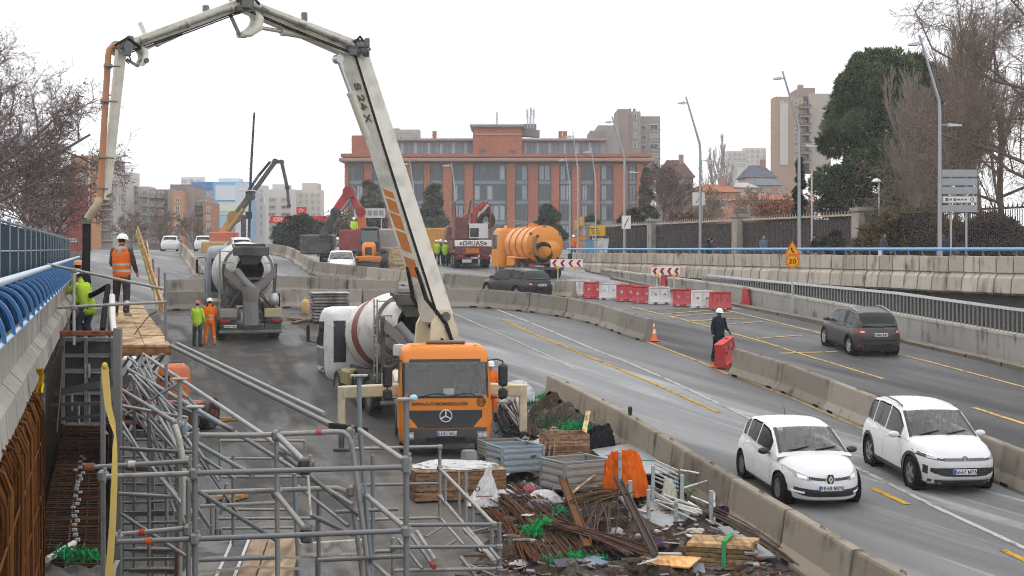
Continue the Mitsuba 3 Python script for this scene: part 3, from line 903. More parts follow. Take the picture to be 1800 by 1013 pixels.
b.w(384, 416, 361, 372, .2, (.62, .66, .5), 'matte', 'poster_panel', -.5)
b.w(414, 438, 322, 420, .3, (.58, .62, .66), 'matte', 'sheet', -.3)
b.w(372, 416, 379, 402, .4, (.28, .50, .60), 'matte', 'sheet', -.4)
b.w(378, 414, 312, 321, 5, (.62, .66, .72), 'matte', 'roof_room', 4)
flats('tall narrow white apartment block right of the wrapped building', 440, 466, 326, 330, (.60, .58, .56), 2, 6, 334, 14, (.3, .3, .3), seed=23, wfrac=.3)
b = flats('white apartment block with wide window bands behind the red station sign', 464, 515, 333, 340, (.58, .56, .53), 2, 5, 348, 13, (.16, .18, .2), seed=24, wfrac=.62)
b.w(475, 500, 323, 334, 8, (.55, .52, .5), 'matte', 'roof_room', 3)
b = flats('pale cream apartment block at the right end of the left skyline', 513, 565, 334, 350, (.60, .56, .50), 5, 6, 340, 12, (.35, .34, .33), seed=25, wfrac=.35)
b.w(528, 554, 321, 336, 8, (.50, .47, .43), 'matte', 'roof_room', 3)
flats('hazy pale flat topped block on the skyline left of the blue storey', 318, 357, 311, 700, (.68, .68, .68), 3, 1, 316, 8, (.55, .55, .56), seed=26)

# ---- petrol station: red canopy with white lettering, red square sign
t = Thing('station_canopy', 'long red petrol station canopy with white lettering on its edge', 'canopy')
d = 205
X = lambda p: (p - 900) / FOC * d
Z = lambda p: EYE - (p - 438) / FOC * d
t.add('fascia', box(((X(475) + X(572)) / 2, d + 4, Z(386)), (X(572) - X(475), 8, .95)), 'matte', (.55, .045, .04))
t.add('lettering', mv(text('CEPSA', .52), X(496), d - .02, Z(386)), 'matte', (.75, .72, .7))
for x in (482, 516, 566):
    t.add('column', box((X(x), d + 3, (Z(391) + 5) / 2), (.4, .4, Z(391) - 5)), 'matte', (.5, .5, .5))
t = Thing('station_sign', 'red square petrol station sign on a post above the canopy', 'sign')
t.add('board', box((X(531.5), d - 1, Z(375)), (1.25, .25, 1.6)), 'matte', (.6, .05, .045))
t.add('emblem', mv(torus(.22, .05, 14, 5, FRONT), X(531.5), d - 1.15, Z(371)), 'matte', (.75, .7, .7))
t.add('lettering', mv(text('CEPSA', .2), X(531.5), d - 1.13, Z(380)), 'matte', (.75, .7, .7))
t.add('post', box((X(531.5), d - 1, (Z(384) + 5.4) / 2), (.22, .22, Z(384) - 5.4)), 'matte', (.4, .1, .1))

# ================================================================ trees
def branches(seed, root, h, lean=(0, 0, 0), spread=.6, levels=4, kids=5, taper=.62, droop=0.0, r0=.2, seg=4, first=.25, up=.25):
    """Limbs as (points, radius) grown level by level."""
    r = rnd(seed)
    out = []

    def grow(p, d, L, rad, lev):
        pts = [p]
        sg = seg if lev < 2 else 2
        for k in range(sg):
            d = d + r.normal(0, .13, 3) + np.array([0, 0, up * .25 if lev else .1]) - np.array([0, 0, droop * .12 * lev])
            d /= np.linalg.norm(d)
            p = p + d * L / sg
            pts.append(p)
        out.append((np.array(pts), rad, lev))
        if lev >= levels:
            return
        n = kids if lev else kids + 3
        for i in range(n):
            t = first + (1 - first) * (i + r.random()) / n
            k = min(int(t * sg), sg - 1)
            q = pts[k] + (pts[k + 1] - pts[k]) * (t * sg - k)
            a = r.normal(0, 1, 3)
            a -= d * (a @ d)
            a /= np.linalg.norm(a)
            nd = d * (1 - spread) + a * spread + np.array([0, 0, up * .3])
            grow(q, nd / np.linalg.norm(nd), L * taper * (.7 + .5 * r.random()) * (1.15 - .5 * t), rad * (.5 if lev else .42), lev + 1)

    d0 = np.array([0, 0, 1.0]) + lean
    grow(np.asarray(root, float), d0 / np.linalg.norm(d0), h, r0, 0)
    return out


def limbs(bs, lev0, lev1, rmin=.006):
    g = [sweep(p, np.maximum(np.linspace(rad, rad * .45, len(p)), rmin), 6 if lev == 0 else 4, False) for p, rad, lev in bs if lev0 <= lev <= min(lev1, 1)]
    B = [(p, rad) for p, rad, lev in bs if max(lev0, 2) <= lev <= lev1]
    if B:                                    # the twigs, three-sided, all at once
        P, R = np.array([p for p, _ in B]), np.array([q for _, q in B])
        m, k = P.shape[:2]
        R = np.maximum(R[:, None] * np.linspace(1, .45, k), rmin)
        d = P[:, -1] - P[:, 0]
        x = np.cross(d, np.where(np.abs(d[:, 2:]) < .9 * np.linalg.norm(d, axis=1, keepdims=True), [0, 0, 1.0], [1.0, 0, 0]))
        x /= np.linalg.norm(x, axis=1, keepdims=True) + 1e-12
        y = np.cross(d, x)
        y /= np.linalg.norm(y, axis=1, keepdims=True) + 1e-12
        c = ring(1, 3)
        nv = x[:, None, None] * c[None, None, :, :1] + y[:, None, None] * c[None, None, :, 1:]
        V = P[:, :, None] + nv * R[:, :, None, None]
        i, j, l = np.meshgrid(np.arange(m), np.arange(k - 1), np.arange(3), indexing='ij')
        a, b = i * 3 * k + j * 3 + l, i * 3 * k + j * 3 + (l + 1) % 3
        g.append((V.reshape(-1, 3), np.vstack([np.stack([a, b, b + 3], -1).reshape(-1, 3), np.stack([a, b + 3, a + 3], -1).reshape(-1, 3)]), np.broadcast_to(nv, V.shape).reshape(-1, 3)))
    return join(g)


def leaves(pts, r, n, size, color, spread=.25, var=.35, tri=True, squash=1.0):
    """n small leaf-like faces about the points, coloured one by one."""
    c = pts[r.integers(0, len(pts), n)] + r.normal(0, spread, (n, 3)) * [1, 1, squash]
    a, b_ = r.normal(0, 1, (n, 3)), r.normal(0, 1, (n, 3))
    a /= np.linalg.norm(a, axis=1, keepdims=True)
    b_ -= a * (a * b_).sum(1, keepdims=True)
    b_ /= np.linalg.norm(b_, axis=1, keepdims=True)
    s = size * (.6 + .8 * r.random((n, 1)))
    v = np.stack([c - a * s, c + b_ * s * .5, c + a * s, c - b_ * s * .5], 1).reshape(-1, 3)
    q = np.arange(n)[:, None] * 4
    f = np.vstack([q + [0, 1, 2], q + [0, 2, 3]])
    nn = np.repeat(np.cross(a, b_), 4, 0)
    col = np.asarray(color) * (1 - var / 2 + var * r.random((n, 1))) if np.ndim(color) == 1 else np.asarray(color)[r.integers(0, len(color), n)]
    return (v, f, nn), np.repeat(col, 4, 0)


def bare_tree(name, label, px, py_top, d, zbase, seed, color, spread=.6, levels=4, kids=5, droop=0.0, r0=None, group=None, taper=.62, lean=(0, 0, 0), hfrac=.55, leaf=None, rmin=.012, up=.25, first=.25):
    base = at(px, 438, d)
    base[2] = zbase
    H = EYE - (py_top - 438) / FOC * d - zbase
    bs = branches(seed, base, H * hfrac, lean, spread, levels, kids, taper, droop, r0 or H * .022, first=first, up=up)
    t = Thing(name, label, 'tree', group)
    t.add('trunk', limbs(bs, 0, 1), 'matte', np.array(color) * .9)
    t.add('crown', limbs(bs, 2, 9, rmin), 'matte', color)
    if leaf:
        n, size, col, sp = leaf
        ends = np.vstack([p[len(p) // 2:] for p, _, lev in bs if lev >= levels - 1])
        g, c = leaves(ends, rnd(seed + 1), n, size, col, sp)
        t.add('leaf', g, 'matte', c, kind='stuff')
    return t


def conifer(name, label, px, d, zbase, ytop, wpx, color, seed, n=5000, shape='round', size=.16, trunk=(.10, .07, .05), cat='tree', group=None, lobes=26, low=.12, squash=.8, rs=1.0):
    """A crown of needle tufts gathered in uneven clumps, gaps between them."""
    r = rnd(seed)
    base = at(px, 438, d)
    base[2] = zbase
    H = EYE - (ytop - 438) / FOC * d - zbase
    W = wpx / FOC * d / 2
    t = Thing(name, label, cat, group)
    t.add('trunk', sweep([base, base + [0.1, 0, H * .4], base + [0, 0, H * .9]], [H * .022, H * .016, H * .004], 8), 'matte', trunk)
    C, R = [], []
    for k in range(lobes):
        h = low + (1 - low) * (k + r.random()) / lobes
        if shape == 'round':
            w_ = W * math.sin(math.pi * min(.97, .12 + .86 * (h - low) / (1 - low))) ** .7
        else:
            w_ = W * (1 - h) ** .8 + .04 * W
        a = r.random() * 2 * math.pi
        q = r.random() ** .35 * .85
        C.append(base + [math.cos(a) * w_ * q, math.sin(a) * w_ * q, h * H * .97])
        R.append(rs * W * (.18 + .18 * r.random()) * (1 if shape == 'round' else .35 + .9 * (1 - h)))
    C, R = np.array(C), np.array(R)
    i = r.integers(0, lobes, n)
    u = r.normal(0, 1, (n, 3))
    u /= np.linalg.norm(u, axis=1, keepdims=True)
    c = C[i] + u * (R[i] * (.55 + .5 * r.random(n)))[:, None] * [1, 1, squash]
    k = 7
    tip = u[:, None] + r.normal(0, .55, (n, k, 3)) + [0, 0, .35]
    tip /= np.linalg.norm(tip, axis=2, keepdims=True)
    sd = np.cross(tip, r.normal(0, 1, (n, k, 3)))
    sd /= np.linalg.norm(sd, axis=2, keepdims=True)
    s = size * (.7 + .7 * r.random((n, k, 1)))
    P = np.stack([c[:, None] - sd * s * .16, c[:, None] + sd * s * .16, c[:, None] + tip * s], 2).reshape(-1, 3)
    f = np.arange(len(P)).reshape(-1, 3)
    nn = np.repeat(np.cross(tip, sd).reshape(-1, 3), 3, 0)
    col = np.asarray(color) * (.45 + 1.1 * r.random(lobes))[i][:, None] * (.75 + .5 * r.random((n, 1)))
    t.add('crown', (P, f, nn), 'matte', np.repeat(col, 3 * k, 0))
    return t


PINE = (.085, .125, .058)
conifer('pine_tree', 'huge dark green pine with a broad rounded crown behind the park fence', 1548, 110, 5.2, 92, 262, PINE, 1, 40000, size=.30, lobes=150, low=.12, rs=.72)
conifer('pine_tree', 'second dark pine whose top shows behind the big pine and lamp post', 1615, 116, 5.2, 100, 130, (.05, .065, .03), 2, 12000, size=.34, lobes=40, low=.4)
conifer('cypress', 'slim dark green cypress behind the lamp post left of the big pine', 1406, 104, 5.2, 277, 40, (.018, .035, .022), 3, 4000, 'cone', .2, lobes=40, low=.03)
conifer('fir_tree', 'narrow dark conifer at the right corner of the brick office', 1137, 175, 5, 296, 54, (.045, .065, .045), 4, 3000, 'cone', .4, lobes=34, low=.05)
conifer('fir_tree', 'broad dull green conifer in front of the office behind the crane truck', 762, 180, 5, 326, 92, (.085, .10, .07), 5, 2600, 'cone', .5, lobes=44, low=.03)
conifer('fir_tree', 'brownish green conifer at the left end of the brick office', 650, 190, 5, 318, 92, (.125, .11, .08), 6, 2300, 'cone', .5, lobes=44, low=.03)
conifer('fir_tree', 'low green conifer between office and orange tanker truck', 965, 170, 5, 366, 60, (.04, .06, .035), 7, 3000, 'round', .4, lobes=24, low=.1)
conifer('evergreen_bush', 'wide dark green hedge bush beneath the red station canopy', 535, 160, 5, 389, 112, (.035, .05, .04), 8, 5000, 'round', .4, lobes=40, low=.1, cat='bush')
conifer('evergreen_bush', 'dark green bush right of the orange tanker truck', 1040, 150, 5, 385, 44, (.04, .06, .03), 9, 2000, 'round', .35, lobes=20, low=.1, cat='bush')
conifer('evergreen_bush', 'dark shrub under the fir at the office corner', 1110, 140, 5, 372, 60, (.06, .062, .04), 19, 2500, 'round', .35, lobes=20, low=.1, cat='bush')

TW = (.115, .078, .068)
bare_tree('bare_tree', 'large bare plane tree with hanging seed balls above the mesh fence', -80, -400, 50, 4.7, 21, (.21, .16, .155), .62, 5, 5, 0.05, .2, hfrac=.40, taper=.68, leaf=(1500, .05, (.07, .05, .045), .12), rmin=.008, first=.15)
bare_tree('bare_tree', 'second bare plane tree at the picture edge behind the mesh fence', -130, -380, 58, 4.7, 22, (.21, .16, .155), .62, 5, 5, 0.05, .2, hfrac=.42, taper=.68, leaf=(1500, .05, (.07, .05, .045), .12), rmin=.009, first=.15)
bare_tree('bare_tree', 'smaller brown bare tree low behind the fence beside the dark red block', 62, 90, 85, 4.7, 23, (.14, .10, .09), .62, 4, 7, 0.05, .2, hfrac=.45, taper=.68, leaf=(1500, .07, (.09, .06, .055), .2), rmin=.014, first=.15)
bare_tree('bare_tree', 'bare brown tree with drooping limbs reaching in from the right edge', 1850, -420, 78, 5.1, 24, (.20, .155, .13), .66, 5, 6, .35, .26, hfrac=.48, taper=.68, rmin=.009, up=.1, lean=(-.1, 0, 0))
for i, (px, yt, d, c) in enumerate(((1600, 170, 98, (.27, .23, .20)), (1622, 140, 99, (.30, .255, .225)), (1645, 115, 101, (.27, .225, .19)), (1675, 95, 98, (.28, .22, .19)), (1700, 85, 96, (.25, .20, .17)), (1735, 60, 92, (.24, .19, .16)), (1770, 60, 95, (.23, .18, .15)))):
    bare_tree('bare_tree', '%s fine twigged bare tree of the row right of the big pine' % ORD[i], px, yt, d, 5.2, 30 + i, c, .24, 4, 6, 0, .13, 'fine twigged bare trees by the pine', .62, hfrac=.72, rmin=.011, up=.5, first=.15)
bare_tree('bare_tree', 'thick brown bare tree with arching boughs behind the grey direction sign', 1770, -60, 88, 5.2, 41, (.22, .17, .14), .66, 5, 5, .3, .22, hfrac=.5, taper=.68, rmin=.012, up=.15)
bare_tree('bare_tree', 'reddish bare shrub tree right of the fir at the office corner', 1190, 326, 150, 5, 42, (.14, .07, .06), .6, 4, 7, 0, .12, hfrac=.5, rmin=.02, leaf=(500, .12, (.12, .05, .045), .3))
bare_tree('autumn_tree', 'small tree with sparse russet leaves behind the park fence', 1352, 318, 112, 5.2, 43, (.16, .10, .08), .6, 4, 6, 0, .1, hfrac=.5, rmin=.014, leaf=(2600, .1, (.26, .10, .05), .35))
bare_tree('autumn_tree', 'taller russet leaved tree against the tan tower', 1392, 285, 130, 5.2, 44, (.18, .11, .09), .6, 4, 6, 0, .1, hfrac=.5, rmin=.016, leaf=(2200, .12, (.28, .13, .07), .4))
for i, px in enumerate((1258, 1270, 1283)):
    bare_tree('poplar_tree', '%s of three slender pale bare poplars left of the white distant block' % ORD[i], px, (272, 258, 266)[i], 260, 5, 50 + i, (.36, .33, .31), .2, 3, 7, 0, .12, 'bare poplars', .5, hfrac=.8, rmin=.03, up=.8, first=.15)
bare_tree('bare_tree', 'grey bare tree before the left end of the brick office', 590, 345, 185, 5, 54, (.14, .11, .09), .6, 4, 6, 0, .14, hfrac=.5, rmin=.024, leaf=(1500, .18, (.11, .085, .06), .5))
for i, px in enumerate((232, 282, 344)):
    bare_tree('bare_tree', ('left', 'middle', 'right')[i] + ' one of three small bare street trees before the left apartment blocks', px, 330, 165, 5, 70 + i, (.22, .17, .14), .55, 3, 7, 0, .1, hfrac=.5, rmin=.03)
bare_tree('bare_tree', 'dark bare tree before the dark red hipped house', 1172, 230, 165, 5, 61, (.15, .10, .09), .55, 4, 7, 0, .12, hfrac=.55, rmin=.018)
bare_tree('bare_tree', 'thin bare tree before the terracotta villa', 1262, 285, 150, 5, 62, (.22, .17, .14), .55, 4, 6, 0, .1, hfrac=.55, rmin=.016)
bare_tree('bare_tree', 'bare tree between the terracotta villa and the orange rendered house', 1310, 275, 140, 5, 63, (.22, .16, .13), .55, 4, 6, 0, .1, hfrac=.55, rmin=.016)
conifer('hedge', 'tall pale brown grassy shrub behind the bars right of the last pillar', 1600, 86, 5.15, 380, 190, (.15, .12, .06), 10, 4500, 'round', .4, lobes=50, low=.05, cat='shrub', squash=.6)
conifer('hedge', 'dark reddish brush behind the fence under the direction sign', 1745, 84, 5.15, 388, 130, (.15, .095, .08), 11, 3500, 'round', .4, lobes=40, low=.05, cat='shrub', squash=.6)
conifer('hedge', 'low grey green shrub left of the stone pillar by the pine', 1465, 92, 5.15, 412, 60, (.07, .075, .055), 12, 1500, 'round', .25, lobes=20, low=.05, cat='shrub', squash=.6)

# ================================================================ park fence with stone pillars
XPF = lambda y: float(XL(y, 44.0))
pf = Thing('park_fence', 'long iron bar park fence with spiked pale coping between stone pillars', 'fence')
ys = [73, 89, 106, 122.5, 139]
for i, y in enumerate(ys[1:]):
    x = XPF(y)
    p = pf.add('pillar', box((x, y, 6.5), (.9, .9, 3.3), .03, 15), 'concrete', (.36, .33, .29))
    pf.add('pillar_cap', box((x, y, 8.27), (1.1, 1.1, .24), .04, 15), 'concrete', (.30, .28, .25), under=p)
for i in range(4):
    a, b_ = np.array([XPF(ys[i]), ys[i]]), np.array([XPF(ys[i + 1]), ys[i + 1]])
    n = int((ys[i + 1] - ys[i]) / .19)
    zt = 8.0
    bars = [box((*(a + (b_ - a) * (k + .5) / n), 6.55), (.035, .035, 2.75)) for k in range(n)]
    pf.add('bar', join(bars), 'matte', (.045, .042, .045), kind='stuff')
    pf.add('plinth', bar((*a, 5.2), (*b_, 5.2), .4, .5), 'concrete', (.24, .22, .2))
    if i > 0:
        pf.add('screen', bar((*(a + [0.12, 0.1]), 6.6), (*(b_ + [0.12, 0.1]), 6.6), .02, 2.4), 'matte', (.135, .12, .12))
    pf.add('coping', bar((*a, zt), (*b_, zt), .16, .10), 'concrete', (.46, .40, .33) if i else (.08, .075, .07))
    pf.add('spike', join([tube((*(a + (b_ - a) * (k + .5) / n * 1.0), zt + .05), (*(a + (b_ - a) * (k + .5) / n), zt + .28), .045, 4, .005) for k in range(0, n, 2)]), 'matte', (.4, .35, .3) if i else (.07, .065, .06), kind='stuff')

# ================================================================ lamp posts, signs
def lamp_post(label, px, d, ytop, zb, lean=-.085, bend=.3, arm=-.45, low=.62, group='tall grey street lamps', color=(.36, .37, .39), r0=.1, second=True):
    t = Thing('street_lamp', label, 'street lamp', group)
    b_ = at(px, 438, d)
    b_[2] = zb
    zt = EYE - (ytop - 438) / FOC * d
    H = zt - zb
    k = b_ + [0, 0, H * (1 - bend)]
    top = k + [lean * H, 0, H * bend]
    t.add('pole', sweep([b_, b_ + [0, 0, H * .35], k - [0, 0, .3], k + [lean * .05 * H, 0, .25], top], [r0, r0 * .85, r0 * .72, r0 * .7, r0 * .45], 8), 'metal', color)
    t.add('base_collar', tube(b_, b_ + [0, 0, .9], r0 * 1.35, 8), 'metal', color)
    h = top - [lean * .12 * H, 0, H * .04]
    a = t.add('arm', tube(h, h + [arm * .4, 0, .05], .035, 6), 'metal', color)
    t.add('lamp_head', hexa([(h[0] + arm * (.4 + .9 * i), h[1] + w * (.16 - .05 * i), h[2] + z) for w in (-1, 1) for i in (0, 1) for z in ((-.05, .12) if i == 0 else (-.03, .03))]), 'metal', (.5, .5, .52), under=a)
    if second:
        h = b_ + [0, 0, H * low]
        a = t.add('arm', tube(h, h + [.35, 0, .03], .03, 6), 'metal', color)
        t.add('lamp_head', hexa([(h[0] + .35 + .55 * i, h[1] + w * .12, h[2] + z) for w in (-1, 1) for i in (0, 1) for z in ((-.04, .09) if i == 0 else (-.03, .03))]), 'metal', (.5, .5, .52), under=a)
    return t


YL = lambda px: 35 * FOC / (px - 180)
lamp_post('tall street lamp beside the grey direction sign', 1652, YL(1652), 62, 5.0)
lamp_post('tall street lamp rising behind the yellow warning signs', 1405, YL(1405), 125, 5.0)
lamp_post('tall street lamp before the terracotta villa', 1231, YL(1231), 170, 5.0)
lamp_post('street lamp carrying the white square road sign', 1098, YL(1098), 205, 5.0, r0=.12)
for px, yt, d, lab, arm in ((1016, 232, 112, 'thin street lamp in front of the office just right of its middle', -.5), (1002, 275, 118, 'thin grey lamp post behind the orange tanker truck', -.5), (1047, 260, 118, 'leaning thin lamp post before the right half of the office', -.5), (800, 285, 130, 'thin bluish lamp post behind the red crane truck with its head over the boom', -.6), (727, 282, 140, 'thin lamp post behind the boom before the office', -.6)):
    lamp_post(lab, px, d, yt, 5.0, lean=-.04, arm=arm, r0=.07, second=False, group='thin lamp posts before the office', color=(.42, .45, .47))
t = Thing('street_lamp', 'pale curved street lamp above the grey mixer at the far barrier', 'street lamp')
p = at(466, 438, 128)
p[2] = 5.2
zt = EYE - (335 - 438) / FOC * 128
t.add('pole', sweep([p, p + [0, 0, zt - p[2] - 1.3], p + [-.15, 0, zt - p[2] - .4], p + [-.9, 0, zt - p[2]], p + [-1.5, 0, zt - p[2]]], [.1, .08, .07, .06, .05], 7), 'metal', (.5, .5, .5))
t.add('lamp_head', box((p[0] - 1.8, p[1], zt), (.7, .25, .12), .04), 'metal', (.55, .55, .55))
t.add('base', box((p[0], p[1], 5.4), (1.0, .8, .7), .1), 'concrete', (.4, .38, .35))
t = Thing('street_lamp', 'short white dome street lamp behind the park fence by the pine', 'street lamp')
p = at(1545, 438, 92)
p[2] = 5.2
zt = EYE - (320 - 438) / FOC * 92
t.add('pole', tube(p, [p[0], p[1], zt], .05, 7), 'paint', (.62, .62, .6))
t.add('lamp_shade', mv(lathe([(0, .22), (.16, .18), (.28, .05), (.3, 0), (0, -.03)], 14), p[0] - .15, p[1], zt), 'paint', (.75, .75, .73))
t = Thing('pole', 'pale thin post behind the lamp with the warning signs', 'post')
p = at(1427, 438, 80)
t.add('', tube((p[0], 80, 5), (p[0], 80, EYE + (438 - 300) / FOC * 80), .05, 7), 'metal', (.5, .5, .5))
t = Thing('pole', 'pale flag pole in front of the ochre block on the left', 'post')
p = at(157, 438, 160)
t.add('', tube((p[0], 160, 4.8), (p[0], 160, EYE + (438 - 265) / FOC * 160), .09, 7), 'metal', (.55, .53, .5))

# grey direction sign
t = Thing('direction_sign', 'stack of grey direction panels, one with white lettering, on two posts', 'sign')
d = 66
X = lambda p: (p - 900) / FOC * d
Z = lambda p: EYE - (p - 438) / FOC * d
for x in (1673, 1700):
    t.add('post', tube((X(x), d + .12, 5), (X(x), d + .12, Z(302)), .05, 7), 'metal', (.4, .41, .42))
for i, y in enumerate((305, 320, 335, 351, 367)):
    k = t.add('panel', box((X(1687), d, Z(y)), (X(1718) - X(1656), .05, .31), .01), 'metal' if i != 3 else 'matte', (.30, .33, .36) if i != 3 else (.30, .31, .33))
    if i == 3:
        t.add('legend', mv(box((0, 0, 0), (1.42, .01, .24)), X(1687), d - .03, Z(y)), 'matte', (.70, .71, .70), under=k)
        t.add('lettering', mv(join(*[box((x, 0, 0), (w, .01, h)) for x, w, h in ((-.56, .14, .14), (-.40, .10, .09), (-.22, .12, .12), (-.06, .14, .08), (.10, .10, .08), (.24, .10, .08))], mv(xf(FRONT, torus(.07, .018, 14, 4)), .52, 0, 0)), X(1687), d - .04, Z(y)), 'matte', (.14, .15, .17), under=k)
t = Thing('road_sign', 'white square road sign with a black slanting line on a lamp post', 'sign')
d = YL(1098) - .25
X = lambda p: (p - 900) / FOC * d
Z = lambda p: EYE - (p - 438) / FOC * d
t.add('board', box((X(1101), d, Z(391)), (.62, .04, .9), .01), 'matte', (.74, .74, .74))
t.add('slanting_line', mv(front([(-.17, -.3), (-.12, -.33), (.17, .28), (.12, .31)], .01), X(1101), d - .03, Z(391)), 'matte', (.05, .05, .06))
t.add('edge', mv(join([box((0, 0, z), (.6, .012, .02)) for z in (-.43, .43)] + [box((x, 0, 0), (.02, .012, .84)) for x in (-.29, .29)]), X(1101), d - .027, Z(391)), 'matte', (.3, .3, .32))
t = Thing('road_sign', 'white board with dark figures before the terracotta villa', 'sign')
p = at(1228, 350, 118)
t.add('board', box(tuple(p), (.95, .05, 1.0), .01), 'matte', (.70, .70, .68))
t.add('slanting_line', mv(front([(-.25, -.3), (-.18, -.34), (.25, .28), (.18, .32)], .01), p[0], p[1] - .04, p[2]), 'matte', (.3, .3, .32))
t.add('post', tube((p[0] + .3, p[1] + .08, 5), (p[0] + .3, p[1] + .08, p[2] + .4), .05, 6), 'metal', (.4, .4, .4))
# warning triangle over a 20 limit
SY, OR, BK = (.72, .36, .015), (.70, .16, .02), (.02, .018, .016)
p = gp(1393, 556)
d = p[1]
X = lambda q: (q - 900) / FOC * d
Z = lambda q: EYE - (q - 438) / FOC * d
t = Thing('warning_sign', 'orange bordered yellow triangle with a crooked lane arrow above the speed limit', 'sign')
R = .31
tri = lambda s: [(-s, -s * .58), (s, -s * .58), (0, s * 1.15)]
t.add('plate', mv(front(tri(.36), .03), X(1393), d, Z(440)), 'matte', OR)
t.add('face', mv(front(tri(.26), .008), X(1393), d - .021, Z(440)), 'matte', SY)
t.add('arrow', mv(front([(-.03, -.1), (.03, -.1), (.03, -.01), (-.05, .04), (-.05, .08), (-.02, .08), (-.07, .16), (-.12, .08), (-.09, .08), (-.09, .02), (-.03, -.03)], .008), X(1394), d - .03, Z(441)), 'matte', BK)
t = Thing('speed_limit_sign', 'round yellow 20 speed limit with an orange ring on a grey post', 'sign')
disc = lambda r_, n=24: [(math.cos(a) * r_, math.sin(a) * r_) for a in np.arange(n) * 2 * math.pi / n]
t.add('plate', mv(front(disc(.31), .03), X(1393), d, Z(459.5)), 'matte', OR)
t.add('face', mv(front(disc(.235), .008), X(1393), d - .021, Z(459.5)), 'matte', SY)
t.add('lettering', mv(text('20', .19, .006), X(1393), d - .03, Z(459.5)), 'matte', BK)
t.add('post', bar((X(1393), d + .05, p[2] - .05), (X(1393), d + .05, Z(432)), .08, .05), 'metal', (.45, .46, .46))

# ================================================================ vehicles (their front looks along -y, ground at z = 0)
WHITE_P, BLACK, RUBBER, DGLASS, CHROME = (.58, .59, .60), (.012, .012, .014), (.022, .021, .021), (.016, .021, .023), (.55, .56, .58)


class Shell:
    """A body of stacked plan outlines: layers (z, half width, front y, rear y)."""

    def __init__(s, layers, nf=3.6, nr=4.5):
        s.L, s.nf, s.nr = np.asarray(layers, float), nf, nr
        s.c = float(s.L[:, 2:].mean())

    def par(s, z):
        return [np.interp(z, s.L[:, 0], s.L[:, k]) for k in (1, 2, 3)]

    def fy(s, x, z, rear=False):
        w, f, r = s.par(z)
        e, n = (r, s.nr) if rear else (f, s.nf)
        q = np.clip(1 - (np.abs(x) / w) ** n, 0, 1) ** (1 / n)
        return s.c + (e - s.c) * q

    def sx(s, y, z):
        w, f, r = s.par(z)
        e, n = np.where(y < s.c, f, r), np.where(y < s.c, s.nf, s.nr)
        return w * np.clip(1 - np.abs((y - s.c) / (e - s.c)) ** n, 0, 1) ** (1 / n)

    def mesh(s, n=64):
        R = []
        for z, w, f, r in s.L:
            a = np.arange(n) * 2 * np.pi / n + np.pi / n
            ca, sa = np.cos(a), np.sin(a)
            nn = np.where(sa < 0, s.nf, s.nr)
            rr = (np.abs(ca) ** nn + np.abs(sa) ** nn) ** (-1 / nn)
            R.append(np.stack([w * ca * rr, s.c + np.where(sa < 0, s.c - f, r - s.c) * sa * rr, np.full(n, z)], 1))
        return loft(R)

    def front(s, x0, x1, zl, zh, out=.006, n=7, rear=False, thick=.0):
        """A panel on the nose between x0 and x1; zl, zh numbers or functions of t from 0 to 1."""
        t = np.linspace(0, 1, n)
        f = lambda q: np.array([q(a) for a in t]) if callable(q) else np.broadcast_to(np.asarray(q, float), n) if np.ndim(q) == 0 else np.interp(t, np.linspace(0, 1, len(q)), q)
        X = np.repeat((x0 + (x1 - x0) * t)[:, None], 5, 1)
        u = np.linspace(0, 1, 5)
        Z = f(zl)[:, None] * (1 - u) + f(zh)[:, None] * u
        Y = s.fy(X, Z, rear) + (out if rear else -out)
        return patch(np.stack([X, Y, Z], -1), thick)

    def side(s, y0, y1, zl, zh, sgn=1, out=.006, n=5):
        t = np.linspace(0, 1, n)
        f = lambda q: np.interp(t, np.linspace(0, 1, np.size(q)), np.atleast_1d(q))
        Y = np.repeat((y0 + (y1 - y0) * t)[:, None], 5, 1)
        u = np.linspace(0, 1, 5)
        Z = f(zl)[:, None] * (1 - u) + f(zh)[:, None] * u
        X = sgn * (s.sx(Y, Z) + out)
        return patch(np.stack([X, Y, Z], -1))


def to_man(mesh):
    if mesh.volume < 0:
        mesh = trimesh.Trimesh(mesh.vertices, mesh.faces[:, ::-1], process=False)
    return m3.Manifold(m3.Mesh(np.asarray(mesh.vertices, np.float32), np.asarray(mesh.faces, np.uint32)))


def cyl_x(r, x0, x1, y, z, n=32):
    return m3.Manifold.cylinder(x1 - x0, r, r, n).rotate((0, 90, 0)).translate((x0, y, z))


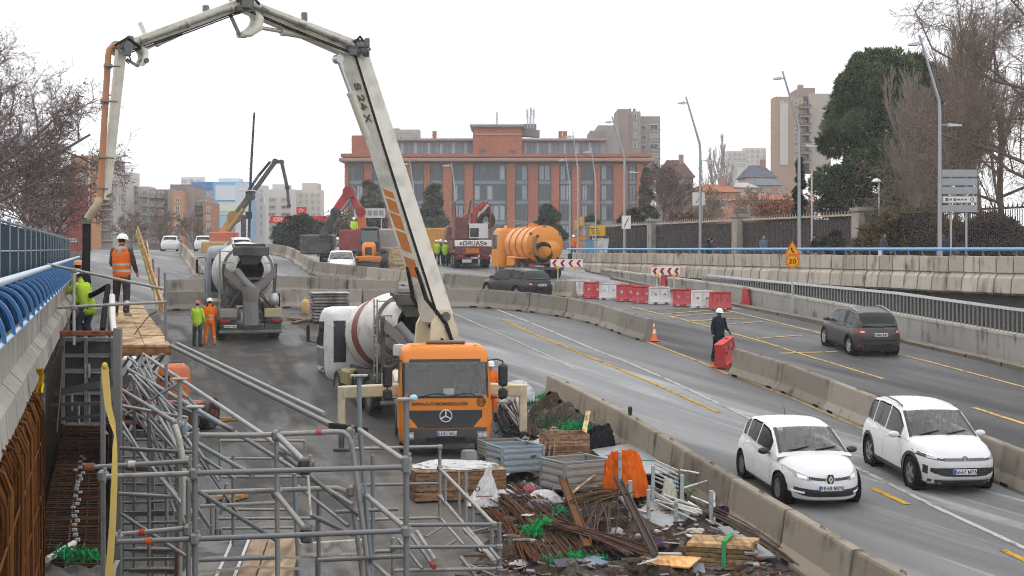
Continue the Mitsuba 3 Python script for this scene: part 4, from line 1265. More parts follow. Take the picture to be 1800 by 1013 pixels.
def wheel(t, x, y, r, wd, rim=(.42, .43, .45), spokes=5, sgn=1, hub=.64, name='wheel', dirt=False, two_tone=None):
    """A wheel whose outer face looks along sgn x."""
    R = np.array([[0, 0, sgn, x], [1, 0, 0, y], [0, sgn, 0, r], [0, 0, 0, 1.0]])
    h = wd / 2
    k = t.add(name, xf(R, lathe([(r * hub, h * .8), (r * .80, h), (r * .95, h * .9), (r, h * .55), (r, -h * .55), (r * .95, -h * .9), (r * .6, -h), (0, -h)], 24)), 'work' if dirt else 'matte', RUBBER)
    g = [lathe([(r * hub, h * .82), (r * hub * .93, h * .78), (r * hub * .9, h * .2)], 24)]
    for i in range(spokes):
        a = i * 2 * math.pi / spokes + .3
        w0, w1 = r * .13, r * .09
        c, s_ = math.cos(a), math.sin(a)
        q = [(r * .08, -w0), (r * hub * .95, -w1), (r * hub * .95, w1), (r * .08, w0)]
        g.append(xf(np.array([[c, -s_, 0, 0], [s_, c, 0, 0], [0, 0, 1, h * .66], [0, 0, 0, 1]]), prism(q, h * .2)))
    g.append(lathe([(r * .16, h * .5), (r * .14, h * .82), (0, h * .86)], 12))
    t.add('rim', xf(R, join(g)), 'metal', rim, under=k)
    t.add('brake_disc', xf(R, lathe([(r * hub * .9, h * .3), (0, h * .3)], 20)), 'matte', two_tone or (.03, .03, .03), under=k)


def plate(t, m, s, w=.52, h=.115, under=None, part='number_plate'):
    k = t.add(part, xf(m, box((0, 0, 0), (w, .012, h), .004)), 'matte', (.68, .69, .68), under=under)
    b = t.add('blue_band', xf(m, box((-w / 2 + .022, -.008, 0), (.04, .006, h * .94))), 'matte', (.03, .10, .42), under=k)
    marks = text(s, h * .62, .004) if s else join(*[box((x * w, 0, 0), (w * .075, .004, h * .55)) for x in (-.31, -.2, -.09, .02, .17, .28, .39)])   # too far off to read
    t.add('lettering', xf(m, mv(marks, .025 if s else 0, -.009, 0)), 'matte', (.03, .03, .035), under=k)


def car(label, m, S, color, seed=0, group=None, name='car'):
    """S: the measurements of one model of car."""
    t = Thing(name, label, 'car', group, m)
    sh = Shell(S['layers'], S.get('nf', 3.4), S.get('nr', 6))
    r, wb, tr = S['r'], S['axles'], S['track']
    body = to_man(sh.mesh())
    for y in wb:
        for sg in (-1, 1):
            a, b = sorted((sg * (tr - .32), sg * 1.3))
            body -= cyl_x(r + .055, a, b, y, r)
    yc0, yc1 = S['top'][0][0] + .22, S['top'][-1][0] - .3
    body -= m3.Manifold.cube((1.36, yc1 - yc0, 1), True).translate((0, (yc0 + yc1) / 2, .92))
    t.add('body', soft(body, 38), 'paint', color)
    tub = [box((0, (yc0 + yc1) / 2, .43), (1.35, yc1 - yc0 - .01, .02)), *[box((q * .672, (yc0 + yc1) / 2, .70), (.012, yc1 - yc0 - .01, .56)) for q in (-1, 1)], *[box((0, y, .70), (1.33, .012, .56)) for y in (yc0 + .01, yc1 - .01)]]
    t.add('cabin_lining', join(tub), 'matte', (.02, .02, .021))
    k = t.add('dashboard', box((0, yc0 + .2, .80), (1.33, .42, .26), .06), 'matte', (.022, .022, .024))
    t.add('steering_wheel', mv(torus(.18, .018, 18, 6, FRONT), .36, yc0 + .52, .88, rx=-25), 'matte', (.02, .02, .02), under=k)
    for x, y in ((.36, .45), (-.36, .45), (.38, 1.25), (-.38, 1.25)):
        y += S['axles'][0] + 1.3
        k = t.add('seat', join(box((x, y - .15, .56), (.48, .5, .2), .06), mv(box((0, 0, .3), (.46, .13, .62), .05), x, y + .12, .58, rx=-12)), 'matte', (.035, .034, .034))
        t.add('headrest', mv(box((0, 0, .70), (.25, .09, .17), .04), x, y + .13, .58, rx=-12), 'matte', (.03, .03, .03), under=k)
    t.add('mirror_inside', box((0, S['windshield'][1] - .2, float(np.interp(S['windshield'][1] - .25, *np.array(S['top']).T)) - .07), (.24, .03, .07), .02), 'matte', (.02, .02, .02))
    # ---- greenhouse: top line (y, z), tumble
    yt, zt = np.array(S['top']).T
    zb, wb_, tum = S['belt'], S['wbelt'], S.get('tumble', .36)
    ys = np.unique(np.round(np.concatenate([np.linspace(yt[0], yt[-1], 40), yt, S['windshield'], S['rear_glass'], np.ravel(S['side_glass'])]), 4))
    top = lambda y: np.interp(y, yt, zt)
    zbf = lambda y: np.interp(y, [yt[0], yt[-1]], zb)
    wb0 = lambda y: wb_ * (1 - .10 * np.clip((S['yc'] - y) / 2.2, 0, 1) ** 2 - .07 * np.clip((y - S['yc']) / 2.2, 0, 1) ** 2)
    wbf = lambda y: np.where(np.asarray(y) > S['yc'] + .6, np.minimum(wb0(y), sh.sx(np.asarray(y, float), np.minimum(zbf(y), sh.L[-1, 0])) + .03), wb0(y))
    wside = lambda y, z: wbf(y) - (z - zbf(y)) * tum
    crown = lambda y, x: .035 * (1 - (x / .7) ** 2)
    rings = []
    for y in ys:
        z = max(float(top(y)), float(zbf(y)) - .03)
        w = float(wside(y, z))
        lo = float(zbf(y)) - .08
        half = [(float(wbf(y)) + .02, lo), (float(wside(y, zbf(y))), float(zbf(y)) if z > zbf(y) else z - .005), (w + .015, z - .045 if z - .05 > zbf(y) else z - .002), (w - .03, z - .006), (w - .10, z + .008), (w * .5, z + .026), (0, z + .034)]
        rings.append([(x, y, q) for x, q in half] + [(-x, y, q) for x, q in half[-2::-1]])
    G = loft(rings)
    n_ = len(rings[0])
    fc = G.vertices[G.faces].mean(1)
    qi = np.arange(len(G.faces)) % ((len(rings) - 1) * n_)
    cut = np.zeros(len(G.faces), bool)
    col = G.faces.max(1) % n_
    ins = lambda y, a, b: (y > a) & (y < b)
    wt_ = np.array([float(wside(y, max(float(top(y)), float(zbf(y)) - .03))) for y in fc[:, 1]])
    ft = np.abs(fc[:, 0]) < wt_ - .075
    up_ = np.abs(fc[:, 2] - top(fc[:, 1])) < .06
    for a, b in (S['windshield'], S['rear_glass']):
        cut |= ft & up_ & ins(fc[:, 1], a, b)
    zr_ = top(fc[:, 1])
    for a, b in S['side_glass']:
        cut |= (np.abs(fc[:, 0]) > wt_ + .018) & (fc[:, 2] > zbf(fc[:, 1]) + .01) & (fc[:, 2] < zr_ - .05) & ins(fc[:, 1], a, b)
    cut |= (fc[:, 2] < zbf(fc[:, 1]) - .03) & (np.abs(fc[:, 0]) < .6)
    cut[2 * (len(rings) - 1) * n_:] |= True
    G.update_faces(~cut)
    t.add('roof', soft(G, 32), 'paint', S.get('roof_color', color))

    def top_patch(a, b, inset, out=.007, n=12):
        Y = np.repeat(np.linspace(a, b, n)[:, None], 9, 1)
        U = np.linspace(-1, 1, 9)
        W = np.array([float(wside(y, top(y))) for y in Y[:, 0]]) - inset
        X = W[:, None] * U
        Z = np.interp(np.abs(X) / np.maximum(W[:, None] + inset, .1), [0, .5, .86, .96, 1.0], [.034, .026, .008, -.006, -.03]) + top(Y)
        d = np.gradient(Z[:, 4], Y[:, 4])
        nrm = np.stack([0 * d, -d, 0 * d + 1], 1)
        nrm /= np.linalg.norm(nrm, axis=1, keepdims=True)
        return patch(np.stack([X, Y, Z], -1) + nrm[:, None] * out)

    a, b = S['windshield']
    t.add('windshield', top_patch(a, b, .055), 'pane')
    for sg in (-1, 1):
        yy = np.linspace(a - .02, b + .02, 14)
        wv = np.array([float(wside(y, top(y))) for y in yy])
        t.add('windshield_edge', patch(np.array([[(sg * (w - o), y, float(top(y)) + .014 + dz) for o, dz in ((.035, -.012), (.07, .0), (.105, .004))] for y, w in zip(yy, wv)])), 'plastic', (.02, .02, .021))
    t.add('wiper', join(*[sweep([(x, a - .02, float(top(a)) + .045), (x + .5, a + .10, float(top(a + .10)) + .05)], .012, 4) for x in (-.55, .05)]), 'matte', BLACK)
    a, b = S['rear_glass']
    t.add('rear_window', top_patch(a, b, .05), 'darkglass', DGLASS)
    for sg in (-1, 1):
        for y0, y1 in S['side_glass']:
            n = 8
            Y = np.repeat(np.linspace(y0, y1, n)[:, None], 4, 1)
            u = np.linspace(0, 1, 4)
            zl = zbf(Y[:, 0]) + .03
            zh = np.maximum(top(Y[:, 0]) - .075, zl + .004)
            Z = zl[:, None] * (1 - u) + zh[:, None] * u
            X = sg * (np.array([[float(wside(y, z)) for y, z in zip(p, q)] for p, q in zip(Y, Z)]) + .009)
            t.add('side_window', patch(np.stack([X, Y, Z], -1)), 'darkglass', DGLASS)
        # mirrors
        ym, zm = S['mirror']
        xm = float(wside(ym, zm))
        k = t.add('mirror', mv(ball((0, 0, 0), (.125, .085, .075), 2), sg * (xm + .17), ym, zm), 'paint', S.get('mirror_color', color))
        t.add('mirror_foot', bar((sg * xm * .98, ym + .02, zm - .07), (sg * (xm + .12), ym, zm - .04), .05, .03), 'plastic', BLACK, under=k)
        for y in S['gaps']:
            t.add('door_gap', sh.side(y - .006, y + .006, S['sill'] + .1, float(zbf(y)) - .06, sg, .004, 2), 'matte', (.05, .05, .05) if color[0] > .3 else (.004, .004, .004))
        for y in S['handles']:
            t.add('door_handle', mv(box((0, 0, 0), (.035, .17, .028), .01), sg * (float(sh.sx(y, float(zbf(y)) - .12)) + .012), y, float(zbf(y)) - .12), 'paint', color)
        t.add('sill', sh.side(wb[0] + r + .06, wb[1] - r - .06, S['sill'], S['sill'] + S.get('clad', .07), sg, .008, 6), 'plastic', (.02, .02, .021))
        if S.get('arch'):
            for y in wb:
                th = np.linspace(-.15, math.pi + .15, 14)
                o = [(y + (r + .125) * math.cos(a), r + (r + .125) * math.sin(a)) for a in th]
                i_ = [(y + (r + .05) * math.cos(a), r + (r + .05) * math.sin(a)) for a in th]
                P = np.array([[(sg * (float(sh.sx(p[0], max(p[1], .2))) + .008), *p) for p in (q, w)] for q, w in zip(i_, o)])
                t.add('arch_trim', patch(P), 'plastic', (.02, .02, .021))
        if S.get('rails'):
            y0, y1 = S['rails']
            t.add('roof_rail', sweep([(sg * (float(wside(y, top(y))) - .07), y, float(top(y)) + .045 + .02 * math.sin(math.pi * (y - y0) / (y1 - y0))) for y in np.linspace(y0, y1, 6)], .018, 6), 'metal', S.get('rail_color', (.1, .1, .1)))
    for y in wb:
        for sg in (-1, 1):
            wheel(t, sg * (tr - .11), y, r, .22, S.get('rim', (.42, .43, .45)), S.get('spokes', 5), sg)
            t.add('wheel_arch', xf(np.array([[0, 0, 1, sg * (tr - .17)], [1, 0, 0, y], [0, 1, 0, r], [0, 0, 0, 1.0]]), lathe([(r + .05, -.17), (r + .05, .14)], 28)), 'matte', (.01, .01, .01))
    t.add('underbody', box((0, float(np.mean(wb)), .26), (tr * 1.7, wb[1] - wb[0] + .9, .14)), 'matte', (.01, .01, .01))
    if S.get('antenna'):
        t.add('antenna', sweep([(0, S['antenna'], float(top(S['antenna'])) + .02), (0, S['antenna'] + .12, float(top(S['antenna'])) + .22)], .006, 4), 'matte', BLACK)
    return t, sh


def facing(px, py, deg, dz=0.0, D=None):
    """Stands a vehicle on the road: its reference point seen at px, py; deg 0 looks at the camera along the street."""
    p = gp(px, py) if D is None else np.array([(px - 900) / FOC * D, D, 0.0])
    p[2] = float(zg(p[0], p[1])) + dz
    m = mat(p, deg)
    e = .8
    f = m[:3, 1]
    q = p + f * 2
    sl = (float(zg(q[0], q[1])) - float(zg(p[0] - 2 * f[0], p[1] - 2 * f[1]))) / 4
    rx = np.eye(4)
    a = math.atan(sl)
    rx[1:3, 1:3] = [[math.cos(a), -math.sin(a)], [math.sin(a), math.cos(a)]]
    return m @ rx


HATCH = dict(layers=[(.17, .80, -2.02, 1.98), (.22, .86, -2.10, 2.06), (.36, .895, -2.15, 2.10), (.52, .905, -2.14, 2.11), (.66, .90, -2.09, 2.11), (.72, .89, -2.03, 2.10), (.78, .875, -1.93, 2.08), (.84, .855, -1.76, 2.05), (.90, .83, -1.52, 2.02), (.95, .81, -1.22, 2.0), (.985, .77, -.95, 1.95)],
             r=.315, axles=(-1.28, 1.36), track=.885, top=[(-1.12, .93), (-.95, 1.03), (-.62, 1.22), (-.28, 1.39), (-.1, 1.43), (.4, 1.475), (.9, 1.46), (1.35, 1.40), (1.65, 1.24), (1.92, 1.03), (2.0, .95)], belt=(.93, 1.03), wbelt=.845, yc=.2,
             windshield=(-1.0, -.24), rear_glass=(1.42, 1.86), side_glass=((-.62, .28), (.36, 1.16), (1.24, 1.5)), mirror=(-.66, .99), gaps=(-.82, .32, 1.2), handles=(.15, 1.02), sill=.19, antenna=.9, mirror_color=(.015, .015, .016), rim=(.22, .225, .235), spokes=7)
SUV = dict(layers=[(.20, .82, -2.08, 2.08), (.26, .89, -2.18, 2.16), (.42, .92, -2.25, 2.22), (.62, .925, -2.26, 2.24), (.76, .92, -2.24, 2.24), (.84, .905, -2.18, 2.23), (.90, .89, -2.06, 2.21), (.96, .875, -1.98, 2.18), (1.01, .855, -1.72, 2.15), (1.05, .83, -1.38, 2.12), (1.08, .80, -1.05, 2.08)],
           r=.355, axles=(-1.35, 1.34), track=.905, top=[(-1.10, 1.02), (-.94, 1.12), (-.62, 1.33), (-.28, 1.53), (-.12, 1.585), (.3, 1.635), (1.0, 1.63), (1.6, 1.58), (1.85, 1.46), (2.1, 1.18), (2.16, 1.06)], belt=(1.02, 1.10), wbelt=.865, yc=.2, tumble=.32, nf=4.2,
           windshield=(-1.0, -.27), rear_glass=(1.78, 2.06), side_glass=((-.64, .28), (.36, 1.2), (1.28, 1.78)), mirror=(-.64, 1.08), gaps=(-.86, .32, 1.24), handles=(.12, 1.04), sill=.22, clad=.13, arch=True, rails=(-.1, 1.75), rim=(.30, .30, .31), spokes=5)
QASH = {**SUV, 'layers': [(.20, .80, -2.02, 1.98), (.26, .86, -2.1, 2.06), (.42, .89, -2.15, 2.12), (.62, .895, -2.15, 2.14), (.76, .89, -2.10, 2.13), (.84, .875, -2.02, 2.11), (.90, .86, -1.88, 2.09), (.96, .84, -1.66, 2.07), (1.01, .82, -1.35, 2.05), (1.05, .79, -1.1, 2.0)],
        'top': [(-1.15, .98), (-.98, 1.08), (-.62, 1.3), (-.3, 1.48), (-.1, 1.54), (.35, 1.595), (.95, 1.58), (1.45, 1.50), (1.68, 1.36), (1.96, 1.12), (2.0, 1.0)], 'axles': (-1.3, 1.3), 'track': .88, 'rear_glass': (1.5, 1.93), 'side_glass': ((-.68, .26), (.34, 1.08), (1.14, 1.42)), 'r': .345, 'rails': (0, 1.4), 'rail_color': (.45, .45, .46), 'rim': (.5, .5, .52)}
ESTATE = {**HATCH, 'layers': [(a, b, c, d + .32) for a, b, c, d in HATCH['layers']], 'top': [(-1.12, .93), (-.95, 1.03), (-.62, 1.22), (-.28, 1.37), (-.1, 1.41), (.4, 1.445), (1.2, 1.43), (1.75, 1.38), (2.0, 1.22), (2.22, 1.02), (2.3, .95)], 'rear_glass': (1.8, 2.18), 'side_glass': ((-.62, .28), (.36, 1.2), (1.28, 1.8)), 'axles': (-1.28, 1.45), 'rails': (.1, 1.7), 'rim': (.3, .3, .31)}

# ---- white hatchback
m = facing(1401, 860, 8)
t, sh = car('white hatchback with black mirrors and a dark slim grille, nearest the debris side barrier', m, HATCH, WHITE_P)
for sg in (-1, 1):
    k = t.add('headlight', sh.front(sg * .40, sg * .80, (.60, .615, .65, .74), (.665, .72, .775, .83), .008, 9), 'glass', (.30, .31, .33))
    t.add('lamp_lens', sh.front(sg * .47, sg * .63, (.625, .635), (.685, .725), .012, 5), 'metal', (.75, .76, .78), under=k)
    t.add('turn_lens', sh.front(sg * .68, sg * .78, (.66, .73), (.70, .79), .012, 4), 'plastic', (.6, .5, .42), under=k)
    t.add('grille_bar', sh.front(sg * .10, sg * .44, (.60, .625), (.655, .685), .009, 5), 'plastic', (.02, .02, .022))
    t.add('chrome_strip', sh.front(sg * .12, sg * .44, (.655, .685), (.667, .697), .012, 5), 'metal', CHROME)
    k = t.add('fog_lamp', sh.front(sg * .52, sg * .74, (.33, .34), (.375, .39), .018, 5), 'plastic', (.85, .86, .88))
t.add('bumper_grille', sh.front(-.78, .78, (.36, .28, .27, .27, .27, .28, .36), (.46, .44, .42, .42, .42, .44, .46), .011, 15), 'plastic', (.018, .018, .02))
t.add('bumper_lip', sh.front(-.8, .8, .215, .245, .012, 13), 'plastic', (.62, .63, .64))
em = np.eye(4)
em[:3, 3] = [0, float(sh.fy(0, .63)) - .02, .635]
k = t.add('emblem_plate', xf(em, front([(-.085, 0), (-.05, -.1), (.05, -.1), (.085, 0), (.05, .1), (-.05, .1)], .02)), 'plastic', (.02, .02, .022))
rh = [(-.052, 0), (0, -.085), (.052, 0), (0, .085)]
t.add('emblem', xf(em, mv(front(rh, .02, -.014, [[(-.02, 0), (0, .04), (.02, 0), (0, -.04)]]), 0, 0, 0)), 'metal', (.75, .76, .78), under=k)
pm = np.eye(4)
pm[:3, 3] = [0, float(sh.fy(0, .44)) - .022, .46]
plate(t, pm, '9568 MZG')
hatch = t

# ---- white SUV
m = facing(1627, 836, 6)
t, sh = car('white sport utility car with black grille and dark lower cladding beside the median', m, SUV, WHITE_P)
for sg in (-1, 1):
    k = t.add('headlight', sh.front(sg * .44, sg * .86, (.76, .765, .78, .80), (.81, .83, .865, .88), .008, 9), 'glass', (.045, .048, .052))
    t.add('lamp_lens', sh.front(sg * .58, sg * .74, (.785, .795), (.815, .84), .012, 4), 'metal', (.5, .52, .55), under=k)
    t.add('light_strip', sh.front(sg * .46, sg * .84, (.80, .82, .85, .872), (.812, .832, .866, .885), .013, 7), 'metal', (.8, .82, .84), under=k)
    t.add('air_intake', sh.front(sg * .735, sg * .80, (.44, .46), (.62, .64), .011, 4), 'plastic', (.02, .02, .022))
t.add('grille', sh.front(-.44, .44, .755, .815, .009, 9), 'plastic', (.10, .10, .105))
t.add('chrome_strip', sh.front(-.44, .44, .815, .825, .012, 9), 'metal', CHROME)
t.add('bumper_grille', sh.front(-.70, .70, (.50, .43, .42, .42, .42, .43, .50), (.585, .61, .61, .61, .61, .61, .585), .011, 15), 'plastic', (.018, .018, .02))
for z in (.47, .52, .565):
    t.add('grille_slat', sh.front(-.64, .64, z, z + .012, .017, 11), 'plastic', (.06, .06, .062))
t.add('bumper_lip', sh.front(-.86, .86, .215, .335, .012, 13), 'plastic', (.025, .025, .027))
t.add('skid_plate', sh.front(-.6, .6, .335, .352, .014, 9), 'metal', (.6, .6, .62))
em = np.eye(4)
em[:3, 3] = [0, float(sh.fy(0, .79)) - .018, .795]
k = t.add('emblem', xf(em, xf(FRONT, torus(.072, .008, 20, 5))), 'metal', (.8, .81, .83))
t.add('emblem_disc', xf(em, front(disc(.07), .006, .004)), 'plastic', (.05, .05, .055), under=k)
for q in ([(-.04, .05), (-.012, -.045)], [(-.012, -.045), (0, .0)], [(0, 0), (.012, -.045)], [(.012, -.045), (.04, .05)], [(-.02, .055), (0, .012)], [(0, .012), (.02, .055)]):
    t.add('emblem_stroke', xf(em, bar((q[0][0], -.006, q[0][1]), (q[1][0], -.006, q[1][1]), .011, .006, up=(0, 1, 0))), 'metal', (.8, .81, .83), under=k)
pm = np.eye(4)
pm[:3, 3] = [0, float(sh.fy(0, .52)) - .022, .525]
plate(t, pm, '5647 MTN')
suv = t

# ---- grey crossover seen from behind
def rear_kit(t, sh, lamp, pl, zp, zl=(.84, 1.0), lower=.45, s=''):
    for sg in (-1, 1):
        k = t.add('tail_light', sh.front(sg * .52, sg * .84, (zl[0], zl[0] - .01), (zl[1] - .05, zl[1]), .008, 7, True), 'glass', lamp)
        t.add('lamp_lens', sh.front(sg * .58, sg * .70, zl[0] + .03, zl[1] - .07, .012, 4, True), 'plastic', (.55, .5, .5), under=k)
    t.add('bumper_trim', sh.front(-.84, .84, .22, lower, .010, 13, True), 'plastic', (.022, .022, .023))
    for sg in (-1, 1):
        t.add('reflector', sh.front(sg * .60, sg * .78, lower - .06, lower - .02, .016, 4, True), 'plastic', (.4, .03, .03))
    m_ = mat((0, float(sh.fy(0, zp, True)) + .016, zp), 180)
    plate(t, m_, s)
    t.add('tailgate_gap', sh.front(-.62, .62, lower + .14, lower + .152, .006, 9, True), 'matte', (.004, .004, .004))


m = facing(1509, 615, 188)
t, sh = car('dark grey crossover with silver roof rails driving away along the ramp', m, QASH, (.040, .037, .035))
rear_kit(t, sh, (.28, .012, .012), None, .80)
m = facing(904, 505, 214, D=78)
t, sh = car('black estate car between the curved concrete row and the far row', m, ESTATE, (.004, .0045, .005))
rear_kit(t, sh, (.12, .01, .012), None, .72, (.72, .86), .42)
# ---- far traffic: copies
c = hatch.copy(facing(600, 462, 6, D=97), 'white car facing this way beside the far concrete row, in front of the white van')
c = suv.copy(facing(586, 452, 6, D=110) @ np.diag([1.05, 1, 1.12, 1]), 'tall white people carrier behind the white car left of the orange loader')
c = suv.copy(facing(421, 440, 195, D=118), 'silver white sport utility car climbing the ramp just above the grey mixer drum')
c = hatch.copy(facing(358, 440, 190, D=150), 'white hatchback far off beneath the brick balconies, left of the yellow crane arm')
c = hatch.copy(facing(396, 440, 8, D=155), 'white car far off just left of the car above the grey mixer drum')
c = hatch.copy(facing(548, 440, 8, D=135), 'white car half hidden by the far row behind the workers in yellow')
c = hatch.copy(facing(300, 440, 190, D=150), 'white car far off at the foot of the slim orange tower')


# ================================================================ trucks
def truck_wheels(t, ys, w, r=.52, dual=False, rim=(.35, .34, .32)):
    for y in ys:
        for sg in (-1, 1):
            wheel(t, sg * (w / 2 - .16 - .05 * dual), y, r, .42 if dual else .30, rim, 8, sg, .55, dirt=True)


def mixer_truck(label, m, cab_c, drum_c, band_c, seed=0, chassis=(.05, .05, .052), plate_s='', band2=None):
    """Origin under the tail; +y is the way it drives."""
    t = Thing('mixer_truck', label, 'truck', None, m)
    W = 2.45
    for sg in (-1, 1):
        t.add('chassis_rail', box((sg * .42, 4.2, .98), (.12, 7.9, .28)), 'work', chassis)
        t.add('side_tank', box((sg * .95, 4.6, .85), (.5, 1.1, .55), .08), 'work', (.3, .26, .12) if sg < 0 else (.16, .16, .16))
        t.add('side_guard', box((sg * 1.15, 3.55, .95), (.06, .7, .12), .02), 'work', (.5, .42, .12))
        t.add('mudguard', mv(prism([(math.cos(a) * .66, math.sin(a) * .66) for a in np.linspace(0, math.pi, 9)] + [(math.cos(a) * .6, math.sin(a) * .6) for a in np.linspace(math.pi, 0, 9)], .5, SIDE), sg * .98, 1.5, .58), 'work', (.03, .03, .03))
        t.add('mudguard', mv(prism([(math.cos(a) * .66, math.sin(a) * .66) for a in np.linspace(0, math.pi, 9)] + [(math.cos(a) * .6, math.sin(a) * .6) for a in np.linspace(math.pi, 0, 9)], .5, SIDE), sg * .98, 2.9, .58), 'work', (.03, .03, .03))
    truck_wheels(t, (1.5, 2.9), W, .52, True)
    truck_wheels(t, (5.6, 7.6), W, .52, False)
    # cab
    sh = Shell([(.60, 1.13, 6.75, 8.72), (.75, 1.2, 6.7, 8.82), (1.3, 1.22, 6.68, 8.85), (1.75, 1.22, 6.68, 8.83), (2.45, 1.19, 6.70, 8.62), (2.8, 1.15, 6.76, 8.42), (2.98, 1.05, 6.9, 8.25), (3.04, .8, 7.2, 8.0)], 9, 7)
    sh.c = 7.7
    k = t.add('cab', soft(sh.mesh(56), 38), 'work', cab_c)
    t.add('windshield', sh.front(-1.0, 1.0, 1.62, 2.6, .01, 9, True), 'glass', DGLASS, under=k)
    t.add('back_window', sh.front(-.3, .55, 1.9, 2.45, .01, 5), 'glass', DGLASS, under=k)
    t.add('back_panel', sh.front(-1.04, -.62, 1.2, 2.6, .012, 5), 'plastic', (.02, .024, .028), under=k)
    for sg in (-1, 1):
        t.add('side_window', sh.side(7.45, 8.55, 1.7, (2.55, 2.5), sg, .012), 'glass', DGLASS, under=k)
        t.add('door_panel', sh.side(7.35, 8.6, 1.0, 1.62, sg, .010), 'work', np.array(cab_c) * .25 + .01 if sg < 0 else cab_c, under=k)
        t.add('lower_step', box((sg * 1.08, 7.9, .62), (.28, 1.3, .5), .06), 'work', (.03, .03, .032), under=k)
        q = t.add('mirror', box((sg * 1.52, 8.5, 2.1), (.10, .18, .62), .04), 'plastic', (.015, .015, .016))
        t.add('mirror_arm', join(tube((sg * 1.18, 8.45, 2.5), (sg * 1.5, 8.5, 2.45), .02, 5), tube((sg * 1.18, 8.45, 1.75), (sg * 1.5, 8.5, 1.82), .02, 5)), 'plastic', BLACK, under=q)
    # drum, its axis falling towards the cab
    a, b = np.array([0, .62, 2.75]), np.array([0, 6.45, 2.0])
    fr, L = frame(a, b, (1, 0, 0))
    prof = [(.52, -.02), (.60, .02), (.88, .75), (1.14, 1.75), (1.18, 2.2), (1.18, 3.9), (1.10, 4.3), (.62, L - .15), (.3, L)]
    d = t.add('drum', xf(fr, lathe(prof, 36, 50)), 'work', drum_c)
    rz = lambda z: np.interp(z, [p[1] for p in prof], [p[0] for p in prof])
    for z0, z1, c in band_c:
        zz = np.linspace(z0, z1, 5)
        t.add('drum_band', xf(fr, lathe([(rz(z) + .006, z) for z in zz], 36, 60)), 'work', c, under=d)
    t.add('roller_ring', xf(fr, lathe([(.9, .78), (1.0, .80), (1.0, .94), (.93, .96)], 32)), 'steel', (.14, .13, .13), under=d)
    t.add('drum_mouth', xf(fr, lathe([(.53, -.03), (.46, -.03), (.40, .5), (0, .6)], 28)), 'matte', (.012, .012, .012), under=d)
    t.add('front_gearbox', box((0, 6.3, 1.7), (.8, .5, .9), .08), 'work', (.10, .10, .10))
    # rear frame: hopper, V struts, chute
    dk = (.085, .080, .075)
    hp = [(-.62, .25, 3.62), (.62, .25, 3.62), (.62, 1.0, 3.66), (-.62, 1.0, 3.66)]
    lo = [(-.30, .42, 2.98), (.30, .42, 2.98), (.30, .75, 2.98), (-.30, .75, 2.98)]
    v = hp + lo + [(x * .94, y if i < 2 else y - .03, z) for i, (x, y, z) in enumerate(hp)]
    t.add('hopper', flat(v, [[0, 1, 5, 4], [1, 2, 6, 5], [2, 3, 7, 6], [3, 0, 4, 7]]), 'work', (.05, .05, .05))
    t.add('hopper_rim', join(*[bar(hp[i], hp[(i + 1) % 4], .07, .1) for i in range(4)], [box((0, .2, 3.5), (1.36, .06, .34), .02)]), 'work', (.045, .045, .045))
    for sg in (-1, 1):
        t.add('chute_wing', hexa([(sg * .98, .36, 2.55), (sg * .95, .36, 2.9), (sg * .12, .22, 1.75), (sg * .12, .22, 2.12), (sg * .98, .52, 2.55), (sg * .95, .52, 2.9), (sg * .12, .38, 1.75), (sg * .12, .38, 2.12)]), 'work', (.17, .16, .15))
        t.add('rear_post', bar((sg * .92, .8, 1.1), (sg * .98, .65, 3.0), .12), 'work', dk)
        t.add('stay', bar((sg * .88, .8, 1.2), (sg * .30, .55, 2.0), .09), 'work', dk)
        t.add('lamp_board', box((sg * .88, .03, .86), (.62, .06, .16), .02), 'plastic', (.03, .03, .03))
        t.add('tail_light', box((sg * .98, -.01, .86), (.36, .03, .11), .01), 'plastic', (.33, .02, .02))
        t.add('rear_panel', box((sg * .84, .08, 1.16), (.66, .06, .34), .02), 'work', (.28, .27, .26) if sg < 0 else (.42, .36, .22))
        t.add('mud_flap', box((sg * .92, .72, .55), (.52, .03, .55), .01), 'matte', (.02, .02, .02))
        t.add('splash_board', box((sg * .84, .10, .62), (.62, .05, .30), .02), 'work', (.04, .09, .06))
    t.add('cross_beam', box((0, .06, .44), (2.4, .12, .12), .03), 'work', (.14, .14, .13))
    t.add('rear_frame', box((0, .5, 2.42), (1.9, .09, .09), .02), 'work', dk)
    t.add('discharge_cone', mv(lathe([(.34, .55), (.36, .4), (.27, 0), (.22, -.02)], 18), 0, .28, 1.62), 'work', (.20, .19, .18))
    ch = [(-.30, 0), (-.26, -.16), (0, -.24), (.26, -.16), (.30, 0), (.26, 0), (.22, -.13), (0, -.2), (-.22, -.13), (-.26, 0)]
    t.add('chute', xf(frame((0, .32, 1.72), (0, -.02, .62), (0, 1, .2))[0] @ mat((0, 0, .55)), prism(ch, 1.1)), 'work', (.12, .12, .12))
    t.add('chute_pipe', sweep([(-.55, .5, 2.75), (-.2, .3, 2.3), (.25, .2, 1.9)], .16, 10), 'work', (.18, .18, .18))
    t.add('water_tank', mv(ball((0, 0, 0), (.22, .42, .24), 2), .95, .55, 1.62), 'work', (.55, .56, .57))
    t.add('hose_ring', mv(torus(.24, .03, 18, 6, SIDE), 1.08, .32, 1.62), 'matte', (.02, .02, .02))
    lad = t.add('ladder', join(*[tube((-1.12, y, 1.0), (-1.12, y, 3.5), .025, 5) for y in (.75, 1.1)], *[tube((-1.12, .75, z), (-1.12, 1.1, z), .02, 5) for z in np.arange(1.2, 3.5, .3)]), 'steel', (.35, .35, .34))
    t.add('platform_rail', join(tube((-1.12, .75, 3.45), (-.6, .6, 3.45), .02, 5), tube((-1.12, .95, 3.0), (.9, .7, 3.0), .02, 5)), 'steel', (.3, .3, .3), under=lad)
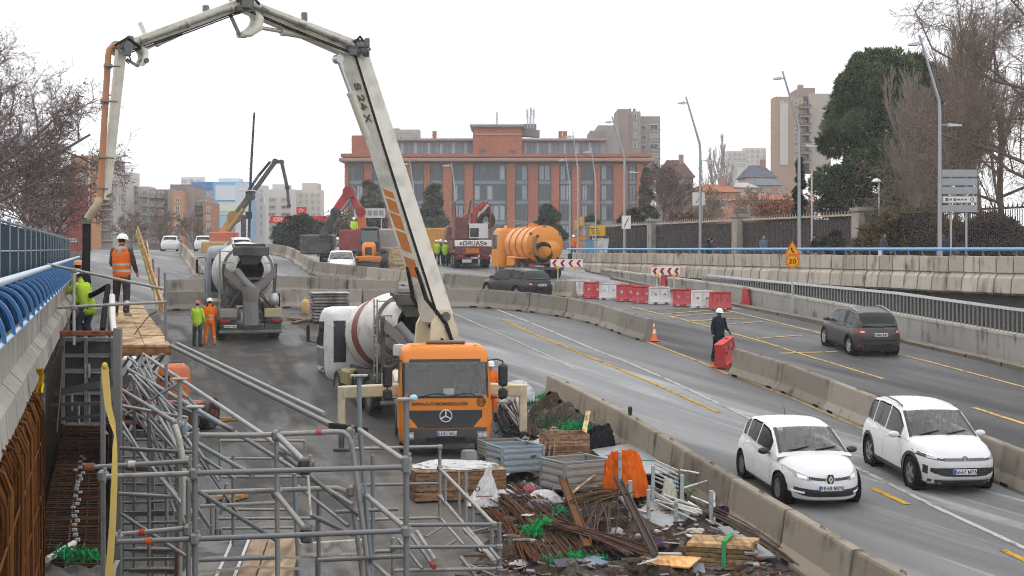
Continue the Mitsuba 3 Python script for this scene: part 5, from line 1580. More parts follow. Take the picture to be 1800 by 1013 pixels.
    plate(t, mat((-.80, -.01, .66)), plate_s, .5, .11)
    return t


p = gp(438, 600)
mixer_truck('grey mixer truck with a pale drum, its tail and chute towards the two workers', facing(441, 604, 15), (.20, .22, .25), (.50, .49, .47), [(2.2, 3.9, (.46, .45, .43))])
m = mat((-2.75, 45.9, float(zg(-3.2, 47.5)) + .02), 20)
mixer_truck('white mixer truck whose white drum has dark red bands, backed up to the pump truck', m, (.66, .67, .67), (.62, .61, .58), [(2.35, 3.1, (.22, .035, .035)), (4.0, 4.3, (.25, .05, .05))], 1)

# ---------------------------------------------------------------- concrete pump truck
OG, CREAM, BEIGE = (.66, .20, .012), (.70, .67, .58), (.62, .55, .38)
PM = mat((-1.67, 38.7, float(zg(-2.2, 40.2)) + .0), 6)
t = Thing('pump_truck', 'orange cab concrete pump truck with cream outriggers and its long boom raised', 'truck', None, PM)
sh = Shell([(.34, 1.1, .10, 1.9), (.42, 1.16, .03, 1.92), (.72, 1.18, 0, 1.94), (.98, 1.18, .02, 1.95), (1.55, 1.18, .03, 1.95), (1.62, 1.17, .05, 1.95), (2.45, 1.12, .28, 1.93), (2.62, 1.10, .36, 1.91), (2.74, 1.04, .46, 1.86), (2.80, .9, .6, 1.75), (2.815, .6, .8, 1.5)], 9, 8)
sh.c = 1.0
cabm = to_man(sh.mesh(64))
inn = Shell([(z, w - .07, f + .07, r_ - .07) for z, w, f, r_ in sh.L[3:-2]] + [(2.70, .95, .6, 1.7)], 9, 8)
inn.c = 1.0
cabm -= to_man(inn.mesh(48))
cabm -= m3.Manifold.cube((2.0, 1.6, .82), True).translate((0, -.2, 1.985))
for q in (-1, 1):
    cabm -= m3.Manifold.cube((.5, .9, .72), True).translate((q * 1.15, .9, 2.05))
k = t.add('cab', soft(cabm, 38), 'paint', OG)
t.add('cab_lining', join(box((0, 1.80, 1.85), (2.0, .02, 1.6)), box((0, 1.0, 1.02), (2.0, 1.5, .02)), *[box((q * 1.06, 1.62, 1.8), (.02, .4, 1.5)) for q in (-1, 1)]), 'matte', (.05, .05, .052), under=k)
t.add('dashboard', box((0, .40, 1.42), (2.0, .5, .26), .08), 'matte', (.035, .035, .037), under=k)
t.add('steering_wheel', mv(torus(.22, .02, 20, 6, FRONT), .55, .72, 1.66, rx=-50), 'matte', (.02, .02, .02), under=k)
for x in (-.55, .55):
    t.add('seat', join(box((x, 1.2, 1.35), (.5, .5, .2), .06), box((x, 1.48, 1.75), (.48, .14, .75), .06), box((x, 1.48, 2.2), (.28, .1, .2), .04)), 'matte', (.07, .072, .08), under=k)
t.add('paper', join(box((.72, .32, 1.562), (.3, .2, .01)), mv(box((0, 0, .08), (.26, .01, .16)), .1, .38, 1.56, rx=-20)), 'matte', (.62, .62, .6), under=k)
t.add('sun_visor', join(*[mv(box((0, 0, 0), (.8, .02, .16), .01), x, .5, 2.38, rx=30) for x in (-.5, .5)]), 'matte', (.12, .12, .12), under=k)
t.add('bumper', sh.front(-1.17, 1.17, .345, .74, .03, 15, thick=.03), 'plastic', (.075, .078, .085), under=k)
t.add('bumper_intake', sh.front(-.5, .5, .42, .52, .04, 7), 'plastic', (.012, .012, .013), under=k)
t.add('grille', sh.front(-.92, .92, (.76, .76, .76), (1.20, 1.20, 1.20), .022, 9), 'plastic', (.028, .030, .034), under=k)
for i, z in enumerate((.80, .88, .96, 1.04, 1.12)):
    t.add('grille_slat', sh.front(-.60 - .06 * i, .60 + .06 * i, z, z + .028, .034, 7, thick=.012), 'plastic', (.032, .034, .038), under=k)
for sg in (-1, 1):
    t.add('corner_panel', sh.front(sg * .72, sg * 1.10, (.77, .77), (.80, 1.24), .026, 5), 'paint', OG, under=k)
    q = t.add('headlight', sh.front(sg * .80, sg * 1.08, .48, .66, .036, 5), 'glass', (.32, .33, .34))
    for x in (.87, .99):
        t.add('lamp_lens', mv(front(disc(.055, 14), .02), sg * x, float(sh.fy(x, .57)) - .045, .57), 'metal', (.8, .8, .8), under=q)
    t.add('side_window', sh.side(.42, 1.38, 1.66, (2.4, 2.46), sg, .012), 'pane', under=k)
    t.add('door_gap', sh.side(1.42, 1.44, .8, 2.5, sg, .012, 2), 'matte', (.03, .02, .01), under=k)
    t.add('step', box((sg * 1.08, .75, .55), (.2, .7, .34), .05), 'plastic', (.03, .03, .032), under=k)
    q = t.add('mirror', box((sg * 1.46, .12, 2.06), (.24, .14, .56), .05), 'plastic', (.014, .014, .015))
    t.add('lower_mirror', box((sg * 1.46, .12, 1.60), (.24, .14, .26), .05), 'plastic', (.014, .014, .015), under=q)
    t.add('mirror_arm', join(*[sweep([(sg * 1.1, .35, z), (sg * 1.3, .15, z + .05), (sg * 1.46, .16, z)], .018, 5) for z in (2.42, 1.45)], tube((sg * 1.46, .17, 1.45), (sg * 1.46, .17, 2.42), .018, 5)), 'plastic', (.014, .014, .015), under=q)
t.add('windshield_seal', join(sh.front(-1.09, 1.09, 1.50, 1.58, .008, 11), sh.front(-1.09, 1.09, 2.38, 2.47, .008, 11), sh.front(-1.09, -.98, 1.58, 2.38, .008, 3), sh.front(.98, 1.09, 1.58, 2.38, .008, 3)), 'plastic', (.014, .014, .015), under=k)
t.add('windshield', sh.front(-1.02, 1.02, 1.56, 2.40, .016, 11), 'pane', under=k)
for x in (-.62, .12):
    t.add('wiper', sweep([(x, float(sh.fy(x, 1.56)) - .04, 1.55), (x + .30, float(sh.fy(x, 1.62)) - .04, 1.62), (x + .62, float(sh.fy(x, 1.6)) - .04, 1.60)], .014, 4), 'plastic', BLACK, under=k)
t.add('lettering', mv(text('WWW.AUTOBOMBEOS.COM', .075), -.15, float(sh.fy(.3, 1.38)) - .012, 1.36), 'matte', (.05, .03, .02), under=k)
for x, s in ((.90, '39'),):
    y = float(sh.fy(x, 1.40)) - .016
    t.add('number_ring', mv(xf(FRONT, torus(.105, .012, 18, 4)), x, y, 1.40), 'matte', (.05, .03, .02), under=k)
    t.add('number', mv(text(s, .10), x, y, 1.40), 'matte', (.05, .03, .02), under=k)
y = float(sh.fy(0, 1.05)) - .05
q = t.add('emblem', mv(join(xf(FRONT, torus(.15, .016, 24, 6)), *[bar((0, 0, 0), (.15 * math.sin(a), 0, .15 * math.cos(a)), .034, .02, up=(0, 1, 0)) for a in (0, 2.094, 4.189)]), 0, y, 1.06), 'metal', (.82, .83, .85), under=k)
plate(t, mat((.02, float(sh.fy(0, .6)) - .05, .615)), '4452 MCJ', .52, .115, under=k)
t.add('roof_hatch', box((.05, 1.0, 2.86), (1.0, .5, .07), .02), 'plastic', (.12, .08, .05), under=k)
for x in (-.8, -.3, .3, .8):
    t.add('roof_lamp', box((x, .62, 2.80), (.1, .08, .05), .02), 'plastic', (.6, .35, .1), under=k)
t.add('air_filter', mv(lathe([(0, .3), (.15, .28), (.17, .2), (.17, 0), (0, 0)], 14), -1.1, 2.15, 2.45), 'plastic', (.5, .5, .48))
for sg in (-1, 1):
    t.add('chassis_rail', box((sg * .42, 3.4, .95), (.12, 4.6, .3)), 'work', (.06, .06, .06))
    t.add('deck_side', box((sg * 1.02, 3.9, 1.45), (.35, 3.4, .7), .05), 'work', BEIGE)
    # outrigger: box arm, leg, foot
    arm = t.add('outrigger', bar((sg * 1.0, 2.05, 1.55), (sg * (2.62 if sg < 0 else 2.15), 1.7, 1.52), .26, .32, .03), 'work', BEIGE)
    x = sg * (2.62 if sg < 0 else 2.15)
    t.add('leg', bar((x, 1.7, 1.68), (x, 1.7, .42), .2, .2, .02), 'work', BEIGE, under=arm)
    t.add('jack', tube((x, 1.7, .42), (x, 1.7, .06), .075, 10), 'steel', (.10, .10, .10), under=arm)
    t.add('foot', box((x, 1.7, .04), (.42, .42, .07), .02), 'work', (.03, .03, .03), under=arm)
truck_wheels(t, (1.35,), 2.3, .50, False, (.3, .3, .3))
truck_wheels(t, (4.6,), 2.3, .50, True, (.3, .3, .3))
t.add('hopper_rear', box((0, 5.35, 1.5), (1.3, .9, .8), .06), 'work', (.45, .40, .28))
t.add('hydraulic_tank', box((.65, 3.0, 1.75), (.6, .9, .7), .06), 'work', (.32, .03, .03))
t.add('water_box', box((.55, 3.4, 2.2), (.8, .9, .5), .05), 'work', BEIGE)

# boom: pivot on the turret, four folding arms in one upright plane
IPM = np.linalg.inv(PM)
BP = [at(768, 556, 42.6), at(620, 88, 40.7), at(424, 8, 38.5), at(213, 84, 36.5), at(186, 348, 36.25)]
BP = [(IPM @ [*q, 1])[:3] for q in BP]
ud = (BP[4] - BP[0]) * [1, 1, 0]
ud /= np.linalg.norm(ud)
nd = np.array([-ud[1], ud[0], 0])
nd *= np.sign(-nd[1])                                       # towards the camera side
turret = BP[0].copy()
t.add('turret', mv(lathe([(0, 2.5), (.45, 2.5), (.45, 2.1), (.62, 2.05), (.62, 1.3), (0, 1.3)], 18), turret[0], turret[1], 0), 'work', (.48, .44, .36))
for o in (-.34, .34):
    c = turret + nd * o
    pl = [(-.55, -1.25), (.55, -1.25), (.45, -.2), (.18, .2), (-.18, .2), (-.45, -.4)]
    M = np.eye(4)
    M[:3, 0], M[:3, 1], M[:3, 2], M[:3, 3] = ud, (0, 0, 1), nd, c
    t.add('turret_cheek', xf(M, prism(pl, .07)), 'work', BEIGE)
t.add('turret_pin', tube(turret - nd * .45, turret + nd * .45, .13, 12), 'steel', (.12, .12, .12))


def beam(p, q, h0, h1, w0, w1, e0=0, e1=0):
    """A box arm from p to q in the boom plane: h across the plane's own direction, w along the pin."""
    d = (q - p) / np.linalg.norm(q - p)
    u = np.cross(nd, d)
    P = []
    for s1 in (-1, 1):
        for s2 in (-1, 1):
            for c, h, w in ((p - d * e0, h0, w0), (q + d * e1, h1, w1)):
                P.append(c + nd * s1 * w / 2 + u * s2 * h / 2)
    return hexa([P[0], P[1], P[2], P[3], P[4], P[5], P[6], P[7]]), d, u


arms = []
dims = [(.62, .52, .68, .56), (.46, .30, .40, .34), (.31, .23, .28, .24), (.21, .17, .19, .16)]
for i in range(4):
    g, d, u = beam(BP[i], BP[i + 1], *dims[i], .05, .05)
    arms.append((t.add('boom_arm', g, 'work', ((.74, .72, .64), (.72, .70, .60), (.62, .60, .50), (.56, .54, .46))[i]), d, u))
for i, (k, d, u) in enumerate(arms[:3]):
    p, q = BP[i], BP[i + 1]
    L = np.linalg.norm(q - p)
    w = max(dims[i][2:]) / 2
    sgn = 1 if u[2] > 0 or i == 0 else -1
    fs = -1 if i == 0 else 1
    t.add('delivery_pipe', join(tube(p + fs * nd * (w + .11) - u * .02 + d * .2, q + fs * nd * (w + .09) - d * .15, .065, 10), *[tube(p + fs * nd * (w + .11) + d * s_, p + fs * nd * (w + .11) + d * (s_ + .07), .09, 10) for s_ in np.arange(.4, L, 1.3)]), 'steel', (.30, .29, .26), under=k)
    t.add('hydraulic_line', join(*[sweep([p + nd * (w + .012) + u * o + d * .1, p + nd * (w + .02) + u * (o + .02) + d * L * .5, q + nd * (w + .012) + u * o - d * .1], .017, 5) for o in ((.13, .17) if i else (.20, .24))]), 'matte', (.03, .03, .03), under=k)
    for s_ in np.arange(.8, L - .3, 1.1):
        t.add('pipe_clamp', bar(p + d * s_ + fs * nd * (w - .02), p + d * s_ + fs * nd * (w + .2), .05, .2, up=d), 'steel', (.14, .14, .13), under=k)
    t.add('joint_pin', tube(q - nd * .34, q + nd * .38, .12, 12), 'steel', (.12, .12, .12), under=k)
    t.add('joint_plate', join(*[tube(q + nd * o, q + nd * (o + .04), .27 - .04 * i, 14) for o in (-.26, .22)]), 'work', (.35, .33, .28) if i else (.16, .155, .15), under=k)
# first arm: orange chevrons and model letters on its camera side and underside, base cable bundle
k, d, u = arms[0]
L = np.linalg.norm(BP[1] - BP[0])
for j, (s0, s1) in enumerate(((.16, .235), (.26, .335), (.345, .40), (.41, .455), (.465, .49))):
    w = np.interp(s0, [0, 1], [.68, .56]) / 2
    h = np.interp(s0, [0, 1], [.62, .52]) / 2
    su = 1 if (u @ (ud)) > 0 else -1
    c0, c1 = BP[0] + d * L * s0 + u * su * (h + .006), BP[0] + d * L * s1 + u * su * (h + .006)
    t.add('orange_mark', hexa([c + nd * s_ * w * .62 + d * (.12 if s_ < 0 else 0) + u * su * z for s_ in (-1, 1) for z in (-.004, .006) for c in (c0, c1)]), 'work', (.62, .22, .05), under=k)
TM = np.eye(4)
su = 1 if (u @ ud) > 0 else -1
TM[:3, 0], TM[:3, 2] = d * -1, nd * 1.0
TM[:3, 1] = -np.cross(TM[:3, 2], TM[:3, 0])
TM[:3, 3] = BP[0] + d * L * .82 + u * su * (.286) + nd * .11
Z = np.stack([-d, -u * su, np.cross(d, u * su)], 1)
TM[:3, :3] = Z
t.add('lettering', xf(TM, text('S 24 X', .26, .01)), 'matte', (.16, .14, .12), under=k)
for s_ in (1, -1):
    t.add('hose', sweep([BP[0] + d * 1.6 + u * su * .3 + nd * .2 * s_, BP[0] + d * .7 + u * su * .38 + nd * .3 * s_, BP[0] + nd * .42 * s_ - [0, 0, .2], BP[0] + nd * .5 + ud * -.15 * s_ - [0, 0, .7], BP[0] + nd * .35 - ud * .5 - [0, 0, 1.2]], .055, 7), 'matte', (.025, .025, .025), under=k)


def ram(p, q, r, frac=.55, rod=(.6, .6, .6), body=CREAM):
    """A hydraulic cylinder from p (barrel) to q (rod)."""
    p, q = np.asarray(p), np.asarray(q)
    c = p + (q - p) * frac
    return join(tube(p, c, r, 12), tube(c, c + (q - p) / np.linalg.norm(q - p) * .08, r * 1.15, 12)), join(tube(c, q, r * .5, 10), tube(q - nd * r, q + nd * r, r * 1.2, 10))


def cyl(p, q, r, frac=.55):
    a, b = ram(p, q, r, frac)
    k = t.add('hydraulic_ram', a, 'work', (.5, .47, .38))
    t.add('ram_rod', b, 'metal', (.55, .55, .55), under=k)


W_ = lambda px, py, dd: (IPM @ [*at(px, py, dd), 1])[:3]
cyl(W_(646, 244, 40.6), W_(594, 104, 40.2), .10, .55)
cyl(W_(556, 66, 39.8), W_(452, 48, 38.8), .10, .55)
cyl(W_(318, 58, 37.4), W_(252, 88, 36.8), .07, .6)


def lever(pts, r=.10):
    k = t.add('knee_lever', xf(np.eye(4), join(*[sweep([q + nd * o for q in pts], np.interp(np.linspace(0, 1, len(pts)), [0, .5, 1], [r * .7, r, r * .55]), 8) for o in (-.12, .12)])), 'work', CREAM)
    t.add('lever_pin', tube(pts[len(pts) // 2] - nd * .22, pts[len(pts) // 2] + nd * .22, .06, 10), 'steel', (.1, .1, .1), under=k)


r = rnd(88)
for j, (c, n_) in enumerate(((BP[1], 13), (BP[2], 7), (BP[3], 5))):
    for _ in range(n_):
        e = r.normal(0, .14 - .03 * j, 3)
        t.add('joint_fitting', box(c + e + nd * (.2 + .15 * r.random()), tuple(.10 + .16 * r.random(3)), .02, r.random() * 90), 'work', np.array([.07, .07, .07]) * (.5 + 1.6 * r.random()))
    t.add('joint_hose', sweep([c + ud * .3 + nd * .3, c + [0, 0, .32 - .06 * j] + nd * .34, c - ud * .35 + nd * .3], .035, 6), 'matte', (.03, .03, .03))
lever([W_(444, 18, 38.7), W_(452, 34, 38.7), W_(448, 50, 38.7), W_(434, 60, 38.6), W_(421, 61, 38.5)], .13)
t.add('knee_link', bar(W_(403, 22, 38.3), W_(421, 62, 38.5), .08, .05, up=nd), 'steel', (.2, .2, .19))
lever([W_(243, 82, 36.8), W_(252, 95, 36.8), W_(251, 108, 36.7), W_(244, 116, 36.7)], .09)
t.add('knee_link', bar(W_(222, 104, 36.6), W_(243, 117, 36.7), .06, .05, up=nd), 'steel', (.2, .2, .19))
t.add('hose_loop', sweep([W_(224, 92, 36.5), W_(230, 105, 36.5), W_(226, 112, 36.5), W_(219, 104, 36.5)], .018, 5), 'matte', (.03, .03, .03))
for a, b in (((246, 40, 36.9), (256, 62, 36.9)),):
    t.add('guide_bracket', bar(W_(*a), W_(*b), .12, .1), 'work', CREAM)
for px, py, dd in ((535, 30, 39.7), (362, 18, 38.0), (499, 46, 39.3)):
    t.add('pipe_saddle', box(W_(px, py, dd), (.16, .2, .24), .03), 'steel', (.15, .15, .15))
# last arm's orange pipe with brackets, bend, then end hose
k = t.add('drop_pipe', sweep([W_(208, 80, 36.3), W_(198, 82, 36.3), W_(192, 88, 36.2), W_(190, 100, 36.2), W_(183, 220, 36.15), W_(177, 330, 36.1), W_(175, 352, 36.1)], .075, 12), 'work', (.42, .17, .07))
for (y, x0, x1) in ((117, 190, 212), (179, 184, 206), (278, 178, 200), (332, 176, 190)):
    t.add('pipe_bracket', tube(W_(x0 - 6, y - 1, 36.0), W_(x1, y, 36.1), .022, 6), 'steel', (.16, .15, .14), under=k)
    t.add('pipe_coupling', tube(W_(x0, y - 4, 36.15), W_(x0, y + 3, 36.15), .105, 12), 'steel', (.22, .18, .14), under=k)
t.add('elbow', sweep([W_(175, 350, 36.1), W_(172, 360, 36.0), W_(164, 370, 36.0), W_(157, 380, 36.0), W_(153, 388, 36.0)], [.09, .10, .10, .10, .09], 10), 'work', (.34, .27, .18))
t.add('elbow_cradle', sweep([W_(187, 346, 36.2), W_(198, 340, 36.2), W_(201, 350, 36.2), W_(192, 360, 36.1), W_(170, 362, 36.0)], .035, 6), 'steel', (.2, .19, .17))
hs = t.add('end_hose', sweep([W_(153, 384, 36), W_(152, 400, 36), W_(152, 440, 36), W_(151, 476, 35.9), W_(153, 500, 35.8)], .095, 12), 'matte', (.022, .023, .026))
t.add('hose_clamp', tube(W_(152.5, 386, 36), W_(152.5, 394, 36), .12, 12), 'steel', (.12, .11, .1), under=hs)

# ================================================================ machines on the far side
def stand(px, D, deg=0, dz=0.0):
    x = (px - 900) / FOC * D
    return mat((x, D, float(zg(x, D)) + dz), deg)


def seen_height(px, py, D):
    return at(px, py, D)[2] - float(zg((px - 900) / FOC * D, D))


# ---- orange vacuum tanker driving away, its round rear door open to view
TO = (.62, .215, .02)
t = Thing('tanker_truck', 'orange vacuum tanker truck with a domed round rear door', 'truck', None, stand(960, 92, 17, .02))
R = 1.12
fr = frame((0, .35, 2.05), (0, 5.3, 2.05), (1, 0, 0))[0]
k = t.add('tank', xf(fr, lathe([(0, -.32), (.5, -.27), (.9, -.12), (R, .1), (R, 4.6), (.8, 4.85), (0, 4.95)], 36, 45)), 'paint', TO)
t.add('rear_door', mv(xf(FRONT, lathe([(R + .05, -.12), (R + .05, .02), (.95, .2), (.5, .32), (0, .36)], 32, 45)), 0, .3, 2.05), 'paint', TO, under=k)
t.add('door_dome', mv(xf(FRONT, lathe([(.56, 0), (.55, .18), (.35, .3), (0, .35)], 24, 45)), .35, .12, 1.75), 'paint', (.66, .24, .03), under=k)
for z in (.9, 2.2, 3.5):
    t.add('tank_band', xf(fr, lathe([(R + .004, z), (R + .05, z), (R + .05, z + .12), (R + .004, z + .12)], 32)), 'paint', (.45, .15, .02), under=k)
for a in (.6, 1.6, 2.5, 3.6, 4.6, 5.5):
    t.add('door_clamp', box((math.cos(a) * 1.13, .22, 2.05 + math.sin(a) * 1.13), (.14, .2, .14), .03), 'steel', (.15, .12, .08), under=k)
t.add('sight_glass', mv(front(disc(.09, 12), .03), -.55, -.02, 2.55), 'glass', (.02, .02, .02), under=k)
t.add('hose_reel', mv(torus(.5, .12, 20, 7, FRONT), -.2, -.1, 1.6), 'matte', (.03, .03, .03))
t.add('outlet_pipe', sweep([(-.75, -.1, 2.5), (-.85, -.3, 2.0), (-.7, -.3, 1.4)], .12, 8), 'work', (.2, .1, .04))
sh = Shell([(.6, 1.15, 5.7, 7.6), (.8, 1.22, 5.65, 7.75), (1.9, 1.22, 5.65, 7.75), (2.9, 1.16, 5.7, 7.5), (3.12, 1.0, 5.9, 7.3)], 8, 8)
sh.c = 6.7
c = t.add('cab', soft(sh.mesh(48), 38), 'paint', TO)
for sg in (-1, 1):
    t.add('side_window', sh.side(6.3, 7.5, 1.8, 2.7, sg, .012), 'glass', DGLASS, under=c)
    t.add('side_box', box((sg * 1.0, 3.4, 1.05), (.42, 1.6, .6), .05), 'paint', TO)
    t.add('chassis_rail', box((sg * .42, 3.6, .95), (.12, 7, .3)), 'work', (.06, .06, .06))
    t.add('fender', box((sg * 1.02, 1.75, 1.24), (.5, 2.8, .08), .03), 'work', (.45, .15, .03))
t.add('beacon', mv(lathe([(0, .2), (.1, .16), (.12, 0), (0, 0)], 10), -.6, 6.4, 3.12), 'plastic', (.7, .3, .03))
t.add('catwalk_rail', join(*[tube((-1.0, y, 3.0), (-1.0, y, 3.5), .025, 5) for y in (1.4, 3, 4.6)], tube((-1, 1.4, 3.5), (-1, 4.6, 3.5), .025, 5)), 'steel', (.3, .15, .05))
t.add('top_hatch', mv(lathe([(0, .22), (.3, .2), (.32, 0), (0, 0)], 14), 0, 2.6, 3.14), 'paint', (.55, .2, .03))
t.add('rear_bumper', box((0, .1, .62), (2.3, .14, .22), .03), 'work', (.05, .05, .05))
for sg in (-1, 1):
    t.add('tail_light', box((sg * .9, .01, .85), (.36, .03, .12)), 'plastic', (.35, .02, .02))
truck_wheels(t, (1.1, 2.4, 6.3), 2.4, .5, True)

# ---- dark red crane truck with a lettered tailboard
MR = (.11, .018, .022)
t = Thing('crane_truck', 'dark red crane truck with white lettered board across its tail', 'truck', None, stand(832, 103, 8, .02))
t.add('deck', box((0, 4.0, 1.15), (2.5, 7.6, .22), .03), 'work', MR)
t.add('tail_board', box((0, .12, 1.72), (2.5, .08, .42), .02), 'matte', (.70, .69, .67))
t.add('lettering', mv(text('\u00abGRUAS\u00bb', .30), 0, .07, 1.72), 'matte', (.06, .03, .03))
t.add('rear_frame', box((0, .16, 1.2), (2.5, .14, .5), .03), 'work', MR)
t.add('orange_panel', box((-.05, .07, 1.22), (.9, .04, .3), .01), 'matte', (.5, .16, .03))
t.add('rear_bumper', box((0, .2, .72), (2.4, .14, .16), .03), 'work', MR)
for sg in (-1, 1):
    t.add('tail_light', box((sg * .85, .1, .88), (.5, .04, .14)), 'plastic', (.3, .02, .02))
    t.add('mud_flap', box((sg * .95, .55, .55), (.5, .03, .5)), 'matte', (.02, .02, .02))
    t.add('stake', box((sg * 1.2, .3, 3.1), (.1, .1, 2.6), .02), 'work', (.16, .03, .03))
    t.add('side_board', box((sg * 1.22, 4.6, 1.6), (.06, 6.4, .6), .02), 'work', MR)
t.add('load_box', box((-.72, 1.6, 2.75), (.95, 1.6, 1.5), .04), 'work', (.13, .03, .03))
t.add('white_crate', box((.45, 1.2, 2.55), (1.3, .9, 1.0), .03), 'matte', (.6, .6, .6))
t.add('dark_screen', box((.15, .73, 2.45), (.6, .03, .6), .01), 'glass', (.03, .03, .04))
t.add('crane_column', box((.35, 2.6, 2.6), (.5, .5, 2.6), .06), 'work', (.30, .03, .03))
for p, q, w, c in (((.35, 2.6, 3.9), (1.15, 2.3, 4.55), .34, (.34, .035, .035)), ((1.15, 2.3, 4.55), (1.5, 2.2, 3.1), .3, (.04, .035, .035)), ((-.2, 2.4, 2.8), (.1, 2.2, 4.7), .12, (.05, .045, .045)), ((-1.0, 2.0, 3.3), (-1.05, 2.0, 4.6), .14, (.16, .03, .03)), ((-.75, 2.1, 3.3), (-.2, 2.2, 3.7), .16, (.33, .03, .03))):
    t.add('crane_arm', bar(p, q, w, w, .03), 'work', c)
t.add('crane_ram', tube((.6, 2.2, 3.5), (1.25, 2.0, 4.35), .1, 8), 'work', (.5, .35, .3))
t.add('cable_reel', mv(torus(.45, .16, 18, 6, FRONT), 1.15, 2.0, 3.3), 'matte', (.05, .045, .04))
t.add('cab', soft(Shell([(.6, 1.2, 6.9, 8.9), (1.9, 1.22, 6.85, 8.95), (2.9, 1.1, 6.95, 8.6), (3.0, 1.0, 7.1, 8.5)], 8, 8).mesh(40), 38), 'work', MR)
plate(t, mat((.1, .06, .74)), '', .5, .12)
truck_wheels(t, (1.4, 2.8, 7.8), 2.45, .5, True)

# ---- orange backhoe loader facing this way
t = Thing('loader', 'orange loader with two big pale tyres and a black cab, facing this way', 'loader', None, stand(648, 100, 3))
t.add('bonnet', soft(Shell([(.75, .42, -.2, 1.5), (1.1, .46, -.3, 1.6), (1.6, .46, -.28, 1.6), (1.85, .40, -.15, 1.6), (1.92, .3, 0, 1.5)], 5, 6).mesh(36), 38), 'paint', (.66, .20, .02))
t.add('radiator_grille', box((0, -.30, 1.35), (.44, .05, .5), .03), 'plastic', (.03, .03, .03))
t.add('front_blade', box((0, -.75, .85), (1.7, .28, .34), .06), 'work', (.62, .17, .02))
t.add('front_weight', box((0, -.55, .45), (1.5, .5, .4), .06), 'work', (.05, .045, .04))
for sg in (-1, 1):
    wheel(t, sg * .98, .3, .68, .5, (.4, .2, .05), 8, sg, .5, dirt=True)
    wheel(t, sg * .98, 2.5, .75, .5, (.4, .2, .05), 8, sg, .5, dirt=True)
    t.add('fender', box((sg * .95, .3, 1.46), (.55, 1.0, .06), .02), 'work', (.05, .05, .05))
    t.add('lamp_bracket', box((sg * .62, .9, 2.0), (.2, .2, .3), .03), 'work', (.06, .06, .06))
c = t.add('cab', soft(Shell([(1.3, .62, 1.3, 2.8), (1.9, .66, 1.25, 2.9), (2.75, .6, 1.4, 2.8), (2.85, .62, 1.3, 2.9), (2.95, .5, 1.5, 2.7)], 8, 8).mesh(32), 38), 'plastic', (.03, .03, .03))
t.add('windscreen', box((0, 1.24, 2.3), (1.05, .03, .75), .01), 'glass', (.10, .14, .15), under=c)

# ---- red folding arm of a lorry crane behind the vans
def arm_thing(name, label, cat, D, segs, joints=.2, extra=None):
    t = Thing(name, label, cat)
    for (a, b, w, c) in segs:
        p, q = at(*a, D), at(*b, D)
        t.add('arm', bar(p, q, w, w, .04, up=(0, 1, 0)), 'work', c)
        t.add('joint', tube(q - [0, w * .75, 0], q + [0, w * .75, 0], w * .7, 10), 'work', np.array(c) * .6)
    return t


RD = (.42, .03, .035)
t = arm_thing('lorry_crane', 'red and black folding lorry crane arm behind the orange loader', 'crane', 106, [((566, 416), (590, 374), .5, (.03, .03, .035)), ((590, 374), (614, 338), .62, RD), ((614, 338), (634, 372), .5, RD), ((634, 372), (638, 412), .55, (.5, .12, .03))])
t.add('base', box(tuple(at(630, 424, 107)), (2.4, 3, 1.6), .1), 'work', (.26, .03, .03))
t.add('hydraulic_ram', tube(at(600, 372, 105.6), at(616, 350, 105.6), .12, 8), 'steel', (.2, .2, .2))
x0, _, z0 = at(590, 425, 107)
t.add('carrier', box((at(560, 432, 108)[0], 108, at(560, 430, 108)[2]), (2.2, 3, 1.4), .1), 'work', (.05, .05, .05))
t.add('stabiliser', box((at(630, 432, 107)[0], 107, (at(630, 432, 107)[2] + float(zg(-10, 107))) / 2), (1.6, 2, at(630, 432, 107)[2] - float(zg(-10, 107)) + .4), .05), 'work', (.06, .05, .05))
t = arm_thing('lorry_crane', 'short red crane jib leaning against the boom beside the beige boards', 'crane', 104, [((676, 432), (694, 412), .4, (.3, .03, .03)), ((694, 412), (712, 390), .4, RD)])
t.add('base', box(tuple(at(684, 428, 104.5)), (1.8, 2, 2.0), .1), 'work', (.3, .28, .27))
t.add('stabiliser', box((at(684, 440, 104.5)[0], 104.5, float(zg(-8, 104)) + .5), (1.0, 1.2, 1.1), .05), 'work', (.07, .06, .06))
# ---- yellow crane arm with a dark lattice of hoses
YB = (.50, .27, .05)
t = arm_thing('telescopic_crane', 'yellow based telescopic crane with a long dark arm and hanging tip on the ramp', 'crane', 135, [((389, 418), (412, 382), .8, YB), ((412, 382), (440, 345), .55, (.07, .065, .06)), ((440, 345), (484, 284), .36, (.06, .058, .055)), ((484, 284), (495, 285), .3, (.05, .05, .05)), ((495, 285), (505, 330), .28, (.05, .05, .05)), ((505, 330), (508, 362), .24, (.06, .06, .065))])
t.add('slew_base', box(tuple(at(394, 424, 135)), (2.2, 2.4, 1.6), .1), 'work', (.45, .10, .06))
t.add('carrier', box((at(392, 434, 136)[0], 136, 6.0), (2.5, 7, 1.3), .1), 'work', (.4, .28, .06))
truck_m = t.m
for x in (-.9, .9):
    t.add('wheel', tube((at(392, 434, 136)[0] + x, 133.0, 5.85), (at(392, 434, 136)[0] + x * .6, 133.0, 5.85), .5, 14), 'matte', RUBBER)
t.add('hydraulic_ram', tube(at(402, 404, 134.5), at(428, 368, 134.5), .2, 8), 'steel', (.35, .22, .08))
t.add('stabiliser', box((at(428, 400, 134)[0], 134, at(428, 400, 134)[2]), (.4, .4, 2.2), .04), 'work', (.04, .04, .045))
t.add('arm_hose', join(*[sweep([at(440 + dx, 340, 134.3), at(462 + dx, 308, 134.3), at(482 + dx, 284, 134.3)], .06, 5) for dx in (-5, -8)]), 'matte', (.04, .04, .04))
t = Thing('drilling_mast', 'tall thin dark mast standing above the skyline behind the grey mixer', 'mast')
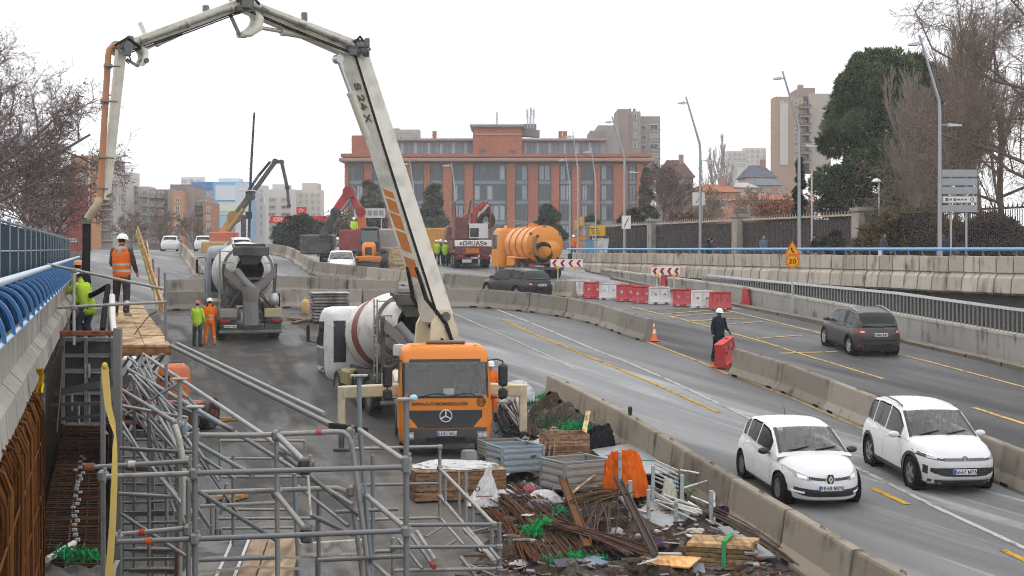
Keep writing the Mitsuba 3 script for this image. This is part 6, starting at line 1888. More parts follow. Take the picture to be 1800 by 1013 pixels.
t.add('pole', sweep([at(437, 440, 140), at(441, 300, 140), at(447, 198, 140)], [.13, .12, .09], 8), 'matte', (.06, .065, .07))
t.add('collar', tube(at(437, 385, 140), at(437.4, 372, 140), .3, 8), 'matte', (.05, .05, .055))
# ---- odds and ends of the far plaza
t = Thing('site_hut', 'long yellow orange site container behind the workers at the crane truck', 'container')
x = at(740, 420, 125)
t.add('body', box((x[0], 127, x[2] - .2), (4.8, 2.4, 2.2), .05), 'work', (.56, .26, .03))
for i in range(14):
    t.add('rib', box((x[0] - 2.2 + i * .34, 125.78, x[2] - .2), (.1, .05, 2.0)), 'work', (.48, .22, .03))
for i, px in enumerate((684, 700)):
    t = Thing('hoarding', ('left', 'right')[i] + ' of two beige hoarding panels beside the loader', 'panel')
    p = stand(px, 103)
    t.add('sheet', xf(p, box((0, 0, .75), (.95, .05, 1.5), .01)), 'wood', (.52, .40, .25))
    t.add('batten', xf(p, box((0, -.05, .3), (.95, .05, .1), .01)), 'wood', (.4, .3, .2))
t = Thing('site_board', 'grey information board on two legs behind the loader cab', 'sign')
p = at(650, 375, 120)
t.add('board', box(tuple(p), (2.4, .08, .75), .02), 'matte', (.5, .5, .5))
t.add('print_block', join(*[box((p[0] - .9 + i * .45, p[1] - .05, p[2] + .02), (.34, .02, .4)) for i in range(5)]), 'matte', (.25, .25, .27))
for dx in (-.9, .9):
    t.add('leg', tube((p[0] + dx, p[1] + .1, 5), (p[0] + dx, p[1] + .1, p[2]), .05, 6), 'steel', (.4, .4, .4))
t = Thing('road_sign', 'small yellow diversion board beyond the blue railing end', 'sign')
p = at(1050, 406, 130)
t.add('board', box(tuple(p), (1.35, .06, .85), .02), 'matte', (.66, .40, .02))
t.add('stripe', join(*[box((p[0] - .3 + .1 * i, p[1] - .04, p[2] + .2 - .2 * i), (.7, .02, .07)) for i in range(3)]), 'matte', (.06, .05, .02))
t.add('leg', join(*[tube((p[0] + dx, p[1] + .1, 5), (p[0] + dx, p[1] + .1, p[2]), .04, 6) for dx in (-.4, .4)]), 'steel', (.4, .4, .4))
for px, py, c, lab, w in ((1034, 434, (.10, .30, .45), 'small blue site skip beyond the end of the blue railing', 1.2), (1018, 427, (.6, .22, .04), 'orange drum beside the blue skip at the railing end', 1.0), (1056, 431, (.55, .56, .57), 'white big bag beside the blue skip at the railing end', 1.1)):
    t = Thing('site_bin', lab, 'bin')
    p = at(px, py, 122)
    v = [(p[0] + sx * w / 2 * (1 + .12 * sz), p[1] + sy * .5, p[2] - .1 + sz * .6) for sx in (-1, 1) for sy in (-1, 1) for sz in (-1, 1)]
    t.add('body', hexa(v), 'work', c)
    t.add('rim', box((p[0], p[1], p[2] + .51), (w * 1.16, 1.1, .06), .02), 'work', np.array(c) * .7)
t = Thing('signal_post', 'orange and grey signal poles clustered behind the tanker', 'traffic light')
for px, y0, y1, c in ((1022, 386, 432, (.45, .3, .12)), (1014, 392, 432, (.3, .3, .3))):
    t.add('pole', tube(at(px, y1, 125), at(px, y0, 125), .09, 6), 'matte', c)
    t.add('lamp_box', box(tuple(at(px, y0 + 4, 124.8)), (.35, .3, .8), .04), 'plastic', (.5, .3, .05))

# ================================================================ red and white water barriers, cones, chevron boards
def water_barrier(label, m, c, group):
    t = Thing('water_barrier', label, 'barrier', group, m)
    P = [(-.25, 0), (.25, 0), (.25, .12), (.2, .2), (.12, .72), (.15, .76), (.15, .82), (-.15, .82), (-.15, .76), (-.12, .72), (-.2, .2), (-.25, .12)]
    g = to_man(trimesh.Trimesh(*[np.asarray(a) for a in (lambda q: (q.vertices, q.faces))(trimesh.creation.extrude_polygon(Polygon(P), .98, engine='earcut'))]))
    g = g.rotate((90, 0, 90)).translate((-.49, 0, 0))
    for x in (-.25, .25):
        g -= m3.Manifold.cube((.2, .8, .1), True).translate((x, 0, .04))
    g -= m3.Manifold.cylinder(.8, .07, .07, 16).rotate((90, 0, 0)).translate((-.22, .4, .45)) + m3.Manifold.cylinder(.8, .07, .07, 16).rotate((90, 0, 0)).translate((.22, .4, .45))
    t.add('body', soft(g, 30), 'work', c)
    t.add('fill_cap', mv(lathe([(0, .04), (.06, .035), (.065, 0)], 10), .2, 0, .82), 'plastic', np.array(c) * .6)
    for x in (-.4, 0, .4):
        for s in (-1, 1):
            t.add('moulded_rib', box((x, s * .165, .46), (.05, .03, .5), .01), 'work', np.array(c) * .85)
    return t


RED, WH = (.46, .028, .035), (.60, .60, .59)
row = [(1020, 521, 1), (1043, 525, 0), (1071, 527, 1), (1101, 530, 0), (1129, 533, 0), (1159, 535, 1), (1201, 539, 0), (1234, 542, 1), (1266, 545, 0)]
for i, (px, py, w) in enumerate(row):
    nth = sum(1 for q in row[:i + 1] if q[2] == w)
    p = gp(px, py)
    water_barrier(f'{ORD[nth - 1]} {"white" if w else "red"} plastic water barrier in the row across the lane, counted from the left', mat(p + [0, 0, .01], (-12, 3, -6, -4, -3, 8, -8, 3, 5)[i]), WH if w else RED, 'water barriers across the lane')
water_barrier('red plastic water barrier standing alone at the ramp wall, right of the row', mat(gp(1316, 538), 62), RED, None)
water_barrier('red plastic water barrier half hidden under the right chevron board', mat(gp(1176, 506), 40), RED, None)
water_barrier('tipped red plastic barrier leaning at the median end beside the man in navy', mat(gp(1277, 646) + [0, 0, .12], 58, 0, -14), RED, None)


def cone(label, m, h=.75, fold=False):
    t = Thing('traffic_cone', label, 'cone', None, m)
    k = t.add('body', lathe([(.17, .03), (.155, .05), (.035, h), (0, h)], 18), 'plastic', (.70, .11, .025))
    for z0, z1 in ((.30, .46), (.56, .66)):
        r_ = lambda z: np.interp(z, [.05, h], [.157, .037])
        t.add('white_band', lathe([(r_(z0), z0), (r_(z1), z1)], 18), 'plastic', (.72, .66, .6), under=k)
    t.add('base', box((0, 0, .02), (.44, .44, .04), .015), 'plastic', (.6, .09, .02))
    return t


cone('orange cone with pale bands at the end of the curved concrete row', mat(gp(1148, 600), 10))
cone('orange cone leaning on the tipped red barrier beside the man in navy', mat(gp(1261, 647) + [0, 0, .02], 20, 8, 12), .8)


def chevron_board(label, p, w, h, zt, legs, rz=0):
    t = Thing('chevron_board', label, 'sign', None, mat((p[0], p[1], zt), rz))
    t.add('board', box((0, 0, 0), (w, .05, h), .01), 'matte', (.72, .71, .70))
    for i in range(4):
        x = -w / 2 + w * (i + .46) / 4
        a, b = w * .055, h * .44
        t.add('chevron', front([(x - a - .02, 0), (x + a - .07, b), (x + a + .07, b), (x - a + .13, 0), (x + a + .07, -b), (x + a - .07, -b)], .012, -.03), 'matte', (.36, .02, .045))
    for x in legs:
        t.add('leg', box((x, .05, -h / 2 - .35), (.07, .05, .9), .01), 'metal', (.5, .5, .5))
        t.add('warning_lamp', mv(lathe([(0, .06), (.09, .05), (.1, 0), (.09, -.05), (0, -.06)], 12), x, -.04, -h / 2 - .02, rx=90), 'plastic', (.7, .36, .02))
        t.add('foot', box((x, .05, -h / 2 - .8), (.2, .5, .06), .01), 'matte', (.03, .03, .03))


p = at(996, 463, 88)
chevron_board('red and white chevron board before the tanker, the left one of two', p, 1.85, .45, p[2], (-.5, .5))
p = at(1170, 477, 80)
chevron_board('red and white chevron board standing over a red barrier, the right one of two', p, 1.5, .40, p[2], (-.45, .45))
# pallet stack and crates between the mixers
t = Thing('panel_stack', 'stack of grey formwork panels between the grey mixer and the white mixer cab', 'stack')
p = gp(580, 566)
m = mat(p, 12)
for i in range(9):
    t.add('panel', xf(m, box((rnd(i).normal(0, .03), rnd(i + 9).normal(0, .03), .1 + i * .13), (1.55, 1.5, .09), .01)), 'concrete', np.array([.28, .27, .26]) * (.7 + .5 * rnd(i + 3).random()))
    t.add('spacer', xf(m, join(*[box((x, 0, .035 + i * .13), (.1, 1.3, .036)) for x in (-.6, .6)])), 'wood', (.2, .15, .1))
t.add('top_sheet', xf(m, box((0, 0, 1.24), (1.6, 1.55, .04), .01)), 'concrete', (.5, .55, .55))
t = Thing('gas_bottle', 'small tan canister standing beside the panel stack', 'canister')
t.add('body', mv(lathe([(0, 0), (.16, 0), (.18, .04), (.18, .5), (.12, .62), (.06, .66), (.06, .75), (0, .75)], 14), *gp(537, 552)), 'plastic', (.55, .36, .14))
for i, (a, b) in enumerate((((505, 562), (548, 566)), ((515, 570), (552, 563)))):
    t = Thing('timber', ('farther', 'nearer')[i] + ' loose plank on the ground left of the panel stack', 'plank')
    t.add('', bar(gp(*a) + [0, 0, .06], gp(*b) + [0, 0, .08], .2, .06, .005), 'wood', (.35, .22, .14))

# ================================================================ people
SKIN = (.42, .24, .17)


def limb_hull(a, b, ra, rb):
    s = lambda c, r_: m3.Manifold.sphere(r_, 12).translate(tuple(map(float, c)))
    return m3.Manifold.batch_hull([s(a, ra), s(b, rb)])


def union(ms):
    return m3.Manifold.batch_boolean(ms, m3.OpType.Add)


def folds(man, amp, seed):
    """Creased cloth."""
    m_ = man.refine_to_length(.04).to_mesh()
    v, f, n = soft((m_.vert_properties[:, :3], m_.tri_verts), 70)
    q = v * [17, 17, 26] + seed
    return soft((v + n * (amp * (meshkit.fbm(q, 3, seed) - .5))[:, None], f), 55)


def person(label, m, jacket, trousers, pose=None, helmet=(.75, .75, .74), vest=None, bands=None, boots=(.03, .028, .025), skin=SKIN, h=1.76, hair=(.03, .022, .016), hood=None, group=None, bag=None, gloves=None):
    """Stands at the origin facing -y. pose: joint directions in degrees (hips, knees, shoulders, elbows, lean)."""
    P = dict(lean=0, turn=0, hipL=(4, 3), hipR=(-4, 3), kneeL=4, kneeR=6, shL=(6, 10), shR=(-4, 10), elL=18, elR=22, nod=8, crouch=0)
    P.update(pose or {})
    t = Thing('person', label, 'person', group, m @ mat(s=h / 1.76))

    def rot(v, fwd, out, sg):
        f, o = math.radians(fwd), math.radians(out)
        return np.array([sg * math.sin(o) * math.cos(f), -math.sin(f), -math.cos(f) * math.cos(o)])

    hipz = .93
    J = {}
    lean = math.radians(P['lean'])
    up = np.array([0, -math.sin(lean), math.cos(lean)])
    pel = np.array([0, 0, hipz])
    chest, neck = pel + up * .36, pel + up * .545
    hd = math.radians(P['lean'] * .6 + P['nod'])
    hup = np.array([0, -math.sin(hd), math.cos(hd)])
    head = neck + hup * .155
    feet = []
    for sg, s in ((1, 'L'), (-1, 'R')):
        hip = pel + [sg * .095, 0, -.03]
        f, o = P['hip' + s]
        d = rot(None, f, o, sg)
        knee = hip + d * .43
        k = P['knee' + s]
        d2 = rot(None, f - k, o * .6, sg)
        ank = knee + d2 * .41
        J[s] = [hip, knee, ank, ank + [sg * .03, -.17, -.055]]
        sh = neck + up * -.07 + np.array([sg * .185, 0, 0])
        f, o = P['sh' + s]
        d = rot(None, f + P['lean'], o, sg)
        el = sh + d * .29
        d2 = rot(None, f + P['el' + s] + P['lean'], o * .3 - 6, sg)
        wr = el + d2 * .25
        J['a' + s] = [sh, el, wr, d2]
    low = min(J['L'][2][2], J['R'][2][2]) - .085
    off = np.array([0, 0, -low])
    sh_ = lambda p: np.asarray(p) + off
    A = []
    hc = sh_(head)
    face_f = np.array([0, -math.cos(hd), -math.sin(hd)])
    A += [m3.Manifold.sphere(1, 24).scale((.073, .088, .112)).rotate((-math.degrees(hd), 0, 0)).translate(tuple(hc)), limb_hull(hc - hup * .07 + face_f * .03, hc - hup * .085 + face_f * .052, .05, .032),
          limb_hull(hc + face_f * .085 + hup * .01, hc + face_f * .10 - hup * .025, .010, .015), limb_hull(sh_(neck) - up * .02, hc - hup * .05, .056, .05)]
    for sg in (-1, 1):
        A.append(m3.Manifold.sphere(1, 8).scale((.012, .028, .034)).translate(tuple(hc + [sg * .074, .01, -.005])))
    A += [limb_hull(sh_(chest), sh_(neck) - up * .06, .125, .085), limb_hull(sh_(pel), sh_(chest), .125, .12)]
    for s, sg in (('L', 1), ('R', -1)):
        q = [sh_(x) for x in J[s]]
        A += [limb_hull(q[0], q[1], .078, .055), limb_hull(q[1], q[2], .055, .038), limb_hull(q[2] - [0, 0, .02], q[3], .042, .03)]
        a = [sh_(x) for x in J['a' + s][:3]]
        d2 = J['a' + s][3]
        A += [limb_hull(a[0], a[1], .05, .041), limb_hull(a[1], a[2], .041, .028)]
        w = np.cross(d2, [sg * 1.0, 0, 0])
        w /= np.linalg.norm(w) + 1e-9
        pn = np.cross(w, d2)
        pm = a[2] + d2 * .085
        A.append(union([limb_hull(a[2] + w * .012, pm + w * .03, .02, .016), limb_hull(a[2] - w * .012, pm - w * .03, .02, .016)]).hull())
        for i, L in enumerate((.07, .078, .073, .055)):
            b0 = pm + w * (.03 - .02 * i)
            b1 = b0 + d2 * L * .55 + pn * .008 * sg
            b2 = b1 + d2 * L * .4 - pn * sg * .018
            A += [limb_hull(b0, b1, .0095, .009), limb_hull(b1, b2, .009, .0075)]
        b0 = a[2] + d2 * .035 + w * .028
        A += [limb_hull(b0, b0 + d2 * .04 + w * .028, .012, .010), limb_hull(b0 + d2 * .04 + w * .028, b0 + d2 * .07 + w * .03, .010, .008)]
    t.add('', soft(union(A), 60), 'matte', skin)
    # clothes follow the limbs
    jk = [limb_hull(sh_(pel) - up * .06, sh_(chest), .155, .155), limb_hull(sh_(chest), sh_(neck) - up * .075, .155, .10)]
    jk.append(union([limb_hull(sh_(pel) + [x, 0, -.10], sh_(chest) + np.array([x * 1.35, 0, 0]) + up * .03, .12, .12) for x in (-.065, .065)]).hull())
    for s in 'LR':
        a = [sh_(x) for x in J['a' + s][:3]]
        jk += [limb_hull(a[0], a[1], .073, .058), limb_hull(a[1], a[2] - J['a' + s][3] * .01, .058, .043)]
    jk.append(limb_hull(sh_(neck) - up * .03, sh_(neck) + up * .02, .078, .07))
    jm = union(jk)
    sd = len(labels)
    t.add('jacket', folds(jm, .035, sd), 'matte', jacket)
    if vest is not None:
        v = [limb_hull(sh_(pel) - up * .04, sh_(chest), .166, .168), limb_hull(sh_(chest), sh_(neck) - up * .06, .166, .12), union([limb_hull(sh_(pel) + [x, 0, -.06], sh_(chest) + np.array([x * 1.35, 0, 0]) + up * .05, .132, .132) for x in (-.065, .065)]).hull()]
        t.add('vest', folds(union(v), .02, 3), 'matte', vest)
    if bands is not None:
        src = jm if vest is None else union(v)
        for z in (.02, .16):
            c = sh_(pel) + up * (z + .02)
            b = src.translate((0, 0, 0)).scale((1, 1, 1)) ^ m3.Manifold.cube((.46, .5, .055), True).rotate((-P['lean'], 0, 0)).translate(tuple(c))
            if b.num_tri():
                cc = np.array(c)
                b = b.translate(tuple(-cc)).scale((1.03, 1.03, 1.0)).translate(tuple(cc))
                t.add('reflective_band', soft(b, 50), 'metal', bands)
    tr = [limb_hull(sh_(pel) + [x, 0, -.02], sh_(pel) + [x, 0, -.09], .125, .115) for x in (-.05, .05)]
    for s in 'LR':
        q = [sh_(x) for x in J[s]]
        tr += [limb_hull(q[0], q[1], .10, .075), limb_hull(q[1], q[2] + (q[1] - q[2]) * .06, .075, .066)]
    t.add('trousers', folds(union(tr), .03, sd + 1), 'matte', trousers)
    if bands is not None and P.get('legband', True):
        for s in 'LR':
            q = [sh_(x) for x in J[s]]
            c = q[2] + (q[1] - q[2]) * .45
            d = (q[1] - q[2]) / np.linalg.norm(q[1] - q[2])
            t.add('reflective_band', tube(c, c + d * .055, .079, 12), 'metal', bands)
    for s in 'LR':
        q = [sh_(x) for x in J[s]]
        t.add('boot', soft(union([limb_hull(q[2] + [0, 0, .05], q[2] - [0, 0, .03], .052, .05), limb_hull(q[2] - [0, .0, .035], q[3], .05, .038), limb_hull(q[2] + [0, .03, -.045], q[3], .04, .034)]), 50), 'matte', boots)
        if gloves is not None:
            a, d2 = sh_(J['a' + s][2]), J['a' + s][3]
            t.add('glove', tube(a - d2 * .02, a + d2 * .05, .036, 10), 'matte', gloves)
    R = np.eye(4)
    c_, s_ = math.cos(hd), math.sin(hd)
    R[:3, :3] = [[1, 0, 0], [0, c_, -s_], [0, s_, c_]]
    R[:3, 3] = hc
    if helmet is not None:
        k = t.add('helmet', xf(R, lathe([(.128, .02), (.124, .035), (.115, .085), (.085, .135), (.04, .155), (0, .158)], 20, 60)), 'plastic', helmet)
        t.add('helmet_brim', xf(R, prism([(math.cos(a) * .125, math.sin(a) * (.125 if math.sin(a) > 0 else .175)) for a in np.arange(20) * math.pi / 10], .014, mat((0, 0, .025)))), 'plastic', helmet, under=k)
        t.add('helmet_ridge', xf(R, box((0, 0, .15), (.025, .15, .02), .006)), 'plastic', helmet, under=k)
    g = m3.Manifold.sphere(1, 16).scale((.081, .095, .115)).translate((0, .014, .014)) - m3.Manifold.cube((.3, .14, .3), True).translate((0, -.115, -.04)) - m3.Manifold.cube((.3, .3, .1), True).translate((0, 0, -.10))
    t.add('hair', xf(R, soft(g, 50)), 'matte', hair)
    for sg in (-1, 1):
        t.add('eye', xf(R, ball((sg * .03, -.082, .012), (.011, .006, .007), 1)), 'matte', (.03, .025, .02))
    t.add('mouth', xf(R, box((0, -.083, -.052), (.04, .008, .008), .002)), 'matte', (.25, .09, .07))
    if hood is not None:
        t.add('hood', soft(union([limb_hull(sh_(neck) + [-.08, .08, -.03], sh_(neck) + [.08, .08, -.03], .06, .06), limb_hull(sh_(neck) + [0, .10, -.06], sh_(neck) + [0, .12, -.16], .07, .05)]), 60), 'matte', hood)
    return t


HV, HO, SIL, DK = (.40, .62, .03), (.80, .17, .02), (.62, .62, .60), (.025, .027, .035)
sp = lambda px, py, D: at(px, py, D)
DECK = 4.50
person('man in orange vest and white helmet standing with his back turned on the timber walkway', mat(at(214, 0, 34.3)[:2].tolist() + [DECK], 172), (.10, .085, .07), (.06, .045, .05), dict(shL=(18, 18), shR=(10, 14), elL=40, elR=35, hipL=(3, 5), hipR=(-6, 5), nod=14, legband=True), vest=(.80, .17, .03), bands=SIL, hood=(.45, .3, .24), h=1.8, boots=(.28, .27, .22))
person('man in yellow jacket and white helmet crouched low beside the black hose', mat(at(156, 0, 33.2)[:2].tolist() + [3.90], 250), (.42, .60, .06), (.05, .07, .10), dict(lean=22, shL=(38, 8), shR=(34, 8), elL=45, elR=40, hipL=(30, 4), hipR=(20, 4), kneeL=50, kneeR=45, nod=18), bands=None, gloves=(.08, .2, .3), h=1.74)
person('man in yellow jacket mostly hidden behind the black hose by the blue rail', mat(at(137, 0, 37.0)[:2].tolist() + [3.95], 185), (.46, .66, .05), (.03, .035, .04), dict(shL=(20, 12), shR=(20, 12), elL=50, elR=50), helmet=(.6, .25, .1), bands=(.5, .55, .4), h=1.74)
person('man in lime jacket with dark trousers at the tail of the grey mixer', mat(gp(347, 609), 165), (.46, .70, .05), (.05, .055, .06), dict(shL=(8, 12), shR=(5, 14), elL=35, elR=30, hipL=(2, 5), hipR=(-3, 5)), helmet=(.42, .12, .1), h=1.68, bands=None)
person('man dressed all in orange with white helmet at the tail of the grey mixer', mat(gp(369, 606), 195), HO, HO, dict(shL=(-5, 12), shR=(14, 10), elL=12, elR=40, hipL=(2, 6), hipR=(-3, 6)), bands=(.62, .45, .34), h=1.72, boots=(.3, .25, .2))
person('man in navy work clothes and white helmet standing by the tipped red barrier', mat(gp(1264, 636), 25), (.018, .026, .04), (.016, .018, .026), dict(shL=(12, 10), shR=(-4, 16), elL=45, elR=15, hipL=(8, 5), hipR=(-8, 5)), skin=(.10, .06, .045), h=1.80, bands=None, gloves=(.35, .4, .2), hood=(.02, .028, .04))
person('man in orange standing behind the pump truck cab beside its right outrigger', mat(at(862, 0, 44.6)[:2].tolist() + [float(zg(-.6, 44.6))], 10), HO, HO, dict(shL=(20, 10), shR=(20, 10), elL=60, elR=60), bands=SIL, h=1.72)
for i, (px, D, deg, jc, lab) in enumerate(((768, 108, 200, (.5, .66, .06), 'worker in yellow vest left of a dark clad man behind the boom'), (774, 109, 30, (.03, .035, .06), 'dark clad worker with white helmet between two yellow jackets behind the boom'), (783, 107, 170, (.36, .66, .05), 'worker in bright lime jacket left of the crane truck tail'), (622, 112, 20, (.5, .7, .06), 'worker in lime jacket standing up on the lorry crane bed'), (561, 122, 160, (.52, .66, .10), 'worker in pale yellow jacket behind the far concrete row by the vans'), (1008, 120, 20, HO, 'worker in orange near the poles right of the tanker'))):
    p = stand(px, D)
    p[:3, :3] = mat(rz=deg)[:3, :3]
    if i == 3:
        p[2, 3] = at(622, 425, 112)[2]
    person(lab, p, jc, (.03, .035, .06), dict(shL=(10, 12), shR=(15, 12), elL=30, elR=40), h=1.74, bands=None)
PV = 5.004
for px, d, deg, c, tr, lab in ((1553, 68, 95, (.075, .072, .085), (.03, .03, .035), 'pedestrian in a grey coat walking with a white bag by the grassy shrub'), (1431, 75, 265, (.02, .02, .024), (.02, .02, .025), 'pedestrian in black beside the lamp behind the warning signs'), (1342, 81, 20, (.12, .15, .2), (.05, .06, .08), 'pedestrian in blue grey jacket left of the black clad one'), (1245, 89, 85, (.015, .015, .018), (.02, .02, .022), 'person in black walking behind the crouching one near the second lamp'), (1660, 66.5, 200, (.05, .06, .10), (.03, .03, .04), 'pedestrian in dark blue partly behind the lamp post of the direction sign')):
    x = (px - 900) / FOC * d
    person(lab, mat((x, d, PV), deg), c, tr, dict(hipL=(16, 3), hipR=(-14, 3), kneeL=8, kneeR=18, shL=(-14, 6), shR=(16, 6), elL=14, elR=18), helmet=None, h=1.76)
person('person bent forward over a pram behind the railing near the second lamp', mat(((1237 - 900) / FOC * 89, 89, PV), 85), (.03, .05, .06), (.04, .06, .07), dict(lean=40, shL=(10, 6), shR=(10, 6), hipL=(10, 3), hipR=(-8, 3), kneeR=16), helmet=None)
t = Thing('shopping_bag', 'white bag held by the pedestrian in the grey coat', 'bag')
t.add('', box((at(1546, 0, 68)[0], 67.8, 5.75), (.16, .3, .42), .04), 'matte', (.7, .7, .7))

SIT = dict(hipL=(74, 6), hipR=(78, 6), kneeL=60, kneeR=66, shL=(48, 6), shR=(48, 6), elL=40, elR=40, nod=2)
for c, lab, jc in ((hatch, 'driver in dark top at the wheel of the white hatchback', (.05, .05, .06)), (suv, 'driver in grey top at the wheel of the white sport utility car', (.16, .16, .17))):
    person(lab, c.m @ mat((.36, .12, -.02 if c is hatch else .10)), jc, (.03, .03, .04), SIT, helmet=None, h=1.70)

# ================================================================ the works: walkway, formwork, scaffold, rebar, debris
GAL, GAL2, GALB = (.19, .195, .205), (.28, .277, .262), (.19, .235, .265)


def lp(o, y, z):
    """A point o metres right of the street line through the camera, y metres off, z high."""
    return np.array([float(XL(y, o)), y, z])


# ---- timber walkway on top of the form
t = Thing('walkway', 'plywood walkway with a dark edge beam on which the man in the orange vest stands', 'walkway')
ys = np.linspace(24.2, 41, 8)
for i in range(7):
    a, b = ys[i] + .015, ys[i + 1] - .015
    for j, (o0, o1) in enumerate(((.26, .66), (.67, 1.07))):
        z = 4.46 + .012 * rnd(i * 2 + j).normal()
        t.add('plywood_board', hexa([lp(o, y, z + dz) for y in (a, b) for o in (o0, o1) for dz in (0, .03)]), 'wood', np.array([.42, .31, .20]) * (.8 + .35 * rnd(i + j * 9).random()))
for o in (.28, 1.05):
    t.add('joist', bar(lp(o, 24.2, 4.39), lp(o, 41, 4.39), .08, .12), 'wood', (.2, .12, .07))
t.add('edge_beam', bar(lp(.24, 24.15, 4.40), lp(1.09, 24.15, 4.40), .07, .13), 'wood', (.26, .13, .06))
for y in np.arange(25, 41, 2.6):
    t.add('bracket', join(bar(lp(.3, y, 4.3), lp(1.05, y, 4.3), .06), bar(lp(.3, y, 3.3), lp(1.0, y, 4.27), .05), bar(lp(.27, y, 3.2), lp(.27, y, 4.3), .06)), 'steel', GAL)
for i, (a, b, da, db, w, c) in enumerate((((289, 548), (242, 404), 26, 38, .16, (.40, .26, .15)), ((276, 540), (258, 428), 28, 36.5, .13, (.48, .36, .22)), ((268, 505), (240, 408), 30, 38.5, .12, (.36, .33, .12)))):
    t.add('guard_board', bar(at(*a, da), at(*b, db), .03, w), 'wood', c)
for px, y0, y1, d in ((292, 480, 606, 25), (281, 470, 545, 30), (271, 455, 505, 34)):
    t.add('guard_post', tube(at(px, y1, d), at(px - 2, y0, d), .022, 8), 'steel', (.3, .17, .12) if d > 25 else GAL)
t.add('toe_cable', sweep([at(236, 588, 26), at(262, 555, 28), at(275, 548, 29)], .01, 4), 'matte', (.03, .03, .03))
t = Thing('guard_rail', 'grey guard tubes crossing in front of the crouching man in yellow', 'guard rail')
t.add('tube', tube(at(84, 465, 27), at(292, 509, 25.2), .025, 8), 'steel', GAL2)
t.add('tube', tube(at(100, 541, 24.6), at(292, 531, 24.9), .025, 8), 'steel', GAL2)
t.add('post', tube(at(130, 474, 24.7), at(130, 607, 24.3), .025, 8), 'steel', GAL2)
t.add('coupler', join(box(tuple(at(130, 541, 24.5)), (.09, .1, .09), .02), box(tuple(at(130, 476, 24.7)), (.09, .1, .09), .02)), 'steel', (.2, .2, .2))
t = Thing('steel_beam', 'rust red steel beam lying across the form in front of the crouching man', 'beam')
t.add('', bar(at(88, 586, 24.45), at(212, 586, 24.2), .09, .075, .008), 'rusty', (.30, .11, .06))
t = Thing('white_tube', 'white plastic tube standing between black hose and walkway', 'pipe')
t.add('', sweep([at(197, 520, 26), at(198, 560, 25.5), at(201, 590, 25)], .05, 8), 'plastic', (.62, .60, .56))
t = Thing('rubber_hose', 'black looped hose lying over the form between the two men', 'hose')
t.add('', sweep([at(150, 500, 35.6), at(160, 520, 33), at(178, 510, 32), at(190, 503, 32), at(186, 530, 31), at(180, 580, 29)], .055, 8), 'matte', (.025, .025, .028))

# ---- the form for the new wall: end panel, side panels, walings
t = Thing('formwork', 'dark steel framed formwork closing the new wall below the rust red beam', 'formwork')
for i, y in enumerate(np.arange(24.8, 41, 2.7)):
    t.add('side_panel', hexa([lp(o, yy, z) for yy in (y, y + 2.66) for o in (.16, .24) for z in (.6, 4.36)]), 'work', (.10, .09, .085))
F0 = 24.6
for x0, x1, y0, y1 in ((114, 150, 600, 622), (153, 196, 600, 622), (114, 150, 628, 648), (153, 196, 628, 648), (114, 196, 656, 690), (114, 196, 694, 742)):
    a, b = at(x0, y1, F0), at(x1, y0, F0)
    t.add('face_panel', box(tuple((a + b) / 2), (b[0] - a[0], .03, b[2] - a[2])), 'work', (.030, .033, .045))
for y in (597, 625, 652, 692):
    t.add('frame_rail', bar(at(108, y, F0 - .05), at(204, y - 1, F0 - .05), .05, .05), 'steel', (.24, .24, .24))
for x in (111, 151, 198):
    t.add('frame_stud', bar(at(x, 594, F0 - .09), at(x, 745, F0 - .09), .05, .04), 'steel', (.24, .24, .24))
for a, b in (((96, 688), (232, 662)), ((96, 694), (232, 668)), ((95, 738), (205, 727)), ((90, 712), (205, 708))):
    t.add('waling', bar(at(*a, 22.5), at(*b, 21.5), .05, .05), 'steel', GAL)
for x, y0, y1, d in ((150, 640, 664, 22), (156, 640, 664, 22), (126, 694, 722, 22.3), (138, 712, 745, 22.3), (156, 690, 742, 22), (152, 690, 742, 22)):
    t.add('tie_rod', tube(at(x, y1, d), at(x, y0, d), .022, 6), 'steel', GAL2)
t.add('post', bar(at(207, 577, 15.5), at(207, 1500, 15.5), .075, .075), 'steel', (.20, .20, .195))
t.add('post', bar(at(181, 660, 15.2), at(182, 1500, 15.2), .04, .04), 'steel', (.24, .25, .25))
t.add('edge_timber', bar(at(78, 690, 24), at(57, 985, 15), .04, .4), 'wood', (.13, .12, .11))
for i, (a, b, da, db) in enumerate((((100, 760), (113, 596), 20, 25), ((84, 670), (120, 560), 24, 30), ((95, 640), (112, 560), 26, 32))):
    t.add('loose_bar', tube(at(*a, da), at(*b, db), .014, 5), 'rusty', (.12, .07, .05))

# ---- rebar: the row of bent starter bars, the mat in the trench
t = Thing('starter_bars', 'row of rusty bent over reinforcing bars rising beside the panel wall', 'reinforcing bar')
r = rnd(60)
for k, y in enumerate(np.arange(8.2, 15.2, .062)):
    o = -.60 + r.normal(0, .02) - (.13 if k % 3 == 0 else 0)
    z = 4.62 + r.normal(0, .02) - (.05 if k % 2 else 0)
    pts = [lp(o - .34, y, z - .02), lp(o - .16, y, z + .015), lp(o - .05, y, z - .03), lp(o, y, z - .15), lp(o + r.normal(0, .01), y, z - 1.6), lp(o + r.normal(0, .012), y, 1.2)]
    t.add('bar', sweep(pts, .011, 6), 'rusty', np.array([.17, .070, .024]) * (.35 + 1.0 * r.random()))
for z in (4.2, 3.7, 3.2, 2.7):
    t.add('tie_bar', tube(lp(-.575, 8, z), lp(-.575, 15.2, z), .01, 5), 'rusty', (.16, .07, .03))
t = Thing('rebar_mat', 'dark mat of crosswise reinforcing bars down in the trench beside the scaffold', 'reinforcing mat')
r = rnd(61)
